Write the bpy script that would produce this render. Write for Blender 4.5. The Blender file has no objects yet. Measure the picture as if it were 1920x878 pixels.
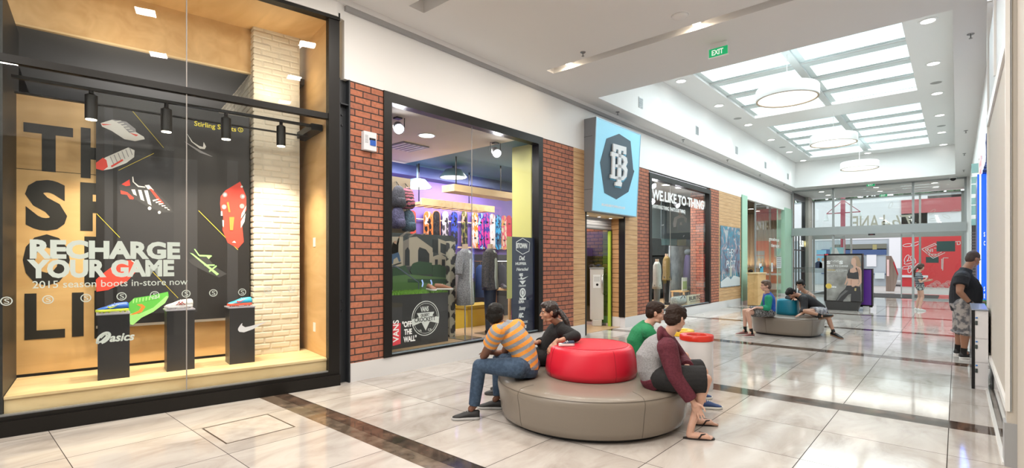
import bpy, math, random
from mathutils import Vector, Matrix, noise
random.seed(7)
SC = bpy.context.scene
COL = SC.collection
PI = math.pi

# ------------------------------------------------------------------ camera
FPX, CX, HY, CAMH = 948.0, 960.0, 491.0, 1.55          # focal length, principal column, horizon row (1920x878)
YAW = math.atan(834 / 948)
cd = bpy.data.cameras.new('camera')
cd.sensor_width = 36.0
cd.lens = 36.0 * FPX / 1920
cd.shift_y = (HY - 439) / 1920
cd.clip_end = 300
cam = bpy.data.objects.new('camera', cd)
COL.objects.link(cam)
cam.location = (0, 0, CAMH)
cam.rotation_euler = (PI / 2, 0, YAW)
SC.camera = cam
SC.view_settings.view_transform = 'Standard'
SC.view_settings.look = 'None'
SC.view_settings.gamma = 1
SC.view_settings.use_curve_mapping = False
SC.view_settings.exposure = 0.0
try:
    SC.cycles.max_bounces = 8
    SC.cycles.diffuse_bounces = 4
    SC.cycles.glossy_bounces = 4
    SC.cycles.transparent_max_bounces = 16
    SC.cycles.sample_clamp_indirect = 6
    SC.cycles.caustics_reflective = False
    SC.cycles.caustics_refractive = False
except Exception:
    pass

# ------------------------------------------------------------------ world
w = bpy.data.worlds.new('sky'); SC.world = w; w.use_nodes = True
w.node_tree.nodes['Background'].inputs[0].default_value = (0.93, 0.97, 1.0, 1)
w.node_tree.nodes['Background'].inputs[1].default_value = 2.0

def area(name, loc, rot, sx, sy, power, color=(1, 1, 1), spread=None):
    l = bpy.data.lights.new(name, 'AREA'); l.shape = 'RECTANGLE'; l.size = sx; l.size_y = sy
    l.energy = power; l.color = color
    if spread: l.spread = spread
    o = bpy.data.objects.new(name, l); COL.objects.link(o); o.location = loc; o.rotation_euler = rot
    return o
def portal(loc, rot, sx, sy):
    o = area('sky_portal', loc, rot, sx, sy, 1); o.data.cycles.is_portal = True
    return o
WARM = (1, .93, .84)
# daylight that the skylights let in (panes stand at z 6.2)
area('skylight_daylight', (-2.75, 13.6, 6.4), (0, 0, 0), 3.9, 6.4, 640, (.95, .98, 1))
area('skylight_daylight', (-2.75, 21.3, 6.4), (0, 0, 0), 3.9, 6.4, 640, (.95, .98, 1))
# added fill lamps under the hall ceiling, standing in for its unseen lighting
for lx in (-4.3, -2.7, -1.1):
    for ly, e in ((-6, 55), (-3.5, 55), (-1, 52), (1.2, 46), (3.2, 34), (5.7, 34)):
        area('hall_fill', (lx, ly, 4.85), (0, 0, 0), .22, .22, e, (1, .93, .85))
area('lobby_lamps', (-2.7, 28.6, 4.8), (0, 0, 0), 5.0, 2.6, 120, (1, .97, .92))

def raydir(x, y):
    u = (x - CX) / FPX
    return Vector((-math.sin(YAW) + math.cos(YAW) * u, math.cos(YAW) + math.sin(YAW) * u, (HY - y) / FPX))
CAMP = Vector((0, 0, CAMH))
def P(x, y, depth): return CAMP + raydir(x, y) * depth
def onX(x, y, X): d = raydir(x, y); return CAMP + d * (X / d.x)
def onY(x, y, Y): d = raydir(x, y); return CAMP + d * (Y / d.y)
def onZ(x, y, Z): d = raydir(x, y); return CAMP + d * ((Z - CAMH) / d.z)

# ------------------------------------------------------------------ frames
class Fr:
    """a wall-like frame: origin, right, up; w points out of it towards the viewer"""
    def __init__(s, o, r, up=(0, 0, 1)):
        s.o = Vector(o); s.r = Vector(r).normalized(); s.u = Vector(up).normalized(); s.n = s.r.cross(s.u)
        s.M = Matrix(((s.r.x, s.u.x, s.n.x, s.o.x), (s.r.y, s.u.y, s.n.y, s.o.y), (s.r.z, s.u.z, s.n.z, s.o.z), (0, 0, 0, 1)))
    def p(s, u, v, w=0): return s.o + s.r * u + s.u * v + s.n * w
    def px(s, x, y, w=0):
        d = raydir(x, y); t = ((s.o + s.n * w) - CAMP).dot(s.n) / d.dot(s.n)
        q = CAMP + d * t - s.o
        return (q.dot(s.r), q.dot(s.u))
WX = -5.85
FL = Fr((WX, 0, 0), (0, 1, 0))                        # left wall
SA = math.atan(.165)
FS = Fr((-5.86, 3.42, 0), (math.sin(SA), math.cos(SA), 0))  # sports shop front; u runs negative to the left
def FY(y): return Fr((0, y, 0), (1, 0, 0))
def FX(x): return Fr((x, 0, 0), (0, 1, 0))

# ------------------------------------------------------------------ mesh builder
class MB:
    def __init__(s): s.v = []; s.f = []; s.mi = []; s.cm = 0
    def add(s, vs, fs):
        b = len(s.v); s.v += [Vector(v) for v in vs]
        s.f += [tuple(i + b for i in f) for f in fs]; s.mi += [s.cm] * len(fs); return s
    def box(s, a, b, fr=None):
        x0, x1 = sorted((a[0], b[0])); y0, y1 = sorted((a[1], b[1])); z0, z1 = sorted((a[2], b[2]))
        vs = [(x0, y0, z0), (x1, y0, z0), (x1, y1, z0), (x0, y1, z0), (x0, y0, z1), (x1, y0, z1), (x1, y1, z1), (x0, y1, z1)]
        if fr is not None: vs = [fr.p(*v) for v in vs] if isinstance(fr, Fr) else [fr @ Vector(v) for v in vs]
        return s.add(vs, [(0, 3, 2, 1), (4, 5, 6, 7), (0, 1, 5, 4), (1, 2, 6, 5), (2, 3, 7, 6), (3, 0, 4, 7)])
    def poly(s, pts, fr, w0=0, w1=.002):
        a = sum(pts[i][0] * pts[(i + 1) % len(pts)][1] - pts[(i + 1) % len(pts)][0] * pts[i][1] for i in range(len(pts)))
        if a < 0: pts = pts[::-1]
        n = len(pts)
        vs = [fr.p(u, v, w0) for u, v in pts] + [fr.p(u, v, w1) for u, v in pts]
        return s.add(vs, [tuple(range(n - 1, -1, -1)), tuple(range(n, 2 * n))] + [(i, (i + 1) % n, n + (i + 1) % n, n + i) for i in range(n)])
    def ring_loft(s, rings, cap=True, closed=True):
        n = len(rings[0]); vs = [p for r in rings for p in r]; fs = []
        for k in range(len(rings) - 1):
            for i in range(n if closed else n - 1):
                j = (i + 1) % n
                fs.append((k * n + i, k * n + j, (k + 1) * n + j, (k + 1) * n + i))
        if cap: fs += [tuple(range(n - 1, -1, -1)), tuple(range((len(rings) - 1) * n, len(rings) * n))]
        return s.add(vs, fs)
    def tube(s, pts, r, n=10, cap=True):
        pts = [Vector(p) for p in pts]; rs = r if isinstance(r, (list, tuple)) else [r] * len(pts)
        rings = []; ref = None
        for k, p in enumerate(pts):
            t = (pts[min(k + 1, len(pts) - 1)] - pts[max(k - 1, 0)]).normalized()
            if ref is None: ref = Vector((0, 0, 1)) if abs(t.z) < .9 else Vector((1, 0, 0))
            a = (ref - t * ref.dot(t)).normalized(); ref = a; b = t.cross(a)
            rings.append([p + (a * math.cos(2 * PI * i / n) + b * math.sin(2 * PI * i / n)) * rs[k] for i in range(n)])
        return s.ring_loft(rings, cap)
    def cyl(s, a, b, r, n=24, r2=None): return s.tube([a, b], [r, r if r2 is None else r2], n)
    def lathe(s, prof, c=(0, 0, 0), n=48, ex=2.0, sx=1, sy=1, rot=0):
        """profile (r, z); ex > 2 squares the plan"""
        rings = []
        for r, z in prof:
            ring = []
            for i in range(n):
                t = 2 * PI * i / n; ct, st = math.cos(t), math.sin(t)
                k = (abs(ct) ** ex + abs(st) ** ex) ** (-1 / ex)
                x, y = r * k * ct * sx, r * k * st * sy
                x, y = x * math.cos(rot) - y * math.sin(rot), x * math.sin(rot) + y * math.cos(rot)
                ring.append(Vector((c[0] + x, c[1] + y, c[2] + z)))
            rings.append(ring)
        return s.ring_loft(rings, True)
    def ring(s, prof, c=(0, 0, 0), n=32):
        rings = [[Vector((c[0] + r * math.cos(2 * PI * i / n), c[1] + r * math.sin(2 * PI * i / n), c[2] + z)) for i in range(n)] for r, z in prof + prof[:1]]
        return s.ring_loft(rings, False)
    def ell(s, c, rad, R=None, n=20, m=12):
        c = Vector(c); R = R or Matrix.Identity(3); vs = []; fs = []
        for j in range(1, m):
            ph = PI * j / m
            for i in range(n):
                th = 2 * PI * i / n
                vs.append(c + R @ Vector((rad[0] * math.sin(ph) * math.cos(th), rad[1] * math.sin(ph) * math.sin(th), rad[2] * math.cos(ph))))
        for j in range(m - 2):
            for i in range(n):
                k = (i + 1) % n; fs.append((j * n + i, (j + 1) * n + i, (j + 1) * n + k, j * n + k))
        t = len(vs); vs += [c + R @ Vector((0, 0, rad[2])), c - R @ Vector((0, 0, rad[2]))]
        for i in range(n):
            k = (i + 1) % n; fs.append((t, i, k)); fs.append((t + 1, (m - 2) * n + k, (m - 2) * n + i))
        return s.add(vs, fs)

WM = {}
def wm(o):
    m = Matrix.LocRotScale(o.location, o.rotation_euler, o.scale)
    return (wm(o.parent) @ m) if o.parent else m
def obj(name, mb, m, parent=None, smooth=False, bevel=0, world=True, auto=None):
    me = bpy.data.meshes.new(name)
    vs = mb.v
    if parent is not None and world:
        inv = wm(parent).inverted(); vs = [inv @ v for v in vs]
    me.from_pydata([tuple(v) for v in vs], [], mb.f)
    ms = m if isinstance(m, (list, tuple)) else [m]
    for q in ms: me.materials.append(q)
    if len(ms) > 1: me.polygons.foreach_set('material_index', mb.mi)
    if smooth:
        me.polygons.foreach_set('use_smooth', [True] * len(me.polygons))
        if auto: me.set_sharp_from_angle(angle=math.radians(auto))
    o = bpy.data.objects.new(name, me); COL.objects.link(o)
    if parent is not None: o.parent = parent
    if bevel:
        b = o.modifiers.new('bevel', 'BEVEL'); b.width = bevel; b.segments = 2; b.limit_method = 'ANGLE'
    return o
def tag(o, label=None, cat=None, group=None, kind=None):
    if label: o['label'] = label
    if cat: o['category'] = cat
    if group: o['group'] = group
    if kind: o['kind'] = kind
    return o
def thing(name, label, cat, loc=(0, 0, 0), rz=0, group=None):
    o = bpy.data.objects.new(name, None); COL.objects.link(o); o.location = loc; o.rotation_euler = (0, 0, rz)
    o.empty_display_size = .1
    return tag(o, label, cat, group)
def struct(name, mb, m, **k): return tag(obj(name, mb, m, **k), kind='structure')
def dup(root, loc=None, rz=None, label=None, group=None):
    def cp(o, par):
        c = o.copy(); COL.objects.link(c)
        if par is not None: c.parent = par
        for ch in [x for x in COL.objects if x.parent == o and x != c]: cp(ch, c)
        return c
    r = cp(root, None)
    if loc is not None: r.location = loc
    if rz is not None: r.rotation_euler = (0, 0, rz)
    if label: r['label'] = label
    if group: r['group'] = group
    return r

def text_mb(body, size, fr, u, v, w=.001, extrude=.0008, bold=0.0, align='LEFT', sx=1.0, mirror=False, shear=0.0, mb=None, space=1.0, rot=0.0, line=1.0):
    c = bpy.data.curves.new('t', 'FONT'); c.body = body; c.size = size; c.extrude = extrude; c.offset = bold * size
    c.align_x = align; c.shear = shear; c.space_character = space; c.resolution_u = 3; c.space_line = line
    o = bpy.data.objects.new('t', c); COL.objects.link(o)
    dg = bpy.context.evaluated_depsgraph_get(); dg.update()
    me = bpy.data.meshes.new_from_object(o.evaluated_get(dg))
    mb = mb or MB()
    cr, sr = math.cos(rot), math.sin(rot)
    vs = []
    for q in me.vertices:
        x, y = q.co.x * sx * (-1 if mirror else 1), q.co.y
        x, y = x * cr - y * sr, x * sr + y * cr
        vs.append(fr.p(u + x, v + y, w + q.co.z))
    fs = [tuple(p.vertices)[::(-1 if mirror else 1)] for p in me.polygons]
    mb.add(vs, fs)
    bpy.data.objects.remove(o); bpy.data.curves.remove(c); bpy.data.meshes.remove(me)
    return mb
def text_w(body, size, bold=0.0, space=1.0):
    c = bpy.data.curves.new('t', 'FONT'); c.body = body; c.size = size; c.offset = bold; c.space_character = space
    o = bpy.data.objects.new('t', c); COL.objects.link(o); bpy.context.view_layer.update()
    d = o.dimensions.copy(); bpy.data.objects.remove(o); bpy.data.curves.remove(c); return d.x
def fit_text(body, h, width, fr, u, v, bold=0.0, mb=None, **k):
    """capital height h, total width"""
    size = h / .71; wd = text_w(body, size, bold)
    return text_mb(body, size, fr, u, v, bold=bold, sx=width / max(wd, 1e-4), mb=mb, **k)

# ------------------------------------------------------------------ materials
MATS = {}
def mat(name, col, rough=.6, metal=0, spec=.5, emit=None, es=0, coat=0, bump=0, bscale=60, trans=0):
    if name in MATS: return MATS[name]
    m = bpy.data.materials.new(name); m.use_nodes = True; nt = m.node_tree; b = nt.nodes['Principled BSDF']
    b.inputs['Base Color'].default_value = (*col, 1); b.inputs['Roughness'].default_value = rough
    b.inputs['Metallic'].default_value = metal; b.inputs['Specular IOR Level'].default_value = spec
    b.inputs['Coat Weight'].default_value = coat
    if emit: b.inputs['Emission Color'].default_value = (*emit, 1); b.inputs['Emission Strength'].default_value = es
    if bump:
        tc = nt.nodes.new('ShaderNodeTexCoord'); n = nt.nodes.new('ShaderNodeTexNoise'); n.inputs['Scale'].default_value = bscale
        n.inputs['Detail'].default_value = 4
        bp = nt.nodes.new('ShaderNodeBump'); bp.inputs['Strength'].default_value = bump; bp.inputs['Distance'].default_value = .01
        nt.links.new(tc.outputs['Object'], n.inputs['Vector']); nt.links.new(n.outputs['Fac'], bp.inputs['Height']); nt.links.new(bp.outputs[0], b.inputs['Normal'])
    m.diffuse_color = (*col, 1)
    MATS[name] = m; return m
def N(m, typ, **k):
    n = m.node_tree.nodes.new(typ)
    for a, b in k.items():
        if a.startswith('i_'): n.inputs[a[2:].replace('_', ' ')].default_value = b
        else: setattr(n, a, b)
    return n
def L(m, a, b): m.node_tree.links.new(a, b)
def ramp(m, stops, interp='LINEAR'):
    n = m.node_tree.nodes.new('ShaderNodeValToRGB'); cr = n.color_ramp; cr.interpolation = interp
    cr.elements[0].position = stops[0][0]; cr.elements[0].color = (*stops[0][1], 1)
    cr.elements[1].position = stops[-1][0]; cr.elements[1].color = (*stops[-1][1], 1)
    for p, c in stops[1:-1]:
        e = cr.elements.new(p); e.color = (*c, 1)
    return n
def bs(m): return m.node_tree.nodes['Principled BSDF']
def glass(name, tint=(1, 1, 1), refl=.10, rough=0.0):
    """a thin pane: mostly clear, mirror-like towards grazing"""
    if name in MATS: return MATS[name]
    m = bpy.data.materials.new(name); m.use_nodes = True; nt = m.node_tree; nt.nodes.remove(bs(m))
    out = nt.nodes['Material Output']
    t = N(m, 'ShaderNodeBsdfTransparent'); t.inputs[0].default_value = (*tint, 1)
    g = N(m, 'ShaderNodeBsdfGlossy'); g.inputs['Roughness'].default_value = rough; g.inputs['Color'].default_value = (1, 1, 1, 1)
    f = N(m, 'ShaderNodeFresnel'); f.inputs['IOR'].default_value = 1.5
    mu = N(m, 'ShaderNodeMath', operation='MULTIPLY_ADD'); mu.inputs[1].default_value = 1.3; mu.inputs[2].default_value = refl - .05
    x = N(m, 'ShaderNodeMixShader')
    ge = N(m, 'ShaderNodeNewGeometry'); iv = N(m, 'ShaderNodeMath', operation='SUBTRACT'); iv.inputs[0].default_value = 1; mm_ = N(m, 'ShaderNodeMath', operation='MULTIPLY')
    L(m, ge.outputs['Backfacing'], iv.inputs[1]); L(m, mu.outputs[0], mm_.inputs[0]); L(m, iv.outputs[0], mm_.inputs[1])
    L(m, f.outputs[0], mu.inputs[0]); L(m, mm_.outputs[0], x.inputs[0]); L(m, t.outputs[0], x.inputs[1]); L(m, g.outputs[0], x.inputs[2]); L(m, x.outputs[0], out.inputs[0])
    MATS[name] = m; return m
def wall_uv(m, horiz='y'):
    """object coords -> (horizontal metre, height metre)"""
    tc = N(m, 'ShaderNodeTexCoord'); s = N(m, 'ShaderNodeSeparateXYZ'); c = N(m, 'ShaderNodeCombineXYZ')
    L(m, tc.outputs['Object'], s.inputs[0])
    ad = N(m, 'ShaderNodeMath', operation='ADD'); L(m, s.outputs['X'], ad.inputs[0]); L(m, s.outputs['Y'], ad.inputs[1])
    L(m, ad.outputs[0], c.inputs[0]); L(m, s.outputs['Z'], c.inputs[1]); return c.outputs[0]
def brick_mat(name, c1, c2, mortar, bw=.24, rh=.086, ms=.008, bump=.6, rough=.75, off=.5):
    m = mat(name, c1, rough)
    b = N(m, 'ShaderNodeTexBrick'); b.inputs['Scale'].default_value = 1
    b.inputs['Color1'].default_value = (*c1, 1); b.inputs['Color2'].default_value = (*c2, 1); b.inputs['Mortar'].default_value = (*mortar, 1)
    b.inputs['Mortar Size'].default_value = ms; b.inputs['Mortar Smooth'].default_value = .1; b.inputs['Bias'].default_value = -.2
    b.inputs['Brick Width'].default_value = bw; b.inputs['Row Height'].default_value = rh; b.offset = off
    uv = wall_uv(m); L(m, uv, b.inputs['Vector'])
    n = N(m, 'ShaderNodeTexNoise'); n.inputs['Scale'].default_value = 25; n.inputs['Detail'].default_value = 5; L(m, uv, n.inputs['Vector'])
    r = ramp(m, [(.3, (.78, .78, .78)), (.7, (1.15, 1.1, 1.1))]); L(m, n.outputs['Fac'], r.inputs[0])
    mx = N(m, 'ShaderNodeMix', data_type='RGBA', blend_type='MULTIPLY'); mx.inputs[0].default_value = 1
    L(m, b.outputs['Color'], mx.inputs[6]); L(m, r.outputs[0], mx.inputs[7]); L(m, mx.outputs[2], bs(m).inputs['Base Color'])
    bp = N(m, 'ShaderNodeBump'); bp.invert = True; bp.inputs['Strength'].default_value = bump; bp.inputs['Distance'].default_value = .008
    L(m, b.outputs['Fac'], bp.inputs['Height']); L(m, bp.outputs[0], bs(m).inputs['Normal'])
    return m
def wood_mat(name, c1, c2, scale=1.2, rough=.45, axis='Z', grain=9):
    m = mat(name, c1, rough)
    tc = N(m, 'ShaderNodeTexCoord'); mp = N(m, 'ShaderNodeMapping'); sc = {'X': (.6, grain, grain), 'Y': (grain, .6, grain), 'Z': (grain, grain, .6)}[axis]
    mp.inputs['Scale'].default_value = [q * scale for q in sc]
    n = N(m, 'ShaderNodeTexNoise'); n.inputs['Scale'].default_value = 1.1; n.inputs['Detail'].default_value = 6; n.inputs['Distortion'].default_value = 1.2
    L(m, tc.outputs['Object'], mp.inputs[0]); L(m, mp.outputs[0], n.inputs['Vector'])
    r = ramp(m, [(.3, c2), (.55, c1), (.75, tuple(min(1, q * 1.12) for q in c1))]); L(m, n.outputs['Fac'], r.inputs[0]); L(m, r.outputs[0], bs(m).inputs['Base Color'])
    return m

WHITE = mat('white_paint', (.80, .80, .79), .55)
CEIL = mat('ceiling_paint', (.74, .73, .72), .7)
GREYGAP = mat('shadow_gap_grey', (.33, .33, .33), .6)
BLACK = mat('black_frame', (.008, .007, .006), .4, spec=.3)
STEEL = mat('dark_steel', (.03, .034, .04), .4, .3)
ALU = mat('grey_aluminium', (.36, .38, .38), .4, .2)
WALU = mat('white_powder_coat', (.78, .78, .76), .3)
PLY = wood_mat('birch_plywood', (.66, .43, .20), (.56, .34, .14), axis='X', grain=3.0)
PLYD = wood_mat('birch_plywood_deck', (.78, .60, .34), (.68, .48, .24), axis='Y', grain=3.5)
BRICK = brick_mat('red_brick', (.43, .155, .085), (.28, .105, .07), (.035, .025, .022))
CLAD = mat('timber_cladding', (.56, .34, .17), .6)
m = CLAD
uvn = wall_uv(m); sp = N(m, 'ShaderNodeSeparateXYZ'); L(m, uvn, sp.inputs[0])
md = N(m, 'ShaderNodeMath', operation='MODULO'); md.inputs[1].default_value = .115; L(m, sp.outputs['Y'], md.inputs[0])
lt = N(m, 'ShaderNodeMath', operation='LESS_THAN'); lt.inputs[1].default_value = .006; L(m, md.outputs[0], lt.inputs[0])
nn = N(m, 'ShaderNodeTexNoise'); nn.inputs['Scale'].default_value = 1; nn.inputs['Detail'].default_value = 5
mp = N(m, 'ShaderNodeMapping'); mp.inputs['Scale'].default_value = (2, 25, 2); L(m, uvn, mp.inputs[0]); L(m, mp.outputs[0], nn.inputs['Vector'])
rr = ramp(m, [(.3, (.47, .27, .12)), (.7, (.62, .40, .21))]); L(m, nn.outputs['Fac'], rr.inputs[0])
mx = N(m, 'ShaderNodeMix', data_type='RGBA'); L(m, lt.outputs[0], mx.inputs[0]); L(m, rr.outputs[0], mx.inputs[6]); mx.inputs[7].default_value = (.1, .05, .02, 1)
L(m, mx.outputs[2], bs(m).inputs['Base Color'])
PLINTH = mat('white_stone_plinth', (.66, .66, .66), .3)
GLASS = glass('shop_glass', (.97, .985, .98), .02)
GLASS2 = glass('entrance_glass', (.93, .96, .95), .04)
CHROME = mat('chrome', (.7, .7, .7), .15, 1)
DWHITE = mat('decal_white', (.8, .83, .82), .5)
def E(name, col, s): return mat(name, (.8, .8, .8), .5, emit=col, es=s)
LAMPW = E('lamp_glow_warm', (1, .86, .66), 12)
LAMPN = E('lamp_glow_white', (1, .97, .92), 6)

# floor: polished travertine tiles
def floor_mat():
    m = mat('polished_travertine', (.5, .45, .4), .07, spec=.6)
    tc = N(m, 'ShaderNodeTexCoord'); sp = N(m, 'ShaderNodeSeparateXYZ'); L(m, tc.outputs['Object'], sp.inputs[0])
    def mth(op, a, b=None, c=None):
        n = N(m, 'ShaderNodeMath', operation=op)
        for i, q in enumerate((a, b, c)):
            if q is None: continue
            if isinstance(q, (int, float)): n.inputs[i].default_value = q
            else: L(m, q, n.inputs[i])
        return n.outputs[0]
    # joints along Y every .87 (one at X=-.06); across: four tiles between the strips (3.8 apart)
    xs = mth('ADD', sp.outputs['X'], 20 * .87 + .06); xm = mth('MODULO', xs, .87)
    ys = mth('ADD', sp.outputs['Y'], 3.8 * 5 - 2.72); yp = mth('MODULO', ys, 3.8); ym = mth('MODULO', yp, .875)
    jx = mth('LESS_THAN', mth('ABSOLUTE', mth('SUBTRACT', xm, .003)), .0032); jy = mth('LESS_THAN', ym, .0055)
    j = mth('MAXIMUM', jx, jy)
    ix = mth('FLOOR', mth('DIVIDE', xs, .87)); iy = mth('FLOOR', mth('DIVIDE', yp, .875)); iy2 = mth('FLOOR', mth('DIVIDE', ys, 3.8))
    cb = N(m, 'ShaderNodeCombineXYZ'); L(m, ix, cb.inputs[0]); L(m, iy, cb.inputs[1]); L(m, iy2, cb.inputs[2])
    wn = N(m, 'ShaderNodeTexWhiteNoise'); L(m, cb.outputs[0], wn.inputs['Vector'])
    # veins: streaky noise, different in every tile
    mp = N(m, 'ShaderNodeMapping'); mp.inputs['Scale'].default_value = (2.2, 1.0, 1); L(m, tc.outputs['Object'], mp.inputs[0])
    va = N(m, 'ShaderNodeVectorMath', operation='ADD'); sc = N(m, 'ShaderNodeVectorMath', operation='SCALE'); sc.inputs['Scale'].default_value = 30
    L(m, wn.outputs['Color'], sc.inputs[0]); L(m, mp.outputs[0], va.inputs[0]); L(m, sc.outputs[0], va.inputs[1])
    n = N(m, 'ShaderNodeTexNoise'); n.inputs['Scale'].default_value = 1.3; n.inputs['Detail'].default_value = 9; n.inputs['Roughness'].default_value = .62; n.inputs['Distortion'].default_value = .9
    L(m, va.outputs[0], n.inputs['Vector'])
    r = ramp(m, [(.28, (.35, .31, .275)), (.43, (.46, .42, .385)), (.55, (.52, .485, .45)), (.75, (.58, .55, .52))]); L(m, n.outputs['Fac'], r.inputs[0])
    tr = ramp(m, [(0, (.9, .9, .9)), (1, (1.06, 1.06, 1.06))]); L(m, wn.outputs['Value'], tr.inputs[0])
    mu = N(m, 'ShaderNodeMix', data_type='RGBA', blend_type='MULTIPLY'); mu.inputs[0].default_value = 1; L(m, r.outputs[0], mu.inputs[6]); L(m, tr.outputs[0], mu.inputs[7])
    mx = N(m, 'ShaderNodeMix', data_type='RGBA'); L(m, j, mx.inputs[0]); L(m, mu.outputs[2], mx.inputs[6]); mx.inputs[7].default_value = (.05, .042, .038, 1)
    L(m, mx.outputs[2], bs(m).inputs['Base Color'])
    rf = mth('MULTIPLY_ADD', j, .5, .075); L(m, rf, bs(m).inputs['Roughness']); L(m, mth('MULTIPLY_ADD', j, -.6, .6), bs(m).inputs['Specular IOR Level'])
    return m
FLOORM = floor_mat()
DARKT = mat('dark_granite_strip', (.05, .04, .035), .07, spec=.6)
m = DARKT
tc = N(m, 'ShaderNodeTexCoord'); n1 = N(m, 'ShaderNodeTexNoise'); n1.inputs['Scale'].default_value = 7; n1.inputs['Detail'].default_value = 8; L(m, tc.outputs['Object'], n1.inputs['Vector'])
br = N(m, 'ShaderNodeTexBrick'); br.inputs['Scale'].default_value = 1; br.inputs['Brick Width'].default_value = .6; br.inputs['Row Height'].default_value = .15
br.inputs['Mortar Size'].default_value = .004; br.inputs['Color1'].default_value = (1, 1, 1, 1); br.inputs['Color2'].default_value = (2.6, 2.1, 1.8, 1); br.inputs['Mortar'].default_value = (.1, .1, .1, 1)
mp = N(m, 'ShaderNodeMapping'); mp.inputs['Location'].default_value = (0, -2.42, 0); L(m, tc.outputs['Object'], mp.inputs[0]); L(m, mp.outputs[0], br.inputs['Vector'])
r1 = ramp(m, [(.35, (.022, .018, .016)), (.7, (.085, .062, .048))]); L(m, n1.outputs['Fac'], r1.inputs[0])
mx = N(m, 'ShaderNodeMix', data_type='RGBA', blend_type='MULTIPLY'); mx.inputs[0].default_value = 1; L(m, r1.outputs[0], mx.inputs[6]); L(m, br.outputs[0], mx.inputs[7])
sy = N(m, 'ShaderNodeSeparateXYZ'); L(m, tc.outputs['Object'], sy.inputs[0]); ad_ = N(m, 'ShaderNodeMath', operation='ADD'); ad_.inputs[1].default_value = 3.8 * 5 - 2.42; L(m, sy.outputs['Y'], ad_.inputs[0])
mo_ = N(m, 'ShaderNodeMath', operation='MODULO'); mo_.inputs[1].default_value = 3.8; L(m, ad_.outputs[0], mo_.inputs[0]); lt_ = N(m, 'ShaderNodeMath', operation='LESS_THAN'); lt_.inputs[1].default_value = .15; L(m, mo_.outputs[0], lt_.inputs[0])
r2_ = ramp(m, [(.3, (.06, .042, .03)), (.7, (.21, .16, .12))]); L(m, n1.outputs['Fac'], r2_.inputs[0]); m3_ = N(m, 'ShaderNodeMix', data_type='RGBA'); l3_ = N(m, 'ShaderNodeMath', operation='LESS_THAN'); l3_.inputs[1].default_value = 4; L(m, sy.outputs['Y'], l3_.inputs[0]); l4_ = N(m, 'ShaderNodeMath', operation='MULTIPLY'); L(m, lt_.outputs[0], l4_.inputs[0]); L(m, l3_.outputs[0], l4_.inputs[1]); L(m, l4_.outputs[0], m3_.inputs[0]); L(m, mx.outputs[2], m3_.inputs[6]); L(m, r2_.outputs[0], m3_.inputs[7]); L(m, m3_.outputs[2], bs(m).inputs['Base Color'])

# ------------------------------------------------------------------ hall shell
RX = .29            # right wall plane
CZ = 4.87           # ceiling
mb = MB()
strips = [2.42 + 3.8 * k for k in range(-4, 8)]
y = -14.0
XL, XR = -7.6, 1.2
def quad(mb, x0, x1, y0, y1, z): mb.add([(x0, y0, z), (x1, y0, z), (x1, y1, z), (x0, y1, z)], [(0, 1, 2, 3)])
for s0 in strips + [31.0]:
    if s0 < y: continue
    mb.cm = 0; quad(mb, XL, XR, y, min(s0, 31), 0)
    if s0 < 30: mb.cm = 1; quad(mb, XL, XR, s0, s0 + .3, 0); y = s0 + .3
    else: break
struct('floor', mb, [FLOORM, DARKT])
# access panel let into the floor
t = thing('floor_access_panel', 'square stone access panel with a thin dark metal rim let into the floor', 'floor hatch', (-4.96, 1.92, 0))
fz = Fr((-4.96, 1.92, 0), (1, 0, 0), (0, 1, 0))
mb = MB()
for a, b in (((-.3, -.3), (.3, -.288)), ((-.3, .288), (.3, .3)), ((-.3, -.288), (-.288, .288)), ((.288, -.288), (.3, .288))): mb.box((a[0], a[1], .0005), (b[0], b[1], .002), fz)
obj('rim', mb, mat('hatch_rim', (.12, .09, .07), .4, .6), t)
mb = MB(); mb.box((-.286, -.286, .0003), (.286, .286, .001), fz)
INL = mat('travertine_inlay', (.50, .46, .42), .1, spec=.6); n_ = N(INL, 'ShaderNodeTexNoise'); n_.inputs['Scale'].default_value = 5; n_.inputs['Detail'].default_value = 7; r_ = ramp(INL, [(.3, (.44, .40, .36)), (.7, (.56, .52, .48))]); L(INL, n_.outputs['Fac'], r_.inputs[0]); L(INL, r_.outputs[0], bs(INL).inputs['Base Color'])
obj('stone_inlay', mb, INL, t)

# ceiling with recess and two slots
mb = MB()
RXl, RXr, RY0, RY1 = -5.45, -.04, 8.83, 25.5
S1 = (-5.34, -.3, 6.98, 7.18); S2 = (-5.34, -.3, 4.04, 4.29)
T = .0
def cquad(x0, x1, y0, y1, z=CZ): mb.add([(x0, y0, z), (x0, y1, z), (x1, y1, z), (x1, y0, z)], [(0, 1, 2, 3)])
cquad(-5.80, RX, -14, S2[2]); cquad(-5.80, S2[0], S2[2], S2[3]); cquad(S2[1], RX, S2[2], S2[3])
cquad(-5.80, RX, S2[3], S1[2]); cquad(-5.80, S1[0], S1[2], S1[3]); cquad(S1[1], RX, S1[2], S1[3])
cquad(-5.80, RX, S1[3], RY0); cquad(-5.80, RXl, RY0, RY1); cquad(RXr, RX + .1, RY0, RY1); cquad(-5.80, RX + .1, RY1, 26.5)
for (x0, x1, y0, y1), zt in ((S1, 5.05), (S2, 5.05)):
    mb.add([(x0, y0, CZ), (x1, y0, CZ), (x1, y1, CZ), (x0, y1, CZ), (x0, y0, zt), (x1, y0, zt), (x1, y1, zt), (x0, y1, zt)], [(0, 1, 5, 4), (1, 2, 6, 5), (2, 3, 7, 6), (3, 0, 4, 7), (4, 5, 6, 7)])
struct('ceiling', mb, CEIL)
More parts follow.
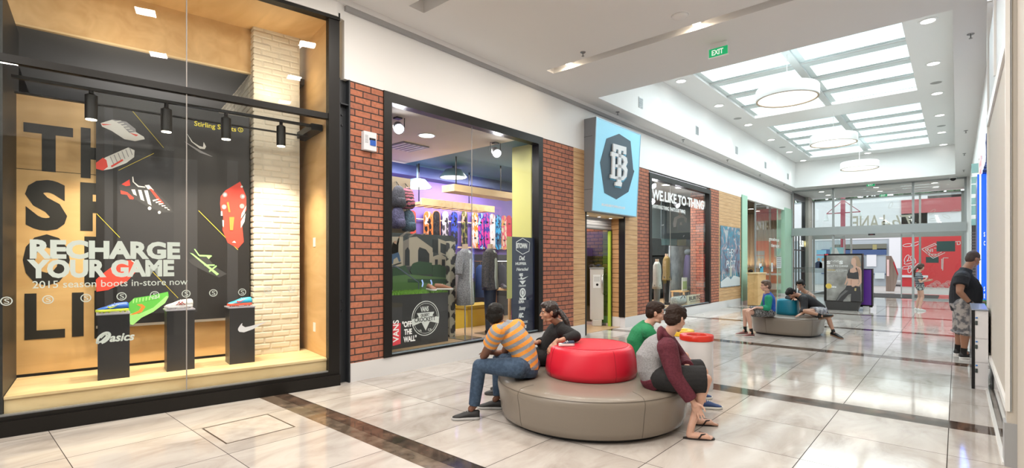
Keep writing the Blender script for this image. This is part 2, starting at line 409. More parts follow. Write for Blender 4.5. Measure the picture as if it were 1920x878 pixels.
# recess walls and upper ceiling with the two skylight openings
mb = MB(); RZ = 6.0
mb.add([(RXl, RY0, CZ), (RXr, RY0, CZ), (RXr, RY1, CZ), (RXl, RY1, CZ), (RXl, RY0, RZ), (RXr, RY0, RZ), (RXr, RY1, RZ), (RXl, RY1, RZ)], [(0, 1, 5, 4), (1, 2, 6, 5), (2, 3, 7, 6), (3, 0, 4, 7)])
SKX0, SKX1 = -4.71, -.77
K1 = (10.4, 16.8); K2 = (18.08, 24.7)
cquad(RXl, SKX0, RY0, RY1, RZ); cquad(SKX1, RXr, RY0, RY1, RZ); cquad(SKX0, SKX1, RY0, K1[0], RZ); cquad(SKX0, SKX1, K1[1], K2[0], RZ); cquad(SKX0, SKX1, K2[1], RY1, RZ)
struct('ceiling', mb, WHITE).name = 'ceiling_recess'
# skylights: frames, glazing bars, panes
SKYG = glass('skylight_glass', (.93, .98, .98), .04)
BAR = mat('skylight_bar', (.62, .66, .66), .5)
for i, (y0, y1) in enumerate((K1, K2)):
    mb = MB(); mb.box((SKX0 - .06, y0 - .06, 6.003), (SKX0, y1 + .06, 6.16)); mb.box((SKX1, y0 - .06, 6.003), (SKX1 + .06, y1 + .06, 6.16))
    mb.box((SKX0, y0 - .06, 6.003), (SKX1, y0, 6.16)); mb.box((SKX0, y1, 6.003), (SKX1, y1 + .06, 6.16))
    wn_ = struct('window_%d' % (i + 1), mb, WHITE)
    mb = MB(); mb.box((-2.83, y0, 6.02), (-2.67, y1, 6.12)); obj('centre_beam', mb, BAR, wn_)
    n = 5
    for k in range(1, n):
        yy = y0 + (y1 - y0) * k / n
        mb = MB(); mb.box((SKX0, yy - .04, 6.04), (SKX1, yy + .04, 6.10)); obj('glazing_bar', mb, BAR, wn_)
    for k in range(n):
        a = y0 + (y1 - y0) * k / n; b = y0 + (y1 - y0) * (k + 1) / n
        mb = MB(); mb.box((SKX0, a + .04, 6.09), (-2.83, b - .04, 6.10)); mb.box((-2.67, a + .04, 6.09), (SKX1, b - .04, 6.10)); obj('pane', mb, SKYG, wn_)
        mb = MB(); FROST = mat('frosted_pane_edge', (.70, .80, .81), .4)
        for xa, xb in ((SKX0, -2.83), (-2.67, SKX1)):
            mb.box((xa, a + .04, 6.07), (xb, a + .36, 6.08)); mb.box((xa, b - .12, 6.07), (xb, b - .04, 6.08))
            mb.box((xa, a + .36, 6.07), (xa + .12, b - .12, 6.08))
        obj('frosted_edge', mb, FROST, wn_)
# left wall: bulkhead, shadow gap
mb = MB(); mb.box((WX - .12, 3.42, 3.88), (WX, 26.6, 4.74))
WL = struct('wall_left', mb, WHITE)
mb = MB(); mb.box((-5.93, 3.42, 4.74), (-5.80, 26.5, 4.80)); obj('shadow_gap', mb, GREYGAP, WL)
mb = MB(); mb.box((-5.95, -6, 4.80), (-5.79, 26.5, 4.87)); obj('ceiling_edge', mb, CEIL, WL)
mb = MB()
c0, c1 = FS.p(-.11, 0, .07), FS.p(-9, 0, .07)
mb.add([(WX + .0, 3.42, 4.62), (c0.x, c0.y, 4.62), (c1.x, c1.y, 4.62), (c1.x - .3, c1.y, 4.62), (-5.97, 3.42, 4.62)] + [(WX + .0, 3.42, 4.87), (c0.x, c0.y, 4.87), (c1.x, c1.y, 4.87), (c1.x - .3, c1.y, 4.87), (-5.97, 3.42, 4.87)],
       [(4, 3, 2, 1, 0), (5, 6, 7, 8, 9), (0, 1, 6, 5), (1, 2, 7, 6), (2, 3, 8, 7), (3, 4, 9, 8), (4, 0, 5, 9)])
obj('upper_bulkhead', mb, WHITE, WL)
mb = MB(); mb.add([(-5.79, 3.42, CZ), (-8.5, 3.42, CZ), (-8.5, -8, CZ), (-5.79, -8, CZ)], [(0, 1, 2, 3)]); obj('ceiling_infill', mb, CEIL, WL)
# piers, cladding and plinths, each its own piece of the wall (u = Y along the wall)
def seg(a, b, m, name, z0=.24, z1=3.88, d=.14):
    mb = MB(); mb.box((a, z0, -d), (b, z1, 0), FL); return obj(name, mb, m, WL)
seg(3.50, 4.00, BRICK, 'brick_pier'); seg(7.51, 8.54, BRICK, 'brick_pier'); seg(11.28, 11.9, BRICK, 'brick_pier'); seg(16.15, 16.91, BRICK, 'brick_pier')
seg(8.54, 8.97, CLAD, 'timber_cladding'); seg(10.67, 11.28, CLAD, 'timber_cladding'); seg(16.91, 19.15, CLAD, 'timber_cladding')
seg(3.50, 8.97, PLINTH, 'stone_plinth', 0, .24, .13); seg(10.67, 19.15, PLINTH, 'stone_plinth', 0, .24, .13)
seg(19.15, 19.22, BLACK, 'edge_trim', 0, 3.9, .1)
mb = MB(); mb.box((-6.45, 10.67, .24), (-5.99, 10.72, 2.6)); obj('door_return', mb, wood_mat('return_timber', (.50, .29, .13), (.42, .22, .09), axis='X'), WL)
mb = MB(); mb.box((-6.45, 10.665, 0), (-5.98, 10.72, .24)); obj('stone_plinth', mb, PLINTH, WL)
mb = MB(); mb.box((-6.0, 10.64, .24), (-5.845, 10.67, 2.6)); obj('black_edge', mb, BLACK, WL)
for z in [.24 + .115 * k for k in range(1, 20)]:
    mb = MB(); mb.box((-6.44, 10.664, z), (-6.0, 10.671, z + .005)); obj('board_joint', mb, BLACK, WL)
# wall over the doorway, under the bulkhead
mb = MB(); mb.box((8.97, 2.60, -.45), (10.67, 3.9, -.02), FL); obj('door_head', mb, mat('grey_panel', (.25, .25, .26), .5), WL)
# right wall, far end, wall behind the camera
mb = MB(); mb.box((RX + .09, 8.95, 0), (RX + .29, 26.5, CZ)); mb.box((RX + .05, 1.2, 4.4), (RX + .25, 8.95, CZ))
WR = struct('wall_right', mb, WHITE)
mb = MB(); mb.box((RX, -14, 3.9), (RX + .2, 1.2, CZ)); obj('bulkhead', mb, WHITE, WR)
mb = MB(); mb.box((RX + .1, -14, 0), (RX + .2, 1.2, 3.9)); obj('dark_shopfront', mb, mat('dark_shopfront', (.03, .03, .03), .4), WR)
mb = MB()
mb = MB(); mb.box((-10, -14.2, 0), (2, -14, CZ)); struct('wall_back', mb, mat('far_hall_wall', (.38, .36, .34), .6))

# ================================================================== helpers for lettering and traced flat art
def fitpx(body, fr, w, x0, y0, x1, hpx, bold=0.0, mb=None, **k):
    """lettering on the plane fr (height w): baseline starts at pixel (x0,y0), ends at column x1, capitals hpx tall there"""
    a = fr.px(x0, y0, w); b = fr.px(x0, y0 - hpx, w); c = fr.px(x1, y0, w)
    return fit_text(body, b[1] - a[1], c[0] - a[0], fr, a[0], a[1], bold=bold, mb=mb, w=w, **k)
def Zp(off, sc): return lambda pts: [(off[0] + x / sc, off[1] + y / sc) for x, y in pts]
def art(name, parent, fr, w, items, t=.0012):
    """flat artwork: (material, outline in photo pixels) laid on plane fr, later ones on top"""
    bym = {}
    for i, (m, pts) in enumerate(items):
        mb = bym.setdefault(m.name, (m, MB()))[1]
        mb.poly([fr.px(x, y, w) for x, y in pts], fr, w, w + t * (1 + i * .35))
    for k, (m, mb) in bym.items(): obj(name, mb, m, parent)
def circ(x, y, r, n=16, ry=None): return [(x + r * math.cos(2 * PI * i / n), y + (ry or r) * math.sin(2 * PI * i / n)) for i in range(n)]
def ringpoly(mb, fr, u, v, r0, r1, w0, w1, n=28, a0=0, a1=2 * PI):
    """flat annulus (arc) as quads with thickness"""
    for i in range(n):
        a, b = a0 + (a1 - a0) * i / n, a0 + (a1 - a0) * (i + 1) / n
        mb.poly([(u + r1 * math.cos(a), v + r1 * math.sin(a)), (u + r1 * math.cos(b), v + r1 * math.sin(b)), (u + r0 * math.cos(b), v + r0 * math.sin(b)), (u + r0 * math.cos(a), v + r0 * math.sin(a))], fr, w0, w1)
    return mb
def strokepoly(mb, fr, pts, wd, w0, w1):
    for (x0, y0), (x1, y1) in zip(pts, pts[1:]):
        dx, dy = x1 - x0, y1 - y0; l = math.hypot(dx, dy) or 1; nx, ny = -dy / l * wd / 2, dx / l * wd / 2
        mb.poly([(x0 + nx, y0 + ny), (x0 - nx, y0 - ny), (x1 - nx, y1 - ny), (x1 + nx, y1 + ny)], fr, w0, w1)
    return mb

def shoe_parts(parent, Mx, L=.28, up=None, sole=None, accent=None, high=0.0, studs=None, nested=False, lace=True):
    """a low shoe: x to the toe, origin under the heel; Mx places it"""
    ks = [0, .06, .2, .38, .55, .72, .86, .95, 1.0]
    wd = [.026, .034, .037, .036, .042, .048, .044, .031, .010]
    tp = [.085, .098, .096 , .092, .078, .058, .046, .036, .022]
    rings = []; rs = []
    for k, a, h in zip(ks, wd, tp):
        a *= L / .28; h *= L / .28; x = k * L
        if high and k < .4: h += high * (1 - k / .4) ** .5
        ring = [];
        for i in range(16):
            t = 2 * PI * i / 16; c, s = math.cos(t), math.sin(t)
            zz = .014 + (h - .014) * (.5 + .5 * s) if True else 0
            kk = 1.0 if s < 0 else (1 - .45 * s * (1 if k < .5 else .6))
            ring.append(Mx @ Vector((x, a * c * kk * (1.0 if abs(c) > .01 else 1), zz)))
        rings.append(ring)
    mb = MB(); mb.ring_loft(rings); s_ = obj('shoe' if nested else 'upper', mb, up, parent, smooth=True)
    if nested: parent = s_
    mb = MB(); rr = []
    for z0, e in ((0.0, .9), (.006, 1.05), (.022, 1.08), (.026, 1.0)):
        ring = []
        n = 24
        for i in range(n):
            t = 2 * PI * i / n
            # outline around the foot
            kx = .5 + .5 * math.cos(t); ww = 0
            for q in range(len(ks) - 1):
                if ks[q] <= kx <= ks[q + 1]: f = (kx - ks[q]) / (ks[q + 1] - ks[q]); ww = wd[q] * (1 - f) + wd[q + 1] * f
            ww = max(ww, .012) * L / .28 if 0 < i else .008
            sg = 1 if math.sin(t) >= 0 else -1
            yy = sg * ww * min(1, abs(math.sin(t)) * 2.2)
            ring.append(Mx @ Vector(((kx - .5) * L * (1.0 + .03 * e) + .5 * L, yy * e, z0)))
        rr.append(ring)
    mb.ring_loft(rr); obj('sole', mb, sole, parent, smooth=True, auto=50)
    if lace:
        mb = MB()
        for q in range(4):
            x = (.42 + .075 * q) * L; h = (.092 - .011 * q) * L / .28
            mb.tube([Mx @ Vector((x, -.02, h - .012)), Mx @ Vector((x + .006, 0, h + .001)), Mx @ Vector((x, .02, h - .012))], .0028, 6)
        obj('laces', mb, accent or sole, parent, smooth=True)
    if studs:
        mb = MB()
        for kx, ky in ((.1, .02), (.1, -.02), (.25, .025), (.25, -.025), (.6, .03), (.6, -.03), (.75, .03), (.75, -.03), (.88, .015), (.88, -.015)):
            mb.cyl(Mx @ Vector((kx * L, ky, .004)), Mx @ Vector((kx * L, ky, -.012)), .006, 8, .004)
        obj('studs', mb, studs, parent)
    return s_

# ================================================================== sports shop front (left), plane FS
def bxs(u0, u1, z0, z1, d0, d1): mb = MB(); mb.box((u0, z0, -d1), (u1, z1, -d0), FS); return mb
UE = -6.2
t = MB()
w3 = struct('window_3', bxs(UE, -.07, 0, .135, -.07, .10), BLACK)
obj('window_frame', bxs(UE, -.07, .135, .175, -.04, .06), BLACK, w3)
obj('window_frame', bxs(-.205, -.07, .175, 4.60, -.04, .06), BLACK, w3)
obj('window_frame', bxs(UE, -.07, 4.58, 4.67, -.06, .06), BLACK, w3)
obj('transom', bxs(UE, -.205, 3.33, 3.40, -.02, .06), BLACK, w3)
obj('sill_strip', bxs(UE, -.205, .175, .19, -.02, .03), mat('sill_grey', (.3, .31, .31), .3, .5), w3)
obj('pane', bxs(UE, -1.70, .18, 3.33, .0, .01), GLASS, w3); obj('pane', bxs(-1.69, -.205, .18, 3.33, .0, .01), GLASS, w3)
obj('pane', bxs(UE, -1.70, 3.40, 4.58, .0, .01), GLASS, w3); obj('pane', bxs(-1.69, -.205, 3.40, 4.58, .0, .01), GLASS, w3)
obj('pane_joint', bxs(-1.70, -1.69, .18, 4.58, -.001, .011), mat('silicone_joint', (.30, .28, .26), .4), w3)
# steel column beside it
t = thing('steel_column', 'dark bolted steel column between the sports shop window and the first brick pier', 'column', tuple(FS.p(.0, 0)))
mb = MB(); mb.box((-5.98, 3.35, 0), (-5.86, 3.37, 3.88)); mb.box((-5.98, 3.48, 0), (-5.84, 3.50, 3.88)); mb.box((-5.93, 3.37, 0), (-5.92, 3.48, 3.88))
obj('web_and_flanges', mb, STEEL, t)
mb = MB(); mb.box((-5.92, 3.37, 3.55), (-5.85, 3.48, 3.565)); obj('stiffener', mb, STEEL, t)
for z in (3.43, 3.30, 1.05, .92):
    mb = MB(); mb.cyl((-5.92, 3.425, z), (-5.905, 3.425, z), .014, 6); obj('bolt', mb, STEEL, t)
# interior
DZ = .34; DB = 1.0
deck = thing('display_deck', 'raised birch plywood platform inside the sports shop window', 'platform', tuple(FS.p(-1.6, 0, -.5)))
obj('deck_top', bxs(-3.075, -.195, DZ - .025, DZ, .03, DB - .005), PLYD, deck); obj('deck_front', bxs(-3.075, -.195, .0, DZ - .025, .05, .08), PLYD, deck)
mb = MB()
wl3 = struct('wall_shop', bxs(-3.14, -3.08, 0, 4.0, .02, 1.2), mat('black_wall', (.015, .015, .015), .5)); wl3.name = 'wall_shop_left'
s = struct('wall_shop_right', bxs(-.19, -.14, 0, 4.6, .03, 1.2), PLY)
for z in (.62, 2.5 * .62 + .2):
    obj('power_socket', bxs(-.197, -.19, z, z + .12, .5, .58), WHITE, s)
PLYS = wood_mat('birch_plywood_back', (.66, .43, .19), (.57, .35, .14), axis='Y', grain=3.0)
# back wall, two plywood sheets with an open top
bw = struct('wall_shop_back', bxs(-3.08, -.9, DZ + .03, 3.32, DB, DB + .05), PLYS)
obj('sheet_joint', bxs(-3.08, -.9, 2.52, 2.525, DB - .002, DB), BLACK, bw)
obj('kick_recess', bxs(-3.08, -.9, DZ, DZ + .03, DB + .02, DB + .05), BLACK, bw)
struct('ceiling_shop_soffit', bxs(-3.2, -.14, 4.58, 4.62, .06, 1.0), PLY)
sf = struct('trim_1', bxs(-3.2, -.86, 4.02, 4.58, .93, .97), PLY); obj('fascia_edge', bxs(-3.2, -.86, 4.0, 4.02, .925, .975), PLYD, sf)
GC = mat('dark_grey_ceiling', (.16, .16, .165), .7)
area('shop_back_lamp', FS.p(-1.8, 3.3, -2.6), (PI, 0, 0), 1.5, 1.5, 14, (1, .92, .85))  # added uplight that lifts the dark ceiling behind the display, no fitting
struct('ceiling_shop', bxs(-3.6, .2, 4.02, 4.1, .97, 5.5), GC)
struct('wall_shop_far', bxs(-6.2, .2, 0, 4.1, 5.5, 5.6), mat('dark_shop_wall', (.05, .045, .04), .6))
struct('wall_shop_side', bxs(-6.3, -6.2, 0, 4.7, .02, 5.6), mat('dark_shop_wall', (.05, .045, .04), .6))
struct('ceiling_shop_outer', bxs(-6.2, -3.2, 4.02, 4.1, .06, 5.5), GC)
struct('floor_shop', bxs(-6.2, .2, -.02, .012, .12, 5.5), mat('shop_floor', (.12, .10, .08), .3))
# white painted brick column, real bricks
WB = mat('white_painted_brick', (.70, .64, .53), .7, bump=.35, bscale=90)
t = thing('brick_column', 'white painted brick column at the right of the sports shop display', 'column', tuple(FS.p(-.6, DZ, -.85)))
random.seed(3)
cu0, cu1, cd0 = FS.px(475, 663, -.80)[0], FS.px(562, 657, -.80)[0], .80
mb = bxs(cu0 + .01, cu1, DZ, 4.58, cd0 + .002, 3.6); obj('mortar_core', mb, mat('white_mortar', (.66, .61, .51), .8), t)
mb = MB(); z = DZ; row = 0
while z < 4.56:
    h = .075; u = cu0 - (0 if row % 2 else .11)
    while u < cu1:
        l = .235 * random.uniform(.9, 1.06); a, b = max(u, cu0), min(u + l - .012, cu1)
        if b - a > .03: e = random.uniform(0, .01); mb.box((a, z + random.uniform(0, .003), -cd0 - .03), (b, z + h - random.uniform(.006, .010), -cd0 + e), FS)
        u += l
    d = cd0
    while d < 3.5:
        l = .235; e = random.uniform(0, .008)
        if (z > DZ) : mb.box((cu0 - e, z, -d - l + .012), (cu0 + .03, z + h - .012, -d), FS)
        d += l
    z += h; row += 1
obj('bricks', mb, WB, t, bevel=.011)
# big letters painted on the plywood
LB = mat('black_letter', (.018, .017, .015), .5)
t = thing('wall_lettering', 'big black capital letters painted on the plywood back wall of the sports shop window', 'lettering', tuple(FS.p(-2.7, 1.6, -1.0)))
for ch, x0, x1, yb, yt in (('T', 44, 137, 318, 229), ('H', 149, 215, 327, 241), ('S', 50, 136, 424, 339), ('P', 148, 215, 427, 344), ('O', 44, 137, 529, 443), ('F', 155, 215, 529, 446), ('L', 46, 122, 638, 551), ('I', 135, 157, 632, 549), ('F', 174, 230, 630, 548)):
    a = FS.px(x0, yb, -DB + .002); b = FS.px(x1, yt + (x1 - x0) * .06, -DB + .002)
    hh = FS.px(x0, yt, -DB + .002)[1] - a[1]; c = MB()
    if ch == 'T':
        c.poly([(a[0], a[1] + hh * .8), (b[0], a[1] + hh * .8), (b[0], a[1] + hh), (a[0], a[1] + hh)], FS, -DB, -DB + .004); mx_ = (a[0] + b[0]) / 2; q = (b[0] - a[0]) * .14
        c.poly([(mx_ - q, a[1]), (mx_ + q, a[1]), (mx_ + q, a[1] + hh * .81), (mx_ - q, a[1] + hh * .81)], FS, -DB, -DB + .004)
    elif ch == 'I': c.poly([(a[0], a[1]), (b[0], a[1]), (b[0], a[1] + hh), (a[0], a[1] + hh)], FS, -DB, -DB + .004)
    elif ch == 'L':
        c.poly([(a[0], a[1]), (b[0], a[1]), (b[0], a[1] + hh * .19), (a[0] + (b[0] - a[0]) * .29, a[1] + hh * .19), (a[0] + (b[0] - a[0]) * .29, a[1] + hh), (a[0], a[1] + hh)], FS, -DB, -DB + .004)
    else: fit_text(ch, hh, b[0] - a[0], FS, a[0], a[1], bold=.055 if ch in 'SO' else .05, w=-DB + .002, mb=c)
    obj('letter', c, LB, t)
# poster wall
PD = .90
BK = mat('poster_black', (.016, .015, .016), .35); BK2 = mat('poster_reflection_grey', (.035, .035, .04), .35)
a = FS.px(180, 610, -PD); b = FS.px(468, 590, -PD)
pz0 = FS.px(300, 604, -PD)[1]
t = thing('boot_poster', 'tall black poster board of flying football boots at the back of the sports shop window', 'poster', tuple(FS.p((a[0] + b[0]) / 2, pz0, -PD)))
obj('board', bxs(a[0], b[0], pz0, 3.42, PD, PD + .04), BK, t)
obj('bottom_edge', bxs(a[0], b[0], pz0 - .03, pz0, PD, PD + .04), mat('board_edge_grey', (.25, .22, .19), .5), t)
pu = lambda x0, y0, x1, y1: [(x0, y0), (x1, y0), (x1, y1), (x0, y1)]
art('panel', t, FS, -PD, [(BK2, [(196, 196), (212, 200), (212, 600), (196, 604)]), (BK2, [(220, 288), (370, 300), (370, 585), (220, 590)]), (BK2, [(426, 300), (446, 303), (446, 590), (426, 592)])])  # reflections painted on the board as lighter grey strips
YL = mat('poster_yellow', (.75, .62, .05), .5); BW = mat('boot_white', (.72, .72, .70), .5); BR = mat('boot_red', (.70, .06, .04), .45); BO = mat('boot_orange', (.85, .25, .05), .5)
BG = mat('boot_green', (.12, .50, .08), .5); BLG = mat('boot_light_green', (.35, .75, .25), .5); BDK = mat('boot_dark', (.05, .05, .055), .4); BGR = mat('boot_grey', (.30, .30, .32), .5)
z1 = Zp((0, 160), 5.488); z2 = Zp((170, 200), 4.391); z4 = Zp((170, 380), 3.658)
def boot(items): art('boot_picture', t, FS, -PD + .002, items)
boot([(BW, z1([(1035, 390), (1150, 355), (1290, 400), (1395, 480), (1480, 530), (1490, 555), (1390, 575), (1280, 555), (1150, 470), (1050, 425)])), (BGR, z1([(1150, 350), (1300, 375), (1395, 450), (1400, 480), (1330, 490), (1250, 410)])),
      (BR, z1([(1040, 395), (1150, 405), (1060, 412)])), (BR, z1([(1330, 488), (1425, 512), (1400, 525)]))] + [(BW, z1([(1180 + 35 * i, 372 + 22 * i), (1240 + 30 * i, 362 + 25 * i), (1250 + 30 * i, 370 + 25 * i), (1195 + 35 * i, 382 + 22 * i)])) for i in range(5)])
boot([(BW, z1([(1090, 740), (1320, 640), (1385, 670), (1380, 740), (1300, 800), (1150, 860), (1060, 875), (1000, 850), (1010, 790)])), (BR, z1([(1060, 745), (1095, 770), (1110, 840), (1060, 878), (990, 860), (985, 800)]))] +
     [(BGR, z1([(1130 + 40 * i, 735 - 18 * i), (1138 + 40 * i, 732 - 18 * i), (1175 + 38 * i, 815 - 20 * i), (1167 + 38 * i, 818 - 20 * i)])) for i in range(6)] + [(BR, z1([(1140, 830), (1260, 760), (1270, 775), (1150, 845)]))])
boot([(BDK, z2([(235, 650), (320, 595), (350, 640), (420, 665), (490, 650), (560, 720), (640, 800), (680, 870), (600, 872), (480, 830), (380, 770), (320, 755), (240, 690)])),
      (BR, z2([(255, 640), (320, 600), (325, 650), (290, 655)])), (BR, z2([(245, 690), (300, 705), (355, 750), (350, 765), (320, 760), (300, 725), (250, 720)])),
      (BW, z2([(335, 683), (365, 683), (380, 735), (352, 722)])), (BW, z2([(390, 685), (418, 688), (442, 778), (412, 765)])), (BW, z2([(440, 690), (470, 690), (500, 815), (472, 800)])),
      (BW, z2([(342, 580), (350, 575), (357, 620), (395, 652), (450, 660), (448, 668), (390, 662), (345, 620)])), (BW, z2([(445, 648), (480, 645), (520, 690), (470, 680)])), (BR, z2([(480, 675), (505, 680), (605, 800), (575, 800)]))] +
     [(BW, z2([(510 + 24 * i, 770 + 14 * i), (560 + 18 * i, 760 + 18 * i), (562 + 18 * i, 764 + 18 * i), (515 + 24 * i, 782 + 14 * i)])) for i in range(6)] + [(BW, z2(circ(485, 838, 14))), (BW, z2(circ(565, 872, 12)))])
boot([(BR, z2([(1070, 740), (1110, 690), (1230, 618), (1245, 650), (1280, 740), (1282, 850), (1262, 880), (1075, 880), (1066, 800)])),
      (BR, z4([(892, 0), (1065, 0), (1035, 120), (1050, 270), (1010, 315), (940, 275), (905, 190), (910, 100)])),
      (BW, z4([(893, 60), (903, 60), (905, 90), (893, 90)])), (BW, z4([(903, 120), (914, 122), (912, 170), (905, 160)])), (BW, z4([(1068, 20), (1055, 75), (1030, 110), (1035, 75)])), (BW, z4([(1062, 75), (1055, 130), (1030, 175), (1030, 130)])),
      (BGR, z2(circ(1105, 726, 20))), (BW, z2(circ(1105, 726, 10))), (BGR, z2(circ(1250, 740, 20))), (BW, z2(circ(1253, 740, 9))), (BGR, z2(circ(1098, 826, 20))), (BW, z2(circ(1098, 826, 10))), (BGR, z2(circ(1245, 820, 20))), (BW, z2(circ(1243, 660, 9))),
      (BO, z2([(1120, 790), (1135, 785), (1150, 870), (1135, 870)])), (BO, z4([(950, 100), (985, 100), (975, 190), (955, 190)])), (BW, z4([(968, 275), (985, 262), (997, 277)]))])
boot([(BDK, z4([(665, 395), (720, 380), (800, 370), (850, 440), (935, 490), (880, 515), (800, 480), (700, 430)]))] +
     [(BLG, z4(p)) for p in ([(708, 320), (716, 318), (745, 358), (740, 366)], [(740, 358), (830, 362), (830, 372), (745, 370)], [(680, 345), (700, 350), (880, 490), (865, 500)], [(800, 360), (825, 372), (810, 388), (795, 372)], [(780, 425), (850, 425), (850, 434), (780, 434)], [(810, 470), (860, 430), (866, 438), (815, 478)])])
boot([(BR, z4([(35, 530), (80, 490), (200, 400), (280, 395), (320, 420), (325, 460), (250, 540), (120, 600), (40, 612)])), (BW, z4([(280, 395), (322, 418), (326, 460), (318, 455), (312, 422), (278, 400)]))])
boot([(BG, z4([(262, 690), (300, 655), (400, 640), (530, 612), (535, 640), (510, 690), (430, 750), (350, 790), (290, 840), (270, 835), (262, 770)])), (BLG, z4([(262, 760), (330, 765), (430, 720), (520, 640), (535, 645), (510, 690), (430, 750), (350, 790), (290, 840), (270, 835)])),
      (BO, z4([(265, 772), (330, 742), (347, 716), (315, 700), (350, 696), (376, 715), (350, 752), (300, 768)]))] + [(BLG, z4([(290 + 22 * i, 662 - 3 * i), (300 + 22 * i, 660 - 3 * i), (296 + 22 * i, 690 - 4 * i), (288 + 22 * i, 690 - 4 * i)])) for i in range(9)])
boot([(BW, z2([(790, 218), (840, 290), (895, 325), (925, 333), (930, 292), (950, 330), (940, 350), (900, 347), (830, 290)])), (BGR, z2([(768, 285), (830, 320), (920, 370), (1005, 412), (990, 410), (900, 380), (820, 325)]))])
mb = MB()
for p in ([(335, 25), (600, 338)], [(230, 525), (520, 385)]):
    q = z2(p); strokepoly(mb, FS, [FS.px(x, y, -PD + .002) for x, y in q], .004, -PD, -PD + .003)
q = z4([(740, 55), (1010, 325)]); strokepoly(mb, FS, [FS.px(x, y, -PD + .002) for x, y in q], .005, -PD, -PD + .003)
q = z4([(40, 75), (200, 240)]); strokepoly(mb, FS, [FS.px(x, y, -PD + .002) for x, y in q], .004, -PD, -PD + .003)
q = z4([(410, 460), (600, 655)]); strokepoly(mb, FS, [FS.px(x, y, -PD + .002) for x, y in q], .004, -PD, -PD + .003)
obj('gold_line', mb, YL, t)
mb = fitpx('Stirling Sports', FS, -PD + .003, 364, 235.5, 446, 9, bold=.012)
u, v = FS.px(451, 243.5, -PD + .003); ringpoly(mb, FS, u, v, .024, .031, -PD + .002, -PD + .004); fit_text('S', .032, .022, FS, u - .012, v - .016, mb=mb, w=-PD + .003)
obj('yellow_lettering', mb, mat('lettering_yellow', (.80, .70, .05), .5), t)
# vinyl on the glass
VIN = mat('frosted_vinyl', (.50, .57, .53), .6)
t = thing('window_lettering', 'frosted RECHARGE YOUR GAME lettering stuck on the sports shop glass', 'lettering', tuple(FS.p(-2.2, 1.6, .002)))
for body, x0, y0, x1, hp, bo in (('RECHARGE', 54, 483, 353, 33, .05), ('YOUR GAME', 56, 520, 353, 32, .05), ('2015 season boots in-store now', 60, 541, 353, 14, .004)):
    obj('text_line', fitpx(body, FS, .002, x0, y0, x1, hp, bold=bo), VIN, t)
for k, (x, y) in enumerate(((12, 565), (90, 562), (161, 559), (228, 556), (290, 553.5), (349, 551), (400, 549.6), (454, 548), (502, 545), (547, 543))):
    u, v = FS.px(x, y, .002); mb = MB(); ringpoly(mb, FS, u, v, .032, .040, .001, .0025); fit_text('S', .045, .034, FS, u - .018, v - .022, mb=mb, w=.002)
    o = obj('round_window_decal', mb, VIN)
    tag(o, ('small round S sticker on the sports shop glass, ' + ['first', 'second', 'third', 'fourth', 'fifth', 'sixth', 'seventh', 'eighth', 'ninth', 'tenth'][k] + ' from the left in the row'), 'sticker', 'round stickers in a row on the sports shop glass')
mb = fitpx('asics', FS, .002, 205, 641, 262, 15, bold=.03, shear=.25)
z5 = Zp((160, 530), 4.62)
ol = z5([(82, 520), (100, 480), (150, 440), (195, 430), (216, 445), (212, 480), (185, 508), (150, 515), (100, 532)])
mbx = MB(); c = FS.px(195, 634, .002)
el = []
for i in range(26):
    q = -2.3 + 2 * PI * .93 * i / 25; ex_, ey_ = 62 * math.cos(q), 33 * math.sin(q); el.append((158 + ex_ * .80 - ey_ * .6, 480 + ex_ * -.62 - ey_ * .75))
strokepoly(mb, FS, [FS.px(x, y, .002) for x, y in z5(el)], .022, .001, .0025)
strokepoly(mb, FS, [FS.px(x, y, .002) for x, y in z5([(92, 525), (140, 512), (185, 470), (188, 450), (165, 448), (130, 480)])], .018, .001, .0025)
t = tag(obj('shoe_brand_decal', mb, VIN), 'frosted running-shoe brand logo on the glass in front of the left plinth', 'sticker')
mb = MB(); mb.poly([FS.px(x, y, .002) for x, y in z5([(1325, 395), (1345, 365), (1360, 350), (1358, 372), (1385, 388), (1430, 378), (1571, 338), (1450, 405), (1375, 432), (1335, 428), (1322, 412)])], FS, .001, .0025)
tag(obj('tick_decal', mb, mat('silver_vinyl', (.62, .64, .66), .4)), 'silver tick-shaped logo on the glass in front of the right plinth', 'sticker')
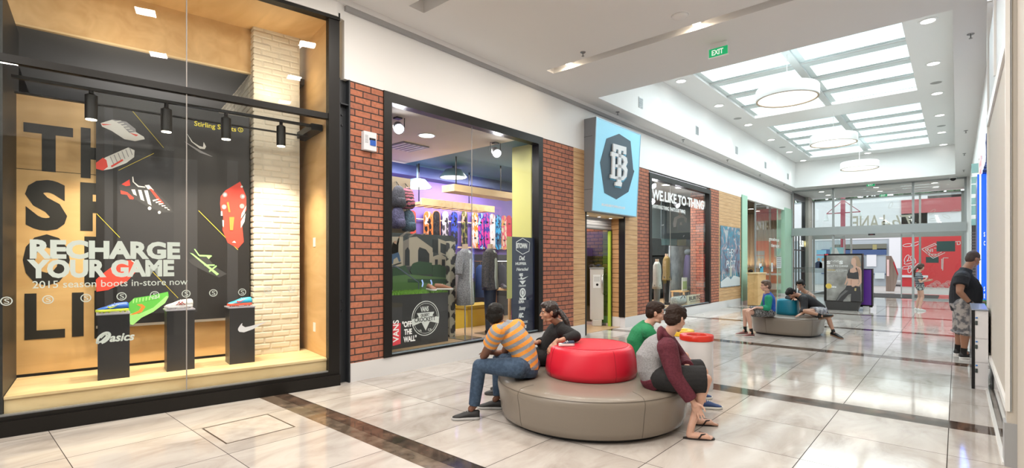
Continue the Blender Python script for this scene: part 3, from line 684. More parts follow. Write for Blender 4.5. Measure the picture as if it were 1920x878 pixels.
# plinths and boots
PLN = mat('charcoal_plinth', (.022, .022, .026), .35); CAPW = mat('plinth_cap', (.35, .35, .42), .3)
specs = (((183, 714.6), (243, 707), 592, 'left', (.015, .10, .45), (.70, .85, .08), 'blue football boot with a yellow tick on the left plinth'),
         ((312.6, 698), (365, 692), 584, 'middle', (.72, .72, .72), (.75, .75, .75), 'white football boot with dark red stripes on the middle plinth'),
         ((430.5, 684.4), (477, 678.5), 579, 'right', (.03, .38, .62), (.80, .10, .05), 'light blue football boot with a red sole on the right plinth'))
for (xl, yl), (xr, yr), yt, which, c1, c2, lab in specs:
    pl_, pr_ = onZ(xl, yl, DZ), onZ(xr, yr, DZ)
    ul, dl = (pl_ - FS.o).dot(FS.r), -(pl_ - FS.o).dot(FS.n); ur = (pr_ - FS.o).dot(FS.r)
    wd = ur - ul; zt = FS.px(xl, yt, -dl)[1]
    t = thing('display_plinth', 'charcoal display plinth on the plywood deck, ' + {'left': 'the leftmost, carrying a blue boot', 'middle': 'between the other two, carrying a white boot', 'right': 'the rightmost, beside the white brick column'}[which], 'plinth', tuple(FS.p((ul + ur) / 2, DZ, -dl - .13)), group='boot plinths in the sports shop window')
    obj('body', bxs(ul, ur, DZ, zt, dl, dl + .26), PLN, t); obj('cap', bxs(ul - .012, ur + .006, zt, zt + .015, dl - .006, dl + .266), CAPW, t)
    s = thing('football_boot', lab, 'boot', tuple(FS.p((ul + ur) / 2, zt + .027, -dl - .13)), group='football boots on the plinths')
    dirn = (-FS.r + FS.n * .12).normalized(); side = Vector((0, 0, 1)).cross(dirn)
    org = FS.p((ul + ur) / 2, zt + .027, -dl - .10) - dirn * .125
    M_ = Matrix(((dirn.x, side.x, 0, org.x), (dirn.y, side.y, 0, org.y), (0, 0, 1, org.z), (0, 0, 0, 1)))
    shoe_parts(s, M_, .27, mat('boot_%s_upper' % which, c1, .35), mat('boot_%s_sole' % which, c2, .4), mat('boot_%s_lace' % which, tuple(q * .5 + .3 for q in c1), .5), 0, mat('boot_%s_sole' % which, c2, .4))
    # side mark
    fr = Fr(org + dirn * .03 + Vector((0, 0, .02)) + side * (.041), dirn * -1, (0, 0, 1))
    mk = MB(); fr = Fr(org + dirn * .16 - Vector((0, 0, 0)) , -dirn, (0, 0, 1))
    wv = .044
    if which == 'middle':
        for o_ in (0, .03): strokepoly(mk, fr, [(-.01 + o_, .03), (.03 + o_, .075)], .006, wv - .006, wv)
        for o_ in (0, .03): strokepoly(mk, fr, [(.05 + o_, .03), (.01 + o_, .07)], .006, wv - .006, wv)
    else: mk.poly([(-.02, .045), (.0, .035), (.03, .045), (.075, .075), (.03, .055), (.0, .05), (-.02, .062)], fr, wv - .004, wv)
    obj('side_mark', mk, mat('mark_' + which, {'left': (.75, .85, .1), 'middle': (.4, .02, .03), 'right': (.7, .08, .1)}[which], .4), s)
# track and spotlights
trk = thing('light_track', 'black ceiling track running behind the sports shop transom', 'light track', tuple(FS.p(-1.5, 3.33, -.28)))
obj('rail', bxs(-3.05, -.3, 3.27, 3.30, .26, .30), BLACK, trk); obj('bracket', bxs(-.34, -.2, 3.22, 3.30, .2, .9), BLACK, trk); obj('second_rail', bxs(-3.05, -.3, 3.19, 3.205, .5, .54), BLACK, trk)
for k, (x, y) in enumerate(((171, 224), (312, 247), (424, 261), (527, 274))):
    u, z = FS.px(x, y, -.28)
    lab = 'black cylinder spotlight on the sports shop track, ' + ['above the big letters', 'second from the left', 'third, over the yellow shop name', 'in front of the white brick column'][k]
    t = thing('track_spotlight', lab, 'spotlight', tuple(FS.p(u, z, -.28)), group='cylinder spotlights in the sports shop window')
    p = FS.p(u, z, -.28); mb = MB(); mb.lathe([(.046, .0), (.052, .0), (.052, .24), (.02, .26), (.02, 3.27 - z)], p, 24); obj('housing', mb, BLACK, t, smooth=True, auto=40)
    mb = MB(); mb.lathe([(.001, -.006), (.045, -.006), (.045, -.001), (.001, -.001)], p, 20); obj('lamp', mb, LAMPW, t)
    l = bpy.data.lights.new('track_spot', 'SPOT'); l.energy = 150; l.spot_size = 1.75; l.spot_blend = .7; l.color = (1, .84, .62); l.shadow_soft_size = .05
    o = bpy.data.objects.new('track_spot', l); COL.objects.link(o); o.location = FS.p(u, z - .02, -.28); o.rotation_euler = ((FS.p(u, 0, -.75) - FS.p(u, z, -.28)).to_track_quat('-Z', 'Y')).to_euler()
for u in (-2.2, -.7):
    l = area('soffit_fill', FS.p(u, 3.6, -.5), (PI, 0, 0), .3, .3, 5, (1, .82, .58))  # added uplight to brighten the plywood soffit, no fitting there

# ================================================================== right wall: shop window beside the camera, column
GL = struct('window_4', (lambda mb: (mb.box((RX, 5.50, .36), (RX + .05, 8.95, .42)), mb)[1])(MB()), WALU)
def rb(name, a, b, m=WALU, par=GL): mb = MB(); mb.box(a, b); return obj(name, mb, m, par)
rb('window_frame', (RX, 5.52, .42), (RX + .05, 5.60, 4.4)); rb('window_frame', (RX, 8.86, .42), (RX + .05, 8.95, 4.87)); rb('window_frame', (RX, 7.3, 3.5), (RX + .05, 7.36, 4.87))
rb('transom', (RX, 5.5, 3.28), (RX + .06, 8.95, 3.40)); rb('low_panel', (RX + .02, 5.5, 0.03), (RX + .04, 8.95, .36), mat('low_mirror_panel', (.40, .38, .35), .05, .9))
rb('floor_channel', (RX - .03, 5.37, 0), (RX - .005, 8.5, .02)); 
BEIGE = mat('beige_partition', (.52, .48, .42), .6)
rb('screen_panel', (RX + .02, 5.6, .42), (RX + .03, 8.86, 3.28), BEIGE); rb('upper_screen', (RX + .02, 5.6, 3.40), (RX + .03, 8.86, 4.4), mat('pale_upper_screen', (.6, .64, .66), .5))
mb = MB(); mb.box((RX + .42, 6.0, 0), (RX + .5, 8.9, 3.6)); mb.box((RX + .06, 8.7, 0), (RX + .42, 8.8, 3.6)); mb.box((RX + .06, 5.6, 3.9), (RX + 2, 8.9, 4.0)); mb.box((RX + .06, 5.6, .30), (RX + .5, 8.8, .36))
obj('display_lining', mb, BEIGE, GL)
mb = MB(); mb.box((RX - .005, 5.35, .33), (RX + .9, 5.50, CZ)); c4 = struct('wall_pier', mb, BEIGE)
mb = MB(); mb.box((RX - .02, 5.34, 0), (RX + .9, 5.51, .33)); obj('stone_base', mb, mat('grey_stone_base', (.33, .34, .35), .35), c4)
mb = MB(); mb.box((RX - .015, 5.335, .42), (RX + .015, 5.36, CZ)); obj('edge_bead', mb, WALU, c4)
mb = MB(); mb.box((RX + .012, 5.335, .42), (RX + .02, 5.34, CZ)); obj('bead_line', mb, ALU, c4)
mb = MB(); mb.box((RX + .05, 1.2, 0), (RX + .1, 5.34, 4.4)); obj('side_return', mb, BEIGE, c4)

# kiosk on the right wall: white drawer cabinet, blue neon panel, signs
t = thing('drawer_cabinet', 'white drawer cabinet with a black front edge beside the shop window on the right wall', 'cabinet', (.21, 8.6, 0))
def kb(name, a, b, m, par, **k): mb = MB(); mb.box(a, b); return obj(name, mb, m, par, **k)
KW = mat('kiosk_white', (.70, .70, .72), .35); KB = mat('kiosk_black', (.01, .01, .012), .15)
kb('body', (.165, 8.36, 0), (.285, 9.5, .955), KW, t); kb('black_edge', (.135, 8.35, 0), (.165, 9.5, .96), KB, t); kb('top', (.135, 8.34, .96), (.285, 9.5, .975), mat('kiosk_top', (.3, .35, .45), .2), t)
for k in range(3):
    z = .12 + .29 * k
    dr = kb('drawer', (.168, 8.352, z - .08), (.284, 8.36, z + .20), KW, t)
    kb('lock_plate', (.168, 8.345, z + .08), (.19, 8.352, z + .13), mat('lock_dark', (.08, .1, .1), .3, .5), dr); kb('blue_tag', (.172, 8.346, z + .16), (.19, 8.352, z + .175), mat('tag_blue', (.03, .2, .6), .4), dr)
NEON = mat('neon_blue', (.005, .03, .25), .4, emit=(.01, .14, 1), es=1.0); NEONW = E('neon_tube', (.75, .85, 1), 2.5)
t = thing('phone_kiosk', 'tall kiosk with a glowing blue neon edge on the right wall', 'kiosk', (.3, 11.8, 0))
kb('panel', (.27, 11.86, .0), (.378, 13.0, 3.05), mat('kiosk_navy', (.02, .06, .25), .3), t); kb('lit_face', (.265, 11.8, .9), (.378, 11.86, 3.05), NEON, t)
mb = MB(); mb.cyl((.302, 11.78, .9), (.302, 11.78, 3.05), .010, 10); obj('tube', mb, NEONW, t)
kb('lower_panel', (.26, 11.8, 0), (.378, 11.86, .9), mat('kiosk_green', (.10, .55, .15), .4), t); 
l = area('kiosk_neon', (.1, 11.6, 2.0), (PI / 2, 0, PI), .1, 2.0, 4, (.15, .3, 1))
fk = FY(11.79); mb = MB()
for c, z in (('S', 1.98), ('C', 1.83), ('S', 1.05), ('E', .93)): fit_text(c, .075, .028, fk, .345, z, mb=mb, bold=.02)
obj('lettering', mb, E('kiosk_letters', (.8, .85, .9), .9), t)
RS = mat('sign_red', (.62, .03, .05), .35)
FRR = Fr((.378, 0, 0), (0, -1, 0))
t = thing('games_shop_sign', 'red and white EB GAMES letters standing off the right wall above the blue kiosk', 'sign', (.37, 11.7, 3.4))
def mirY(x): return onX(x, 383, -12.05).y
for body, xa, xb, m_ in (('EB', 945, 908, E('sign_letter_red', (.9, .05, .06), 1.2)), ('GAMES', 902, 826, E('sign_letter_white', (.85, .9, 1), 1.3))):
    mb = fit_text(body, .40, abs(mirY(xa) - mirY(xb)), FRR, -mirY(xa), 3.08, bold=.03, w=.055); 
    obj('letters', mb, m_, t)
    mb = fit_text(body, .40, abs(mirY(xa) - mirY(xb)), FRR, -mirY(xa), 3.08, bold=.035, w=.025, extrude=.024); obj('letter_sides', mb, RS if body == 'EB' else mat('sign_side_navy', (.03, .06, .2), .4), t)
t = thing('glass_display_shelf', 'pale green glass shelf sign hanging on the right wall behind the blue kiosk', 'sign', (.2, 15, 2.4))
GG = mat('pale_green_glass', (.30, .52, .50), .2)
for k in range(6): kb('shelf_panel', (.24, 15.0, 2.35 + .23 * k), (.355, 15.06, 2.35 + .23 * k + (.20 if k % 2 else .14)), GG, t)
kb('frame', (.355, 15.0, 2.3), (.378, 15.08, 3.8), WALU, t)
t = thing('shutter_post', 'dark louvred post on the right wall below the pale green sign', 'post', (.2, 15.3, 0))
kb('post', (.25, 15.3, 0), (.378, 15.5, 2.4), mat('louvre_dark', (.06, .05, .05), .5), t)
for k in range(30): kb('louvre', (.245, 15.295, .3 + .065 * k), (.33, 15.3, .33 + .065 * k), mat('louvre_edge', (.14, .12, .12), .5), t)

# ================================================================== entrance wall
YE = 26.5; YB = 30.5
def eb(name, x0, x1, z0, z1, y=YE, d=.08, m=ALU, par=None):
    mb = MB(); mb.box((x0, y, z0), (x1, y + d, z1))
    return obj(name, mb, m, par)
w5 = tag(eb('window_5', -5.83, .29, 2.75, 3.11, YE - .06, .2), kind='structure')
for x0, x1 in ((-5.83, -5.76), (-4.20, -4.12), (-1.39, -1.31), (.22, .29)): eb('mullion', x0, x1, 3.11, 4.84, par=w5)
for x0, x1 in ((-5.83, -5.76), (-4.20, -4.12), (-1.39, -1.31), (.22, .29)): eb('mullion', x0, x1, 0, 2.75, par=w5)
eb('head_frame', -5.83, .29, 4.80, 4.87, par=w5)
for x0, x1 in ((-5.76, -4.20), (-4.12, -1.39), (-1.31, .22)): eb('pane', x0, x1, 3.11, 4.80, YE + .03, .012, GLASS2, w5)
for x0, x1 in ((-5.76, -4.20), (-1.31, .22)): eb('pane', x0, x1, .06, 2.75, YE + .03, .012, GLASS2, w5); eb('foot_rail', x0, x1, 0, .06, par=w5)
FROSTB = glass('frosted_band', (.80, .82, .82), .10, .35)
eb('frosted_band', -5.76, -4.20, 1.05, 1.30, YE + .015, .01, FROSTB, w5)
eb('sliding_leaf', -4.12, -3.75, .05, 2.7, YE + .12, .03, GLASS2, w5); eb('sliding_leaf', -1.76, -1.39, .05, 2.7, YE + .12, .03, GLASS2, w5)
eb('leaf_stile', -3.79, -3.75, .05, 2.7, YE + .11, .05, ALU, w5); eb('leaf_stile', -1.76, -1.72, .05, 2.7, YE + .11, .05, ALU, w5)
w6 = tag(eb('window_6', -5.75, .29, 2.72, 3.0, YB, .12), kind='structure')
for x0, x1 in ((-5.70, -5.62), (-4.05, -3.97), (-1.34, -1.26), (.15, .29)):
    eb('mullion', x0, x1, 3.0, 4.72, YB, par=w6); eb('mullion', x0, x1, 0, 2.72, YB, par=w6)
eb('head_frame', -5.75, .29, 4.70, 4.76, YB, par=w6)
for x0, x1 in ((-5.62, -4.05), (-3.97, -1.34), (-1.26, .15)): eb('pane', x0, x1, 3.0, 4.7, YB + .03, .012, GLASS2, w6)
for x0, x1 in ((-5.62, -4.05), (-1.26, .15)): eb('pane', x0, x1, .05, 2.72, YB + .03, .012, GLASS2, w6)
struct('ceiling_lobby', (lambda mb: (mb.box((-5.95, YE + .08, 4.87), (.4, YB + .5, 4.95)), mb)[1])(MB()), WHITE)
mb = MB(); mb.box((RX, YE, 0), (RX + .2, YB + .2, 4.87)); struct('wall_lobby_right', mb, WHITE)
mb = MB(); mb.box((-6.05, 26.6, 0), (-5.87, 27.15, 4.6)); lw = struct('wall_lobby_left', mb, BRICK)
mb = MB(); mb.box((-6.05, 26.6, 4.6), (-5.87, 30.5, 4.87)); mb.box((-6.0, 27.15, 2.95), (-5.87, 29.6, 3.15)); mb.box((-6.0, 27.15, 0), (-5.87, 27.25, 4.6)); mb.box((-6.0, 29.5, 0), (-5.87, 29.6, 4.6)); obj('dark_frame', mb, STEEL, lw)
for yy in (27.8, 28.4, 29.0): kb('glazing_bar', (-5.95, yy, 0), (-5.90, yy + .05, 2.95), STEEL, lw)
for zz in (1.2, 2.1): kb('glazing_bar', (-5.95, 27.2, zz), (-5.90, 29.6, zz + .05), STEEL, lw)
kb('grey_pier', (-6.05, 29.6, 0), (-5.72, 30.5, 4.87), mat('grey_pier', (.42, .41, .38), .6), lw)
kb('lit_room', (-6.6, 27.2, 0), (-6.5, 29.6, 4.6), mat('pale_room', (.55, .58, .55), .6), lw)
for (x, y) in ((-4.8, 27.6), (-4.8, 29.2), (-2.7, 27.6), (-2.7, 29.2), (-.7, 27.6), (-.7, 29.2)):
    t = thing('lobby_downlight', 'recessed round downlight in the lobby ceiling behind the entrance glass', 'downlight', (x, y, 4.86), group='lobby ceiling downlights')
    mb = MB(); mb.ring([(.11, -.02), (.15, -.02), (.15, .0), (.11, .0)], (x, y, 4.87), 20); obj('rim', mb, WHITE, t)
    mb = MB(); mb.lathe([(.001, -.012), (.11, -.012), (.11, -.005), (.001, -.005)], (x, y, 4.87), 20); obj('lamp', mb, E('lobby_lamp', (1, .92, .8), 6), t)
# mirrored lane lettering on the inner upper glass
fb = FY(YB); GT = mat('lane_grey', (.42, .42, .36), .6)
t = thing('glass_lettering', 'mirrored grey lane lettering on the upper lobby glass', 'lettering', (-3, YB, 3.3))
a = fb.px(1661, 428, .01); b = fb.px(1600, 428, .01)
wd = a[0] - b[0]
mb = text_mb('LANE', .95, fb, a[0], a[1], w=.01, bold=.012, mirror=True, sx=wd / text_w('LANE', .95, .012 * .95)); obj('word', mb, GT, t)
a = fb.px(1722, 428, .01)
mb = text_mb('The', .95, fb, a[0], a[1], w=.01, mirror=True, shear=.35, sx=.9); obj('word', mb, GT, t)
for x, y, r in ((1748, 398, .9), (1774, 406, -.6), (1792, 396, .2), (1750, 412, .1), (1670, 385, 1.2)):
    u, v = fb.px(x, y, .01); mb = MB()
    pts = [(u + .16 * math.cos(q) * math.cos(r) - .06 * math.sin(q) * math.sin(r), v + .16 * math.cos(q) * math.sin(r) + .06 * math.sin(q) * math.cos(r)) for q in [2 * PI * i / 16 for i in range(17)]]
    strokepoly(mb, fb, pts, .012, .008, .012); obj('leaf_outline', mb, GT, t)
# floor mat in the lobby
mb = MB(); mb.box((-5.2, 27.0, .002), (-.6, 30.3, .012)); mt = tag(obj('entrance_mat', mb, mat('mat_black', (.03, .03, .03), .8)), 'long black ribbed mat on the lobby floor between the two glass walls', 'mat')

# ================================================================== outside
PAVE = mat('outdoor_paving', (.42, .40, .38), .8, bump=.2, bscale=8)
mb = MB(); mb.box((-40, 30.9, -.06), (30, 60, -.005)); mb.box((-7, 30.5, -.06), (1, 30.95, -.002)); struct('floor_street', mb, PAVE)
YO = 40.0; fo = FY(YO)
def ob(name, x0, y0, x1, y1, m, par, w=0, d=.2):
    """a rectangle seen between two photo corners on the facade plane"""
    a = fo.px(x0, y0, w); b = fo.px(x1, y1, w); mb = MB(); mb.box((a[0], a[1], w - d), (b[0], b[1], w), fo); return obj(name, mb, m, par)
t = thing('street_shop', 'grey and white shop building across the street, seen through the entrance', 'building', (-9, YO, 0))
OWH = mat('render_white', (.72, .71, .74), .8); OGR = mat('facade_grey', (.42, .46, .50), .6); OBL = mat('facade_blue', (.05, .09, .22), .5)
a = fo.px(1480, 300); b = fo.px(1700, 300)
mb = MB(); mb.box((-22, 3.0, -3), (b[0] + 1, 5.6, 0), fo); obj('upper_wall', mb, OWH, t)
mb = MB(); mb.box((-22, 0, -3), (b[0] - .8, 3.0, -.05), fo); obj('ground_floor', mb, OGR, t)
ob('blue_band', 1540, 468, 1662, 478, OBL, t, .05, .1); ob('dark_base', 1540, 512, 1720, 516, OBL, t, .05, .1); ob('sign_strip', 1565, 459, 1662, 468, mat('sign_mixed', (.15, .15, .12), .5), t, .05, .1); ob('yellow_sign', 1636, 459, 1644, 468, mat('sign_yellow', (.32, .28, .12), .5), t, .06, .1)
ob('white_notice', 1625, 478, 1643, 500, OWH, t, .06, .1); ob('notice_board', 1641, 515, 1660, 520, OGR, t, .06, .1); ob('equipment', 1640, 512, 1658, 523, mat('facade_pale', (.6, .65, .66), .5), t, .4, .3)
ob('white_pillar', 1667, 446, 1690, 503, OWH, t, .1, .3); ob('grey_pillar_base', 1667, 503, 1690, 526, mat('facade_stone', (.33, .36, .40), .7), t, .1, .3)
ob('shop_window', 1545, 483, 1620, 510, mat('street_window', (.15, .2, .24), .1), t, .03, .05)
t2 = thing('red_street_wall', 'bright red shop wall with white leaf drawings across the street', 'building', (1, YO, 0)); ORED = mat('facade_red', (.60, .035, .04), .6)
a = fo.px(1690, 447); mb = MB(); mb.box((a[0], 0, -3), (14, 3.25, .1), fo); obj('lower_wall', mb, ORED, t2)
mb = MB(); mb.box((a[0], 3.25, -3), (14, 4.55, 0), fo); obj('white_wall', mb, OWH, t2); mb = MB(); mb.box((a[0], 4.55, -3), (14, 5.4, .1), fo); obj('red_fascia', mb, mat('facade_dull_red', (.45, .10, .11), .6), t2)
ob('white_rail', 1690, 516, 1740, 521, OWH, t2, .2, .1)
for k, (x, y, r) in enumerate(((1700, 485, 1.2), (1704, 492, .4), (1700, 502, .2), (1706, 505, 1.4), (1712, 487, 2.0), (1716, 458, .5), (1702, 460, .1), (1720, 500, 1))):
    u, v = fo.px(x, y, .11); mb = MB(); L_ = .24
    pts = [(u + L_ * math.cos(q) * math.cos(r) - .09 * math.sin(q) * math.sin(r), v + L_ * math.cos(q) * math.sin(r) + .09 * math.sin(q) * math.cos(r)) for q in [2 * PI * i / 14 for i in range(15)]]
    strokepoly(mb, fo, pts, .03, .105, .12); obj('leaf_drawing', mb, OWH, t2)
mb = MB(); mb.box((-22, 5.6, -8), (14, 5.75, -.4), fo)
tag(obj('roof_edge', mb, mat('roof_grey', (.3, .33, .34), .6), t), kind=None)
# trees beyond the roofs
random.seed(5)
LEAF = mat('tree_leaves', (.10, .17, .09), .8)
for k, (x, h) in enumerate(((-15, 8.6), (-10.6, 8.0), (-6.2, 8.4), (-1.8, 7.9))):
    h += .4
    tr = thing('street_tree', 'green tree top showing over the white shop roof, ' + ['the leftmost', 'second from the left', 'second from the right', 'the rightmost'][k], 'tree', (x, 50.5, 0), group='trees behind the street shops')
    mb = MB()
    for q in range(420):
        v = Vector((random.gauss(0, 1), random.gauss(0, 1), random.gauss(0, 1))).normalized() * random.uniform(.5, 1) ** .5
        c = Vector((x + v.x * 2.0, 50.5 + v.y * 1.6, h - 1.6 + v.z * 1.5)); s_ = .28
        n_ = Vector((random.gauss(0, 1), random.gauss(0, 1), random.gauss(0, 1))).normalized(); a_ = n_.orthogonal().normalized() * s_; b_ = n_.cross(a_)
        mb.add([c + a_, c + b_, c - a_, c - b_], [(0, 1, 2, 3)])
    obj('crown', mb, LEAF, tr); mb = MB(); mb.tube([(x, 50.5, 0), (x + .1, 50.5, h - 2)], [.2, .1], 8); obj('trunk', mb, mat('bark', (.12, .08, .05), .8), tr)
# red lamp pole between
fp = FY(35.0)
t = thing('red_lamp_pole', 'dull red street pole with two slim arms carrying bell lamps', 'lamp post', tuple(Vector((fp.px(1580, 500)[0], 35, 0))))
x0 = fp.px(1576, 420)[0]; x1 = fp.px(1584, 420)[0]; RP = mat('pole_red', (.34, .05, .08), .5)
kb('pole', (x0, 35, -.005), (x1, 35.2, 6.2), RP, t)
for xe, ye in ((1549, 401), (1613, 397)):
    q = fp.px(xe, ye); c = fp.px(1580, 399); mb = MB(); mb.tube([(c[0], 35.1, c[1]), (q[0], 35.1, q[1])], .03, 8); mb.tube([(c[0], 35.1, c[1] + .75), (q[0], 35.1, q[1])], .02, 8); obj('arm', mb, RP, t)
    mb = MB(); mb.lathe([(.02, 0), (.06, -.1), (.10, -.3), (.16, -.42)], (q[0], 35.1, q[1]), 14); obj('bell_lamp', mb, mat('bell_white', (.6, .62, .63), .4), t)
# wooden wayfinding totem
ft = FY(33.0); a = ft.px(1661, 541); b = ft.px(1671, 480)
t = thing('wayfinding_totem', 'timber wayfinding totem with a red strip outside the entrance doors', 'sign', ((a[0] + b[0]) / 2, 33, 0))
mb = MB(); z = b[1]; mb.poly([(a[0], -.005), (b[0] + .12, -.005), (b[0] + .30, .9), (b[0] + .12, z - .3), (b[0], z), (a[0], z)], ft, -.12, 0); obj('body', mb, wood_mat('totem_wood', (.33, .24, .20), (.25, .17, .14)), t)
q0 = ft.px(1663, 518); q1 = ft.px(1667, 487); kb('red_strip', (q0[0], 32.985, q0[1]), (q1[0], 32.999, q1[1]), E('totem_red', (.8, .02, .03), .35), t)
mb = MB(); mb.poly([(b[0] + .12, z - .3), (b[0] + .30, .9), (b[0] + .26, .85), (b[0] + .08, z - .35)], ft, 0, .01); obj('side_strip', mb, RS, t)
# drawings on the right lobby glass
t = thing('glass_drawing', 'white line drawing of a kite-shaped emblem and waves on the right lobby glass', 'decal', (-.6, YB, 1.3))
WD = mat('drawing_white', (.78, .80, .80), .6)
zz = Zp((1640, 440), 5.489)
def glyph(pts, wd=.03, m=WD): 
    mb = MB(); strokepoly(mb, fb, [fb.px(x, y, .02) for x, y in zz(pts)], wd, .015, .022); obj('stroke', mb, m, t)
for p in ([(485, 150), (620, 90), (640, 110)], [(485, 150), (600, 245), (725, 185)], [(520, 150), (630, 105)], [(520, 155), (605, 225), (690, 180)], [(540, 175), (545, 145), (575, 180), (580, 145)], [(595, 145), (595, 180)], [(610, 140), (635, 140)], [(540, 200), (660, 205)], [(700, 370), (705, 240), (760, 240)], [(690, 250), (690, 355)], [(850, 80), (850, 105), (880, 100), (880, 70), (830, 75)]): glyph(p)
for k in range(7):
    cx_, cy_ = 560 + 40 * k, 560 - (k % 3) * 22
    for r in (14, 26, 38): glyph([(cx_ + r * math.cos(q), cy_ - r * math.sin(q)) for q in [PI * i / 10 for i in range(11)]], .016)
a = fb.px(1756, 472, .02); b = fb.px(1791, 452, .02); mb = MB(); mb.box((a[0], a[1], .012), (b[0], b[1], .02), fb); obj('dark_panel', mb, mat('panel_green_black', (.05, .11, .11), .3), t)
a = fb.px(1736, 493, .02); b = fb.px(1760, 482, .02); mb = MB(); mb.box((a[0], a[1], .012), (b[0], b[1], .02), fb); obj('dark_panel', mb, mat('panel_green_black', (.05, .11, .11), .3), t)
# frosted garment-like shape and posters on the left side
t = thing('wall_poster', 'blue poster of two uniformed people on the entrance glass, behind the advertising stand', 'poster', (-4.9, YE - .02, 1.7))
fe = FY(YE); a = fe.px(1531, 503, .03); b = fe.px(1549, 469, .03)
mb = MB(); mb.box((a[0], a[1], .01), (b[0], b[1], .02), fe); obj('sheet', mb, mat('poster_sky', (.22, .48, .66), .5), t)
q = fe.px(1531, 478, .03); mb = MB(); mb.box((a[0], q[1] - .03, .02), (b[0], q[1], .022), fe); obj('red_line', mb, RS, t)
for x in (1535, 1543):
    u, v = fe.px(x, 487, .03); mb = MB(); mb.poly([(u + .06 * math.cos(k), v + .075 * math.sin(k)) for k in [2 * PI * i / 14 for i in range(14)]], fe, .02, .024); obj('face', mb, mat('printed_skin', (.45, .28, .2), .6), t)
    mb = MB(); mb.poly([(u - .14, a[1]), (u - .14, v - .16), (u - .05, v - .08), (u + .05, v - .08), (u + .14, v - .16), (u + .14, a[1])], fe, .02, .0235); obj('uniform', mb, mat('printed_navy' if x == 1535 else 'printed_white', (.02, .03, .07) if x == 1535 else (.6, .62, .64), .6), t)
t = thing('hanging_poster', 'pale blue travel poster with an aircraft tail seen above the advertising stand', 'poster', (-3.9, YB, 2.1))
a = fb.px(1556, 482, .1); b = fb.px(1584, 464, .1); mb = MB(); mb.box((a[0], a[1], .09), (b[0], b[1], .1), fb); obj('sheet', mb, mat('poster_pale_blue', (.35, .62, .72), .5), t)
mb = MB(); mb.poly([fb.px(x, y, .1) for x, y in ((1557, 481), (1560, 468), (1568, 465), (1575, 478), (1583, 480), (1583, 482))], fb, .1, .104); obj('aircraft', mb, WD, t)
mb = MB(); mb.tube([fb.p(a[0] + .3, b[1] - .02, .05), fb.p(a[0] + .3, 2.74, -.02)], .006, 6); obj('hanger', mb, ALU, t)
mb = MB(); mb.tube([fb.p(b[0] - .3, b[1] - .02, .05), fb.p(b[0] - .3, 2.74, -.02)], .006, 6); obj('hanger', mb, ALU, t)
t = thing('sandwich_shop_sign', 'white and yellow sandwich shop sign in the lobby side window', 'sign', (-5.85, 28.2, 2.3))
fl = FX(-5.86); u0, v0 = fl.px(1499, 462); u1, _ = fl.px(1515, 462)
mb = fit_text('SUB', .30, (u1 - u0) * .5, fl, u0, v0, bold=.03); obj('white_letters', mb, E('sign_white_lit', (.9, .9, .85), .9), t)
mb = fit_text('WAY', .30, (u1 - u0) * .5, fl, u0 + (u1 - u0) * .52, v0, bold=.03); obj('yellow_letters', mb, E('sign_yellow_lit', (.95, .7, .05), 1.0), t)

# ================================================================== cafe shop at the end of the left wall
MINT = mat('mint_paint', (.36, .58, .44), .5)
def fb_(name, u0, u1, z0, z1, d0, d1, m, par=None): mb = MB(); mb.box((u0, z0, -d1), (u1, z1, -d0), FL); return obj(name, mb, m, par)
w7 = tag(fb_('window_7', 19.22, 19.82, .12, 3.98, -.03, .25, MINT), kind='structure')
fb_('stone_foot', 19.22, 19.82, 0, .12, -.04, .25, PLINTH, w7)
fb_('mint_pier', 25.25, 26.6, .12, 4.0, -.03, .25, MINT, w7); fb_('stone_foot', 25.25, 26.6, 0, .12, -.04, .25, PLINTH, w7)
fb_('pane', 21.1, 25.25, .03, 3.9, .05, .065, GLASS, w7); fb_('thin_mullion', 21.05, 21.1, 0, 3.9, .03, .08, ALU, w7); fb_('thin_mullion', 24.3, 24.34, 0, 3.9, .04, .08, MINT, w7)
struct('ceiling_cafe', (lambda mb: (mb.box((19.0, 3.9, -6), (26.6, 4.0, -.14), FL), mb)[1])(MB()), mat('cafe_ceiling', (.10, .075, .06), .7))
struct('wall_cafe_side', (lambda mb: (mb.box((19.0, 0, -6), (19.1, 3.9, -.14), FL), mb)[1])(MB()), WHITE)
struct('wall_cafe_far', (lambda mb: (mb.box((26.5, 0, -6), (26.6, 3.9, -.3), FL), mb)[1])(MB()), WHITE)
cw = struct('wall_cafe_back', (lambda mb: (mb.box((19.0, 0, -6.1), (26.6, 4, -6), FL), mb)[1])(MB()), WHITE)
# pleated curtain and timber dado
CURT = mat('beige_curtain', (.60, .47, .36), .8)
t = thing('cafe_curtain', 'tall pleated beige curtain along the cafe wall above a timber dado', 'curtain', (-7.8, 26.36, 1.27))
mb = MB(); n = 240; top = []; bot = []
for i in range(n + 1):
    x = -9.6 + 3.62 * i / n; d = 26.36 + .045 * math.sin(i * .55) + .02 * math.sin(i * .23)
    bot.append(Vector((x, d, 1.27))); top.append(Vector((x, d, 3.88)))
mb.ring_loft([bot, top], cap=False, closed=False); obj('cloth', mb, CURT, t, smooth=True)
mb = MB(); mb.tube([(-9.6, 26.38, 3.885), (-5.98, 26.38, 3.885)], .012, 8); obj('rail', mb, ALU, t)
dd_ = thing('timber_dado', 'timber dado panelling under the beige cafe curtain', 'panelling', (-7.8, 26.3, .01))
kb('panel', (-9.7, 26.28, .012), (-5.98, 26.46, 1.22), PLY, dd_); kb('top_rail', (-9.7, 26.25, 1.22), (-5.98, 26.46, 1.25), PLYD, dd_)
struct('floor_cafe', (lambda mb: (mb.box((19.1, -.02, -5.99), (26.5, .01, -.15), FL), mb)[1])(MB()), mat('cafe_floor', (.14, .10, .075), .4))
area('cafe_cove', (-7.6, 26.15, 1.3), (PI * 1.08, 0, 0), 3.2, .1, 14, (1, .80, .45))
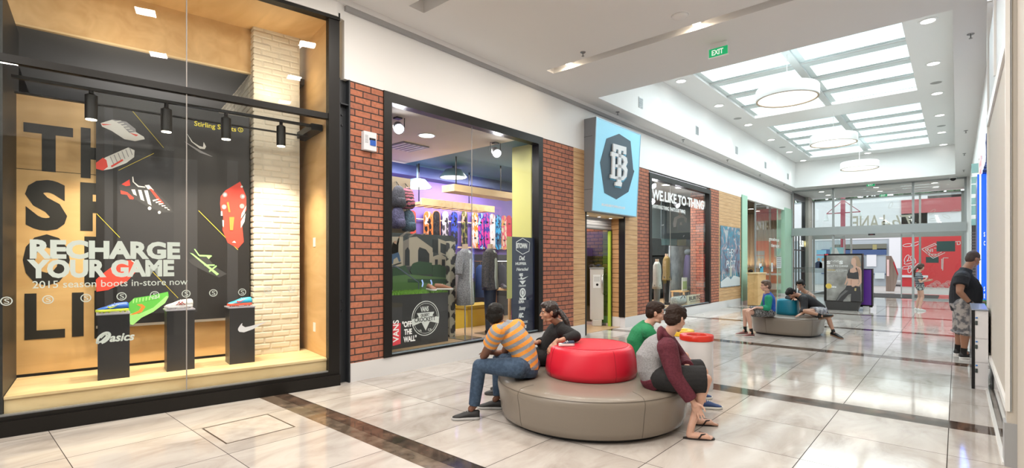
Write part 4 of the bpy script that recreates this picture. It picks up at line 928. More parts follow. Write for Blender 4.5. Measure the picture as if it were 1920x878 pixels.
area('cafe_lamp', FL.p(22.5, 3.8, -1.8), (0, 0, 0), 1.5, 4, 60, (1, .88, .72))
for k, (x, y) in enumerate(((1408, 392), (1420, 396))):
    u, v = FX(-8.2).px(x, y); p = onZ(x, y, 3.88)
    t = thing('cafe_downlight', 'warm downlight in the dark cafe ceiling, ' + ('the left one' if k == 0 else 'the right one'), 'downlight', tuple(p), group='cafe downlights')
    mb = MB(); mb.lathe([(.001, 0), (.13, 0), (.13, .02), (.001, .02)], p, 16); obj('lamp', mb, LAMPW, t)
    mb = MB(); mb.ring([(.13, -.012), (.17, -.012), (.17, .02), (.13, .02)], p, 16); obj('rim', mb, BLACK, t)
# counter block and leaning timber panel
c_ = onZ(1426, 572, .01)
t = thing('timber_counter', 'pale timber counter block standing in the cafe opening', 'counter', tuple(c_))
mb = MB(); mb.box((c_.x - .1, c_.y - .4, .012), (c_.x + .02, c_.y + .6, 1.12)); obj('front', mb, PLYS, t, bevel=.005); mb = MB(); mb.box((c_.x - .35, c_.y - .42, 1.12), (c_.x + .04, c_.y + .62, 1.16)); obj('top', mb, PLYD, t)
mb = MB(); mb.box((c_.x - .33, c_.y - .38, .012), (c_.x - .1, c_.y + .58, 1.12)); obj('carcass', mb, PLYS, t)
ff = FX(-6.1); a = ff.px(1456, 555); b = ff.px(1470, 505)
t = thing('timber_screen', 'slanted pale timber screen just inside the cafe glass near the entrance', 'screen', (-6.1, a[0], .01))
mb = MB(); mb.poly([(ff.px(1456, 515)[0], 1.0), (ff.px(1468, 505)[0], 1.30), (ff.px(1468, 565)[0], .2), (ff.px(1456, 548)[0], .25)], ff, -.03, 0); obj('board', mb, PLYS, t)
kb('foot', (-6.16, ff.px(1458, 548)[0], .012), (-6.10, ff.px(1466, 548)[0], .5), PLYS, t)
# lettering and notices on the cafe glass
fg = FX(-5.89)
t = thing('cafe_lettering', 'white goodness therapy lettering on the cafe glass', 'lettering', (-5.89, 23.5, 2.4))
for body, x0, y0, x1, hp in (('goodness', 1442, 451, 1461, 7), ('therapy', 1446, 463, 1461, 7)):
    obj('word', fitpx(body, fg, .001, x0, y0, x1, hp, bold=.004), DWHITE, t)
for k, (x0, y0, x1, y1, c) in enumerate(((1456, 482, 1465, 503, (.6, .66, .66)), (1446, 493, 1449, 510, (.62, .66, .68)), (1425, 500, 1431, 518, (.05, .35, .5)), (1423, 494, 1428, 503, (.7, .7, .7)))):
    a = fg.px(x0, y1); b = fg.px(x1, y0); mb = MB(); mb.box((a[0], a[1], .001), (b[0], b[1], .003), fg)
    o = tag(obj('paper_notice', mb, mat('notice_%d' % k, c, .6)), ['opening hours notice on the cafe glass, beside the mint pier', 'narrow white notice on the cafe glass below the lettering', 'blue notice on the cafe glass above the timber counter', 'small white tag on the cafe glass near the downlights side'][k], 'notice')
    if k == 0:
        mb = MB()
        for q in range(6): mb.box((a[0] + .08, a[1] + .08 + q * .08, .003), (b[0] - .08, a[1] + .1 + q * .08, .0035), fg)
        obj('print_line', mb, BLACK, o)

# ================================================================== board shop (window_8, doorway, window_9)
def lb(name, u0, u1, z0, z1, d0, d1, m, par=None, **k):
    mb = MB(); mb.box((u0, z0, -d1), (u1, z1, -d0), FL); return obj(name, mb, m, par, **k)
def shopwin(n, u0, u1, z1, joint):
    w_ = tag(lb('window_%d' % n, u0, u1, z1 - .12, z1 + .02, -.02, .14, BLACK), kind='structure')
    lb('window_frame', u0, u0 + .13, .24, z1 - .12, -.02, .14, BLACK, w_); lb('window_frame', u1 - .13, u1, .24, z1 - .12, -.02, .14, BLACK, w_)
    lb('window_frame', u0 + .13, u1 - .13, .24, .27, -.01, .14, BLACK, w_); lb('sill', u0 + .13, u1 - .13, .27, .285, .0, .05, mat('sill_blue_grey', (.30, .38, .42), .25, .5), w_)
    lb('pane', u0 + .13, joint - .004, .27, z1 - .12, .05, .06, GLASS, w_); lb('pane', joint + .004, u1 - .13, .27, z1 - .12, .05, .06, GLASS, w_); lb('pane_joint', joint - .004, joint + .004, .27, z1 - .12, .049, .061, mat('silicone_joint', (.3, .28, .26), .4), w_)
    return w_
W8 = shopwin(8, 4.0, 7.51, 3.86, onX(885, 400, -5.9).y); W9 = shopwin(9, 11.9, 16.15, 3.80, onX(1257, 420, -5.9).y)
BXB = -9.7
OAK = wood_mat('shop_oak_floor', (.50, .34, .19), (.40, .25, .13), axis='X', grain=5, rough=.35)
struct('floor_board_shop', (lambda mb: (mb.box((3.6, -.01, -4.0), (19.0, .008, -.13), FL), mb)[1])(MB()), OAK)
mb = MB(); mb.box((3.6, .008, -1.35), (8.6, .262, -.15), FL); mb.box((11.2, .008, -1.9), (18.2, .262, -.15), FL)
struct('floor_display', mb, OAK)
mb = MB(); mb.box((3.5, 3.76, -4.0), (6.95, 3.84, -.14), FL); cb_ = struct('ceiling_board_shop', mb, mat('shop_ceiling_cream', (.62, .57, .48), .7))
mb = MB(); mb.box((6.95, 3.76, -4.0), (11.0, 3.84, -.14), FL); obj('teal_ceiling', mb, mat('shop_ceiling_teal', (.045, .14, .20), .6), cb_)
mb = MB(); mb.box((11.0, 3.76, -4.0), (19.0, 3.84, -.14), FL); obj('rear_ceiling', mb, mat('shop_ceiling_grey', (.40, .42, .40), .6), cb_)
mb = MB(); mb.box((3.5, 3.52, -3.9), (11.0, 3.76, -3.5), FL); obj('dark_bulkhead', mb, mat('navy_bulkhead', (.015, .03, .09), .5), cb_)
PURP = mat('purple_wall', (.20, .13, .42), .6)
bw_ = struct('wall_board_shop_back', (lambda mb: (mb.box((3.5, 0, -4.06), (19.0, 3.8, -3.9), FL), mb)[1])(MB()), PURP)
lb('lower_panelling', 3.6, 18.9, 0.01, 1.75, 3.86, 3.9, mat('dark_racking', (.03, .028, .03), .6), bw_)
struct('wall_board_shop_left', (lambda mb: (mb.box((3.5, 0, -3.9), (3.6, 3.8, -.14), FL), mb)[1])(MB()), mat('shop_wall_navy', (.03, .04, .10), .6))
struct('wall_board_shop_right', (lambda mb: (mb.box((19.0, 0, -3.9), (19.08, 3.8, -.14), FL), mb)[1])(MB()), BRICK)
mb = MB(); mb.box((7.36, .262, -.62), (7.46, 3.76, -.15), FL); struct('wall_lime', mb, mat('lime_paint', (.62, .60, .17), .5))
mb = MB(); mb.box((15.95, .262, -.56), (16.1, 3.76, -.15), FL); struct('wall_display_brick', mb, BRICK)
area('shop_light', FL.p(5.6, 3.7, -2.0), (0, 0, 0), 2.5, 3, 190, (1, .95, .9)); area('shop_light', FL.p(9.2, 3.7, -2.2), (0, 0, 0), 2.2, 2, 110, (1, .95, .9)); area('shop_light', FL.p(13.9, 3.7, -2.0), (0, 0, 0), 2.5, 3, 330, (1, .98, .93))
l = area('board_wall_light', FL.p(6.9, 3.4, -3.1), (0, 0, 0), .4, 5.0, 130, (.80, .70, 1)); l.rotation_euler = (0, PI * .30, 0)
# boards on the back wall, each one a thing
FB = FX(-9.66)
def board_mat(i, c1, c2, c3):
    m = mat('board_graphic_%d' % i, c1, .25); tc = N(m, 'ShaderNodeTexCoord'); mp = N(m, 'ShaderNodeMapping'); mp.inputs['Scale'].default_value = (3, 9, 5)
    v = N(m, 'ShaderNodeTexVoronoi' if i % 2 else 'ShaderNodeTexNoise'); v.inputs['Scale'].default_value = 1.3
    r = ramp(m, [(.0, c1), (.42, c1), (.5, c2), (.7, c3)], 'CONSTANT'); L(m, tc.outputs['Object'], mp.inputs[0]); L(m, mp.outputs[0], v.inputs['Vector']); L(m, v.outputs[0], r.inputs[0]); L(m, r.outputs[0], bs(m).inputs['Base Color']); return m
c2_ = lambda x, y: (730 + x / 5.853, 350 + y / 5.853); c3_ = lambda x, y: (870 + x / 5.853, 350 + y / 5.853)
K_ = (.012, .012, .014)
boards = [('c2', 250, 262, 'red', (.5, .05, .03), (.45, .08, .05), (.02, .02, .02), 'red board with a dark base at the left end of the board wall'),
 ('c2', 422, 278, 'black', K_, (.6, .16, .03), (.75, .7, .6), 'black board with an orange rim, second along the board wall'),
 ('c2', 515, 270, 'black', K_, (.02, .02, .02), (.55, .14, .03), 'black board with an orange rim, third along the board wall'),
 ('c2', 612, 272, 'grey', (.05, .05, .05), (.45, .42, .42), (.7, .65, .6), 'dark striped board with pale stickers, fourth along the wall'),
 ('c2', 712, 276, 'blue', (.02, .02, .03), (.03, .06, .35), (.65, .35, .25), 'black and blue board with lips drawn on it'),
 ('c2', 822, 268, 'green', (.02, .02, .02), (.12, .13, .03), (.6, .3, .2), 'black and olive board with lips drawn on it'),
 ('c3', 118, 275, 'orange', (.70, .62, .5), (.65, .22, .02), (.55, .5, .2), 'tall cream board with orange flames'),
 ('c3', 182, 294, 'pink', (.60, .06, .30), (.05, .05, .3), (.3, .6, .75), 'pink and blue patterned board, the left of a matching pair'),
 ('c3', 250, 293, 'pink2', (.60, .06, .30), (.05, .05, .3), (.3, .6, .75), 'pink and blue patterned board, the right of a matching pair'),
 ('c3', 310, 300, 'white', (.75, .73, .72), (.7, .68, .66), (.5, .3, .28), 'white board beside the pink pair'),
 ('c3', 375, 312, 'diamond', (.02, .05, .12), (.05, .35, .65), (.5, .6, .65), 'black board with light blue diamonds'),
 ('c3', 437, 318, 'cream', (.65, .5, .35), (.6, .08, .15), (.65, .35, .08), 'cream board with orange and crimson shapes'),
 ('c3', 493, 317, 'crimson', (.60, .02, .05), (.5, .02, .04), (.3, .02, .03), 'plain crimson board on the purple wall'),
 ('c3', 549, 320, 'navy', (.03, .03, .08), (.04, .03, .09), (.4, .05, .1), 'dark navy board with a small red motif'),
 ('c3', 610, 332, 'lilac', (.40, .22, .60), (.42, .25, .6), (.5, .35, .65), 'plain lilac board near the lime wall')]
for i, (cc, x, y, nm, a1, a2, a3, lab) in enumerate(boards):
    px_, py_ = (c2_ if cc == 'c2' else c3_)(x, y); u, zt = FB.px(px_, py_)
    H = .98; Wd = .215
    t = thing('skate_board', lab, 'board', tuple(FB.p(u, zt - H)), group='boards lined up on the purple wall')
    pts = [(u + Wd / 2 * (abs(math.cos(q)) ** .8) * (1 if math.cos(q) > 0 else -1), (zt - Wd * .55 + Wd * .55 * math.sin(q)) if math.sin(q) > 0 else (zt - H + Wd * .55 + Wd * .55 * math.sin(q))) for q in [2 * PI * k / 28 for k in range(28)]]
    mb = MB(); mb.poly(pts, FB, .002, .014); obj('deck', mb, board_mat(i, a1, a2, a3), t)
    if nm == 'black':
        mb = MB(); mb.poly([(u + (p[0] - u) * 1.22, (zt - H / 2) + (p[1] - zt + H / 2) * 1.03) for p in pts], FB, .001, .008); obj('orange_rim', mb, mat('rim_orange', (.75, .22, .04), .4), t)
    mb = MB()
    for zz_ in (.25, .72): mb.box((u - .03, zt - H * zz_ - .015, .012), (u + .03, zt - H * zz_ + .015, .03), FB)
    obj('bindings_mount', mb, BLACK, t)
    mb = MB(); mb.box((u - .02, zt - .42, -.092), (u + .02, zt - .38, .003), FB); obj('wall_hook', mb, BLACK, t)
t = thing('board_rail', 'two thin timber rails carrying the boards on the purple wall', 'shelf', tuple(FB.p(7.2, 2.3)))
ua, ub = FB.px(768, 415)[0], FB.px(975, 425)[0]; zr = FB.px(860, 416)[1]; z2_ = FB.px(900, 463.5)[1]
lbx = MB(); lbx.box((ua, zr - .02, -.02), (ub, zr + .005, -.001), FB); obj('upper_rail', lbx, PLYD, t); lbx = MB(); lbx.box((FB.px(850, 463)[0], z2_ - .04, -.02), (ub, z2_, -.001), FB); obj('lower_ledge', lbx, PLYD, t)
for k in range(5):
    u_ = ua + .25 + (ub - ua - .5) * k / 4; lbx = MB(); lbx.box((u_ - .015, zr - .03, -.092), (u_ + .015, zr - .005, -.015), FB); obj('bracket', lbx, BLACK, t)
# goods on the dark racking under the boards
random.seed(11)
RC = [(.35, .05, .06), (.06, .12, .3), (.5, .45, .4), (.04, .04, .05), (.25, .2, .1), (.1, .25, .3), (.45, .2, .05), (.3, .3, .32)]
for k in range(14):
    u = 5.6 + .42 * k; t = thing('hanging_garment', 'dark folded garment hanging on the rail at the back of the board shop', 'garment', tuple(FB.p(u, .7, .2)), group='garments hanging along the back rail')
    mb = MB(); c = FB.p(u, 1.15, .3); e = FB.u
    mb.ring_loft([[FB.p(u + .05 * math.cos(q) * s_, zz_, .3 + .2 * math.sin(q) * s_) for q in [2 * PI * j / 12 for j in range(12)]] for zz_, s_ in ((.62, 1.0), (1.0, .9), (1.38, .8), (1.47, .25))])
    obj('cloth', mb, mat('garment_%d' % (k % 8), RC[k % 8], .8), t, smooth=True)
    mb = MB(); mb.tube([FB.p(u, 1.46, .3), FB.p(u, 1.546, .3)], .008, 6); obj('hanger', mb, CHROME, t)
t = thing('garment_rail', 'long steel garment rail under the board wall', 'rail', tuple(FB.p(8, 0, .3)))
mb = MB(); mb.tube([FB.p(5.3, 1.56, .3), FB.p(11.5, 1.56, .3)], .012, 8); obj('bar', mb, CHROME, t)
for u in (5.35, 8.4, 11.45): mb = MB(); mb.tube([FB.p(u, .009, .3), FB.p(u, 1.55, .3)], .014, 8); obj('leg', mb, CHROME, t)

# timber canopies, spotlights, pendants
t = thing('slatted_canopy', 'slatted timber canopy hanging in the board shop, the lower one at the left', 'canopy', (-8.6, 6.6, 3.0))
f8 = FX(-8.6); a = f8.px(788, 380); b = f8.px(875, 385)
mb = MB(); mb.box((a[0], a[1] - .05, 0), (b[0] + .9, a[1] + .10, .05), f8); obj('front_board', mb, PLYD, t)
for k in range(9): mb = MB(); mb.box((a[0] + .02 + .26 * k, a[1] - .03, -.55), (a[0] + .16 + .26 * k, a[1] + .03, -.0), f8); obj('slat', mb, PLYS, t)
for k in (1, 7): mb = MB(); u_ = a[0] + .09 + .26 * k; mb.box((u_ - .01, a[1] + .03, -.5), (u_ + .01, 3.76, -.48), f8); obj('hanger', mb, BLACK, t)
t = thing('timber_canopy', 'plain pale timber canopy hanging in the board shop, reaching the lime wall', 'canopy', (-7.6, 7.5, 3.0))
f7 = FX(-7.6); a = f7.px(852, 366); b = f7.px(972, 357)
a2 = (f7.px(852, 366)[0], 2.98); b2 = (f7.px(972, 352)[0], 2.98); zc_ = f7.px(910, 360)[1]
mb = MB(); mb.box((a2[0], zc_ - .07, -.38), (b2[0], zc_ + .07, 0), f7); obj('panel', mb, PLYD, t); mb = MB(); mb.box((a2[0] + .3, zc_ + .07, -.3), (a2[0] + .32, 3.76, -.28), f7); mb.box((b2[0] - .3, zc_ + .07, -.3), (b2[0] - .28, 3.76, -.28), f7); obj('hanger', mb, BLACK, t)
SPOT = E('shop_spot_lamp', (.95, .92, 1), 60)
def big_spot(px_, py_, X, lab, e=60, ce=3.76):
    p = onX(px_, py_, X); t = thing('stage_spotlight', lab, 'spotlight', tuple(p), group='bright spotlights behind the board shop glass')
    dr = Vector((.75, -.35, -.55)).normalized(); mb = MB(); mb.tube([p - dr * .2, p - dr * .12, p], [.045, .075, .085], 20); obj('housing', mb, mat('spot_grey', (.25, .25, .27), .4, .5), t, smooth=True, auto=40)
    mb = MB(); mb.tube([p + dr * .001, p + dr * .006], .07, 20); obj('lamp', mb, SPOT, t)
    mb = MB(); s_ = Vector((0, 0, 1)).cross(dr).normalized() * .1; q = p - dr * .1
    mb.tube([q + s_, q + s_ + Vector((0, 0, .16)), q + Vector((0, 0, ce - q.z - .02)), q - s_ + Vector((0, 0, .16)), q - s_], .008, 6); obj('yoke', mb, STEEL, t)
    mb = MB(); mb.box((q.x - .05, q.y - .05, ce - .025), (q.x + .05, q.y + .05, ce)); obj('ceiling_plate', mb, STEEL, t)
    l_ = bpy.data.lights.new('stage_light', 'SPOT'); l_.energy = e; l_.spot_size = 2.2; l_.spot_blend = .8; l_.shadow_soft_size = .07; l_.color = (1, .95, .97)
    o_ = bpy.data.objects.new('stage_light', l_); COL.objects.link(o_); o_.location = p + dr * .03; o_.rotation_euler = dr.to_track_quat('-Z', 'Y').to_euler()
big_spot(748, 242, -6.35, 'bright yoke-mounted spotlight in the upper left corner of the first board shop window')
big_spot(932, 288, -6.35, 'bright yoke-mounted spotlight in the right half of the first board shop window')
big_spot(1226, 349, -6.30, 'bright spotlight in the top left corner of the second board shop window')
big_spot(1224, 379, -7.0, 'spotlight below another at the left edge of the second board shop window'); big_spot(1271, 386, -6.8, 'bright spotlight in the middle of the second board shop window')
for x, y, dome, lab in ((800, 255, 0, 'round recessed light in the cream ceiling of the board shop'), (850, 333, 1, 'large domed light on the teal ceiling, over the board wall'), (783, 352, 1, 'domed light at the left of the teal ceiling'), (1250, 347, 0, 'round recessed light at the top of the second board shop window'), (1275, 352, 0, 'second round recessed light at the top of the second board shop window')):
    p = onZ(x, y, 3.75 if not dome else 3.5)
    if p.x < -9.4: p = onX(x, y, -9.2)
    t = thing('ceiling_light', lab, 'light', tuple(p), group='round lights on the board shop ceiling')
    r_ = .13 if not dome else .30
    mb = MB(); mb.lathe([(.001, 0), (r_, 0), (r_, .01), (.001, .01)], p, 24); obj('lamp', mb, E('shop_round_lamp', (.95, 1, .97), 5), t)
    mb = MB(); (mb.lathe if 0 else mb.ring)([(r_, -.005), (r_ + .02, -.005), (r_ + .015, .02), (r_ * .6, .18), (.03, .22), (.03, 3.76 - p.z), (.02, 3.76 - p.z), (.02, .2), (r_ * .58, .16)] if dome else [(r_ + .001, .004), (r_ + .03, -.002), (r_ + .03, .008), (r_ + .002, .008)], p, 24); obj('shade', mb, mat('shade_teal', (.10, .17, .20), .4) if dome else WHITE, t, smooth=True, auto=40)
lbv = onZ(763, 275, 3.755)
t = thing('air_vent', 'square air vent in the cream ceiling of the board shop', 'vent', tuple(lbv)); fz2 = Fr((lbv.x, lbv.y, 3.759), (0, 1, 0), (1, 0, 0))
mb = MB(); mb.box((lbv.x - .3, lbv.y - .3, 3.74), (lbv.x + .3, lbv.y + .3, 3.759)); obj('grille', mb, mat('vent_grey', (.2, .2, .2), .5), t)
mb = MB()
for k in range(5): mb.box((lbv.x - .27, lbv.y - .26 + .11 * k, 3.732), (lbv.x + .27, lbv.y - .22 + .11 * k, 3.74))
obj('louvre', mb, WHITE, t)

# skate display: turf box, picture panel, shoes
zpl = .262; f6 = FX(-6.2)
a = f6.px(735, 560); b = f6.px(840, 548); zt = f6.px(840, 548)[1]
t = thing('turf_display_box', 'black display box with an artificial grass top and a round shoe-company emblem', 'display box', (-6.5, 5.0, zpl))
mb = MB(); mb.box((4.16, zpl, -.56), (b[0], zt, 0), f6); obj('box', mb, mat('display_charcoal', (.035, .035, .037), .5), t)
random.seed(2); mb = MB()
for k in range(4200):
    u = random.uniform(4.17, b[0]); d = random.uniform(-.55, .01); h = random.uniform(.02, .05); an = random.uniform(0, PI); ex = .006
    p = f6.p(u, zt, d); q = Vector((math.cos(an) * ex, math.sin(an) * ex, 0)); mb.add([p - q, p + q, p + Vector((random.gauss(0, .01), random.gauss(0, .01), h))], [(0, 1, 2)])
o = obj('turf', mb, mat('turf_green', (.20, .42, .07), .8), t); o['kind'] = 'stuff'
mb = MB(); uc, vc = f6.px(798, 597); R_ = f6.px(823, 597)[0] - uc; R_ = .27
ringpoly(mb, f6, uc, vc, R_ - .012, R_, .001, .004, 40); ringpoly(mb, f6, uc, vc, R_ - .04, R_ - .035, .001, .004, 40)
obj('emblem_ring', mb, DWHITE, t)
obj('emblem_text', fit_text('VANS', .075, .20, f6, uc - .10, vc + .11, bold=.03, w=.003), DWHITE, t)
mb = MB(); mb.poly([(uc - .17, vc + .09), (uc + .17, vc + .09), (uc, vc - .19)], f6, .001, .003); obj('emblem_wedge', mb, DWHITE, t)
DKC = mat('emblem_dark', (.03, .03, .032), .5)
obj('emblem_text', fit_text('GILBERT', .045, .20, f6, uc - .10, vc + .03, bold=.02, w=.005), DKC, t)
mb = MB(); mb.poly([(uc - .26, vc - .10), (uc - .27, vc + .0), (uc - .1, vc + .035), (uc + .1, vc + .035), (uc + .27, vc + .0), (uc + .26, vc - .10), (uc + .1, vc - .06), (uc - .1, vc - .06)], f6, .003, .005); obj('emblem_banner', mb, DWHITE, t)
obj('emblem_text', fit_text('CROCKETT', .065, .44, f6, uc - .22, vc - .045, bold=.02, w=.0065), DKC, t)
obj('emblem_text', fit_text('VA        CA', .035, .30, f6, uc - .15, vc - .20, bold=.01, w=.005), DWHITE, t)
fpn = FX(-6.80); a = fpn.px(733, 550); b = fpn.px(852, 437)
t = thing('skate_picture_panel', 'large picture panel of a skater, stone arches and hedges standing behind the turf box', 'picture panel', (-6.82, 5.0, zpl))
ua, ub = 3.75, fpn.px(852, 500)[0]; zb_, ztp = zpl, fpn.px(745, 437)[1]
mb = MB(); mb.box((ua, zb_, -.03), (ub, ztp, 0), fpn); obj('board', mb, mat('picture_dark', (.045, .055, .06), .5), t)
S_ = mat('picture_stone', (.42, .37, .30), .6); S2_ = mat('picture_stone_shade', (.20, .18, .16), .6); HG = mat('picture_hedge', (.03, .08, .04), .7); HG2 = mat('picture_grass', (.10, .20, .07), .7); DK = mat('picture_black', (.015, .02, .025), .5); SK = mat('picture_skin', (.40, .24, .17), .6)
zz = Zp((730, 350), 5.853); z7 = Zp((725, 480), 4.62)
def pic(items): art('picture_shape', t, fpn, .001, items)
pic([(S_, zz([(25, 550), (150, 550), (150, 878), (25, 878)])), (S2_, zz([(150, 600), (240, 560), (240, 878), (150, 878)])), (S_, zz([(215, 560), (300, 550), (480, 680), (478, 860), (215, 870)])), (S_, zz([(478, 770), (560, 740), (640, 790), (640, 870), (478, 870)])), (S_, zz([(535, 570), (640, 610), (640, 760), (535, 740)])),
     (DK, zz([(170, 870), (172, 700), (200, 665), (222, 700), (222, 870)])), (DK, zz([(315, 870), (315, 700), (330, 665), (400, 690), (438, 740), (438, 870)])), (DK, zz([(475, 720), (475, 580), (535, 590), (535, 735)])), (DK, zz([(560, 720), (560, 620), (620, 640), (620, 750)])), (DK, zz([(500, 870), (500, 800), (530, 800), (530, 870)])), (DK, zz([(575, 870), (575, 800), (610, 800), (610, 870)])),
     (HG, zz([(255, 870), (265, 840), (330, 820), (440, 835), (470, 870)])), (HG, z7([(200, 130), (222, 70), (280, 48), (390, 60), (395, 160), (220, 165)])), (HG, z7([(395, 80), (460, 75), (530, 110), (560, 190), (395, 190)])), (HG, z7([(50, 110), (160, 80), (200, 160), (50, 190)])), (HG2, z7([(50, 175), (200, 160), (400, 180), (560, 195), (560, 290), (50, 300)])), (HG, z7([(180, 200), (560, 200), (560, 240), (180, 230)])),
     (S2_, zz([(110, 545), (190, 495), (215, 490), (140, 550)])), (S2_, zz([(200, 548), (290, 505), (310, 505), (230, 552)])), (S2_, zz([(340, 530), (400, 505), (420, 508), (360, 535)]))])
pic([(BW, zz([(35, 620), (60, 600), (75, 640), (100, 560), (112, 565), (100, 640), (98, 725), (30, 740), (28, 660)])), (SK, zz(circ(64, 612, 16))), (SK, zz([(98, 560), (108, 545), (114, 560), (108, 570)])), (mat('picture_denim', (.05, .11, .22), .6), zz([(25, 745), (98, 720), (110, 750), (125, 820), (105, 828), (85, 775), (45, 800), (40, 850), (22, 845)])), (DK, zz([(30, 862), (120, 832), (135, 838), (130, 846), (40, 875)]))])
mb = MB(); strokepoly(mb, fpn, [fpn.px(x, y) for x, y in z7([(50, 85), (85, 95), (275, 230), (275, 290)])], .02, .004, .012); obj('picture_handrail', mb, mat('picture_rail', (.10, .13, .18), .4), t)
mb = MB()
for x in (307, 383):
    strokepoly(mb, fpn, [fpn.px(px_, py_) for px_, py_ in z7([(x - 5, 208), (x + 5, 238), (x - 3, 268)])], .025, .006, .012)
o = obj('blue_mark', mb, E('blue_mark', (.05, .25, .9), .8), t)
for k, (x, dx) in enumerate(((757, 0), (773, 1))):
    p = onZ(x + 6, 541, zt + .045); t = thing('canvas_shoe', 'brown canvas shoe with a white sole on the turf box, ' + ('the left one' if k == 0 else 'the right one'), 'shoe', (p.x, p.y, zt + .04), group='brown canvas shoes on the turf box')
    an = -.55 if k == 0 else .75; M_ = Matrix.Translation((-6.32 + (0 if k == 0 else .05), p.y - .06, zt + .045)) @ Matrix.Rotation(an if k else -.3, 4, 'Z')
    shoe_parts(t, M_, .29, mat('shoe_brown', (.25, .10, .05), .7), mat('shoe_white_sole', (.7, .7, .68), .5), mat('shoe_white_lace', (.7, .7, .68), .6))
t = thing('stone_riser', 'grey stone-look riser beside the brown shoes on the turf', 'riser', (-6.45, 4.35, zt))
mb = MB(); q = [(4.2, zt + .04), (4.62, zt + .04), (4.42, zt + .30), (4.2, zt + .36)]; mb.poly(q, FX(-6.5), -.2, 0); obj('wedge', mb, mat('riser_grey', (.30, .27, .24), .7, bump=.5, bscale=30), t)
mb = MB(); mb.box((4.2, zt + .36, -.2), (4.3, zt + .37, .0), FX(-6.5)); obj('cap', mb, PLYD, t)
# damask strip post
f65 = FX(-6.5); u0, u1 = f65.px(840, 600)[0], f65.px(850, 600)[0]
dm = mat('damask', (.45, .42, .33), .7); tc = N(dm, 'ShaderNodeTexCoord'); v = N(dm, 'ShaderNodeTexMagic'); v.turbulence_depth = 3; v.inputs['Scale'].default_value = 3.2; v.inputs['Distortion'].default_value = 1.6; r = ramp(dm, [(.0, (.03, .03, .03)), (.42, (.03, .03, .03)), (.5, (.46, .43, .34))]); L(dm, tc.outputs['Object'], v.inputs['Vector']); L(dm, v.outputs['Fac'], r.inputs[0]); L(dm, r.outputs[0], bs(dm).inputs['Base Color'])
t = thing('patterned_post', 'narrow damask patterned post at the right end of the turf box', 'post', tuple(f65.p(u0, zpl)))
mb = MB(); mb.box((u0 + .04, zpl, -.1), (u1 + .05, 1.9, 0), f65); obj('post', mb, dm, t, bevel=.004)
# window lettering
FG = FX(-5.893)
t = thing('shoe_window_sticker', 'red VANS label with white OFF THE WALL lettering on the lower left of the window', 'sticker', (-5.89, 4.3, .5))
a = FG.px(736, 649, 0); b = FG.px(751, 606, 0); mb = MB(); mb.poly([(a[0], a[1]), (b[0], FG.px(751, 645)[1]), (b[0], b[1]), (a[0], FG.px(736, 607)[1])], FG, .001, .003); obj('red_label', mb, mat('label_red', (.62, .05, .07), .5), t)
mb = text_mb('VANS', .135, FG, b[0] - .035, a[1] + .05, w=.004, bold=.02, rot=PI / 2, sx=.9); obj('label_text', mb, DWHITE, t)
for body, x0, y0, x1 in (('"OFF', 754, 614, 777), ('THE', 758, 628, 777), ('WALL"', 757, 642, 787)): obj('text_line', fitpx(body, FG, .002, x0, y0, x1, 10, bold=.035), DWHITE, t)
t = thing('brand_list_panel', 'navy panel of white brand marks on the right of the first board shop window', 'panel', (-5.93, 7.1, 1.3))
FP = FX(-5.925); a = FP.px(960, 634); b = FP.px(1004, 444); zlo = FP.px(975, 634)[1]
mb = MB(); mb.box((a[0], zlo, -.01), (7.37, FP.px(960, 444)[1], 0), FP); obj('navy_sheet', mb, mat('panel_navy', (.012, .018, .05), .4), t)
mb = MB(); mb.box((FP.px(951, 500)[0], .9, -.01), (a[0], FP.px(960, 444)[1], 0), FP); obj('lime_strip', mb, mat('strip_lime', (.40, .40, .12), .5), t)
mb = MB(); uc = FP.px(980, 500)[0]
def ctext(body, y, hp, wpx, bold=.02, **k):
    a = FP.px(980 - wpx / 2, y, .002); obj('brand_mark', fitpx(body, FP, .002, 980 - wpx / 2, y, 980 + wpx / 2, hp, bold=bold, **k), mat('mark_white', (.78, .8, .82), .5), t)
hx = [FP.px(x, y, .002) for x, y in ((980, 447), (993, 455), (992, 471), (980, 477), (968, 469), (968, 454), (980, 447))]; mb = MB(); strokepoly(mb, FP, hx, .012, .001, .003); obj('brand_mark', mb, mat('mark_white', (.78, .8, .82), .5), t)
ctext('BTOWN', 465, 9, 24, .05); ctext('Def.', 488, 8, 14, .03, shear=.2); ctext('HUFFER', 497, 5, 27, .03); ctext('Herschel', 508, 6, 24, .02, shear=.3); ctext('NIKE', 518, 5, 13, .05); ctext('SB', 523, 4, 8, .05); ctext('Diamond', 538, 4, 15, .02, shear=.3)
ctext('SUPRA', 569, 5, 15, .04); ctext('Stussy', 582, 7, 14, .02, shear=.3); ctext('ABC.', 596, 8, 15, .06); ctext('BOARDERTOWN.CO.NZ', 608, 4, 24, .03)
MW = mat('mark_white', (.78, .8, .82), .5)
mb = MB(); u, v = FP.px(980, 549, .002); ringpoly(mb, FP, u, v, .055, .085, .001, .003); mb.poly([(u + .035 * math.cos(q), v + .045 * math.sin(q)) for q in [2 * PI * i / 12 for i in range(12)]], FP, .001, .003); obj('brand_mark', mb, MW, t)
mb = MB(); mb.poly([FP.px(x, y, .002) for x, y in ((974, 527), (986, 526), (980, 534))], FP, .001, .003); mb.poly([FP.px(x, y, .002) for x, y in ((974, 563), (974, 558), (977, 560), (980, 557), (983, 560), (986, 557), (986, 562))], FP, .001, .003)
mb.poly([FP.px(x, y, .002) for x, y in ((971, 523), (980, 525), (991, 518), (980, 522))], FP, .001, .003); obj('brand_mark', mb, MW, t)
for x in (976, 983):
    a = FP.px(x, 616, .002); mb = MB(); mb.box((a[0], a[1], .001), (a[0] + .06, a[1] + .06, .003), FP); obj('brand_mark', mb, MW, t)

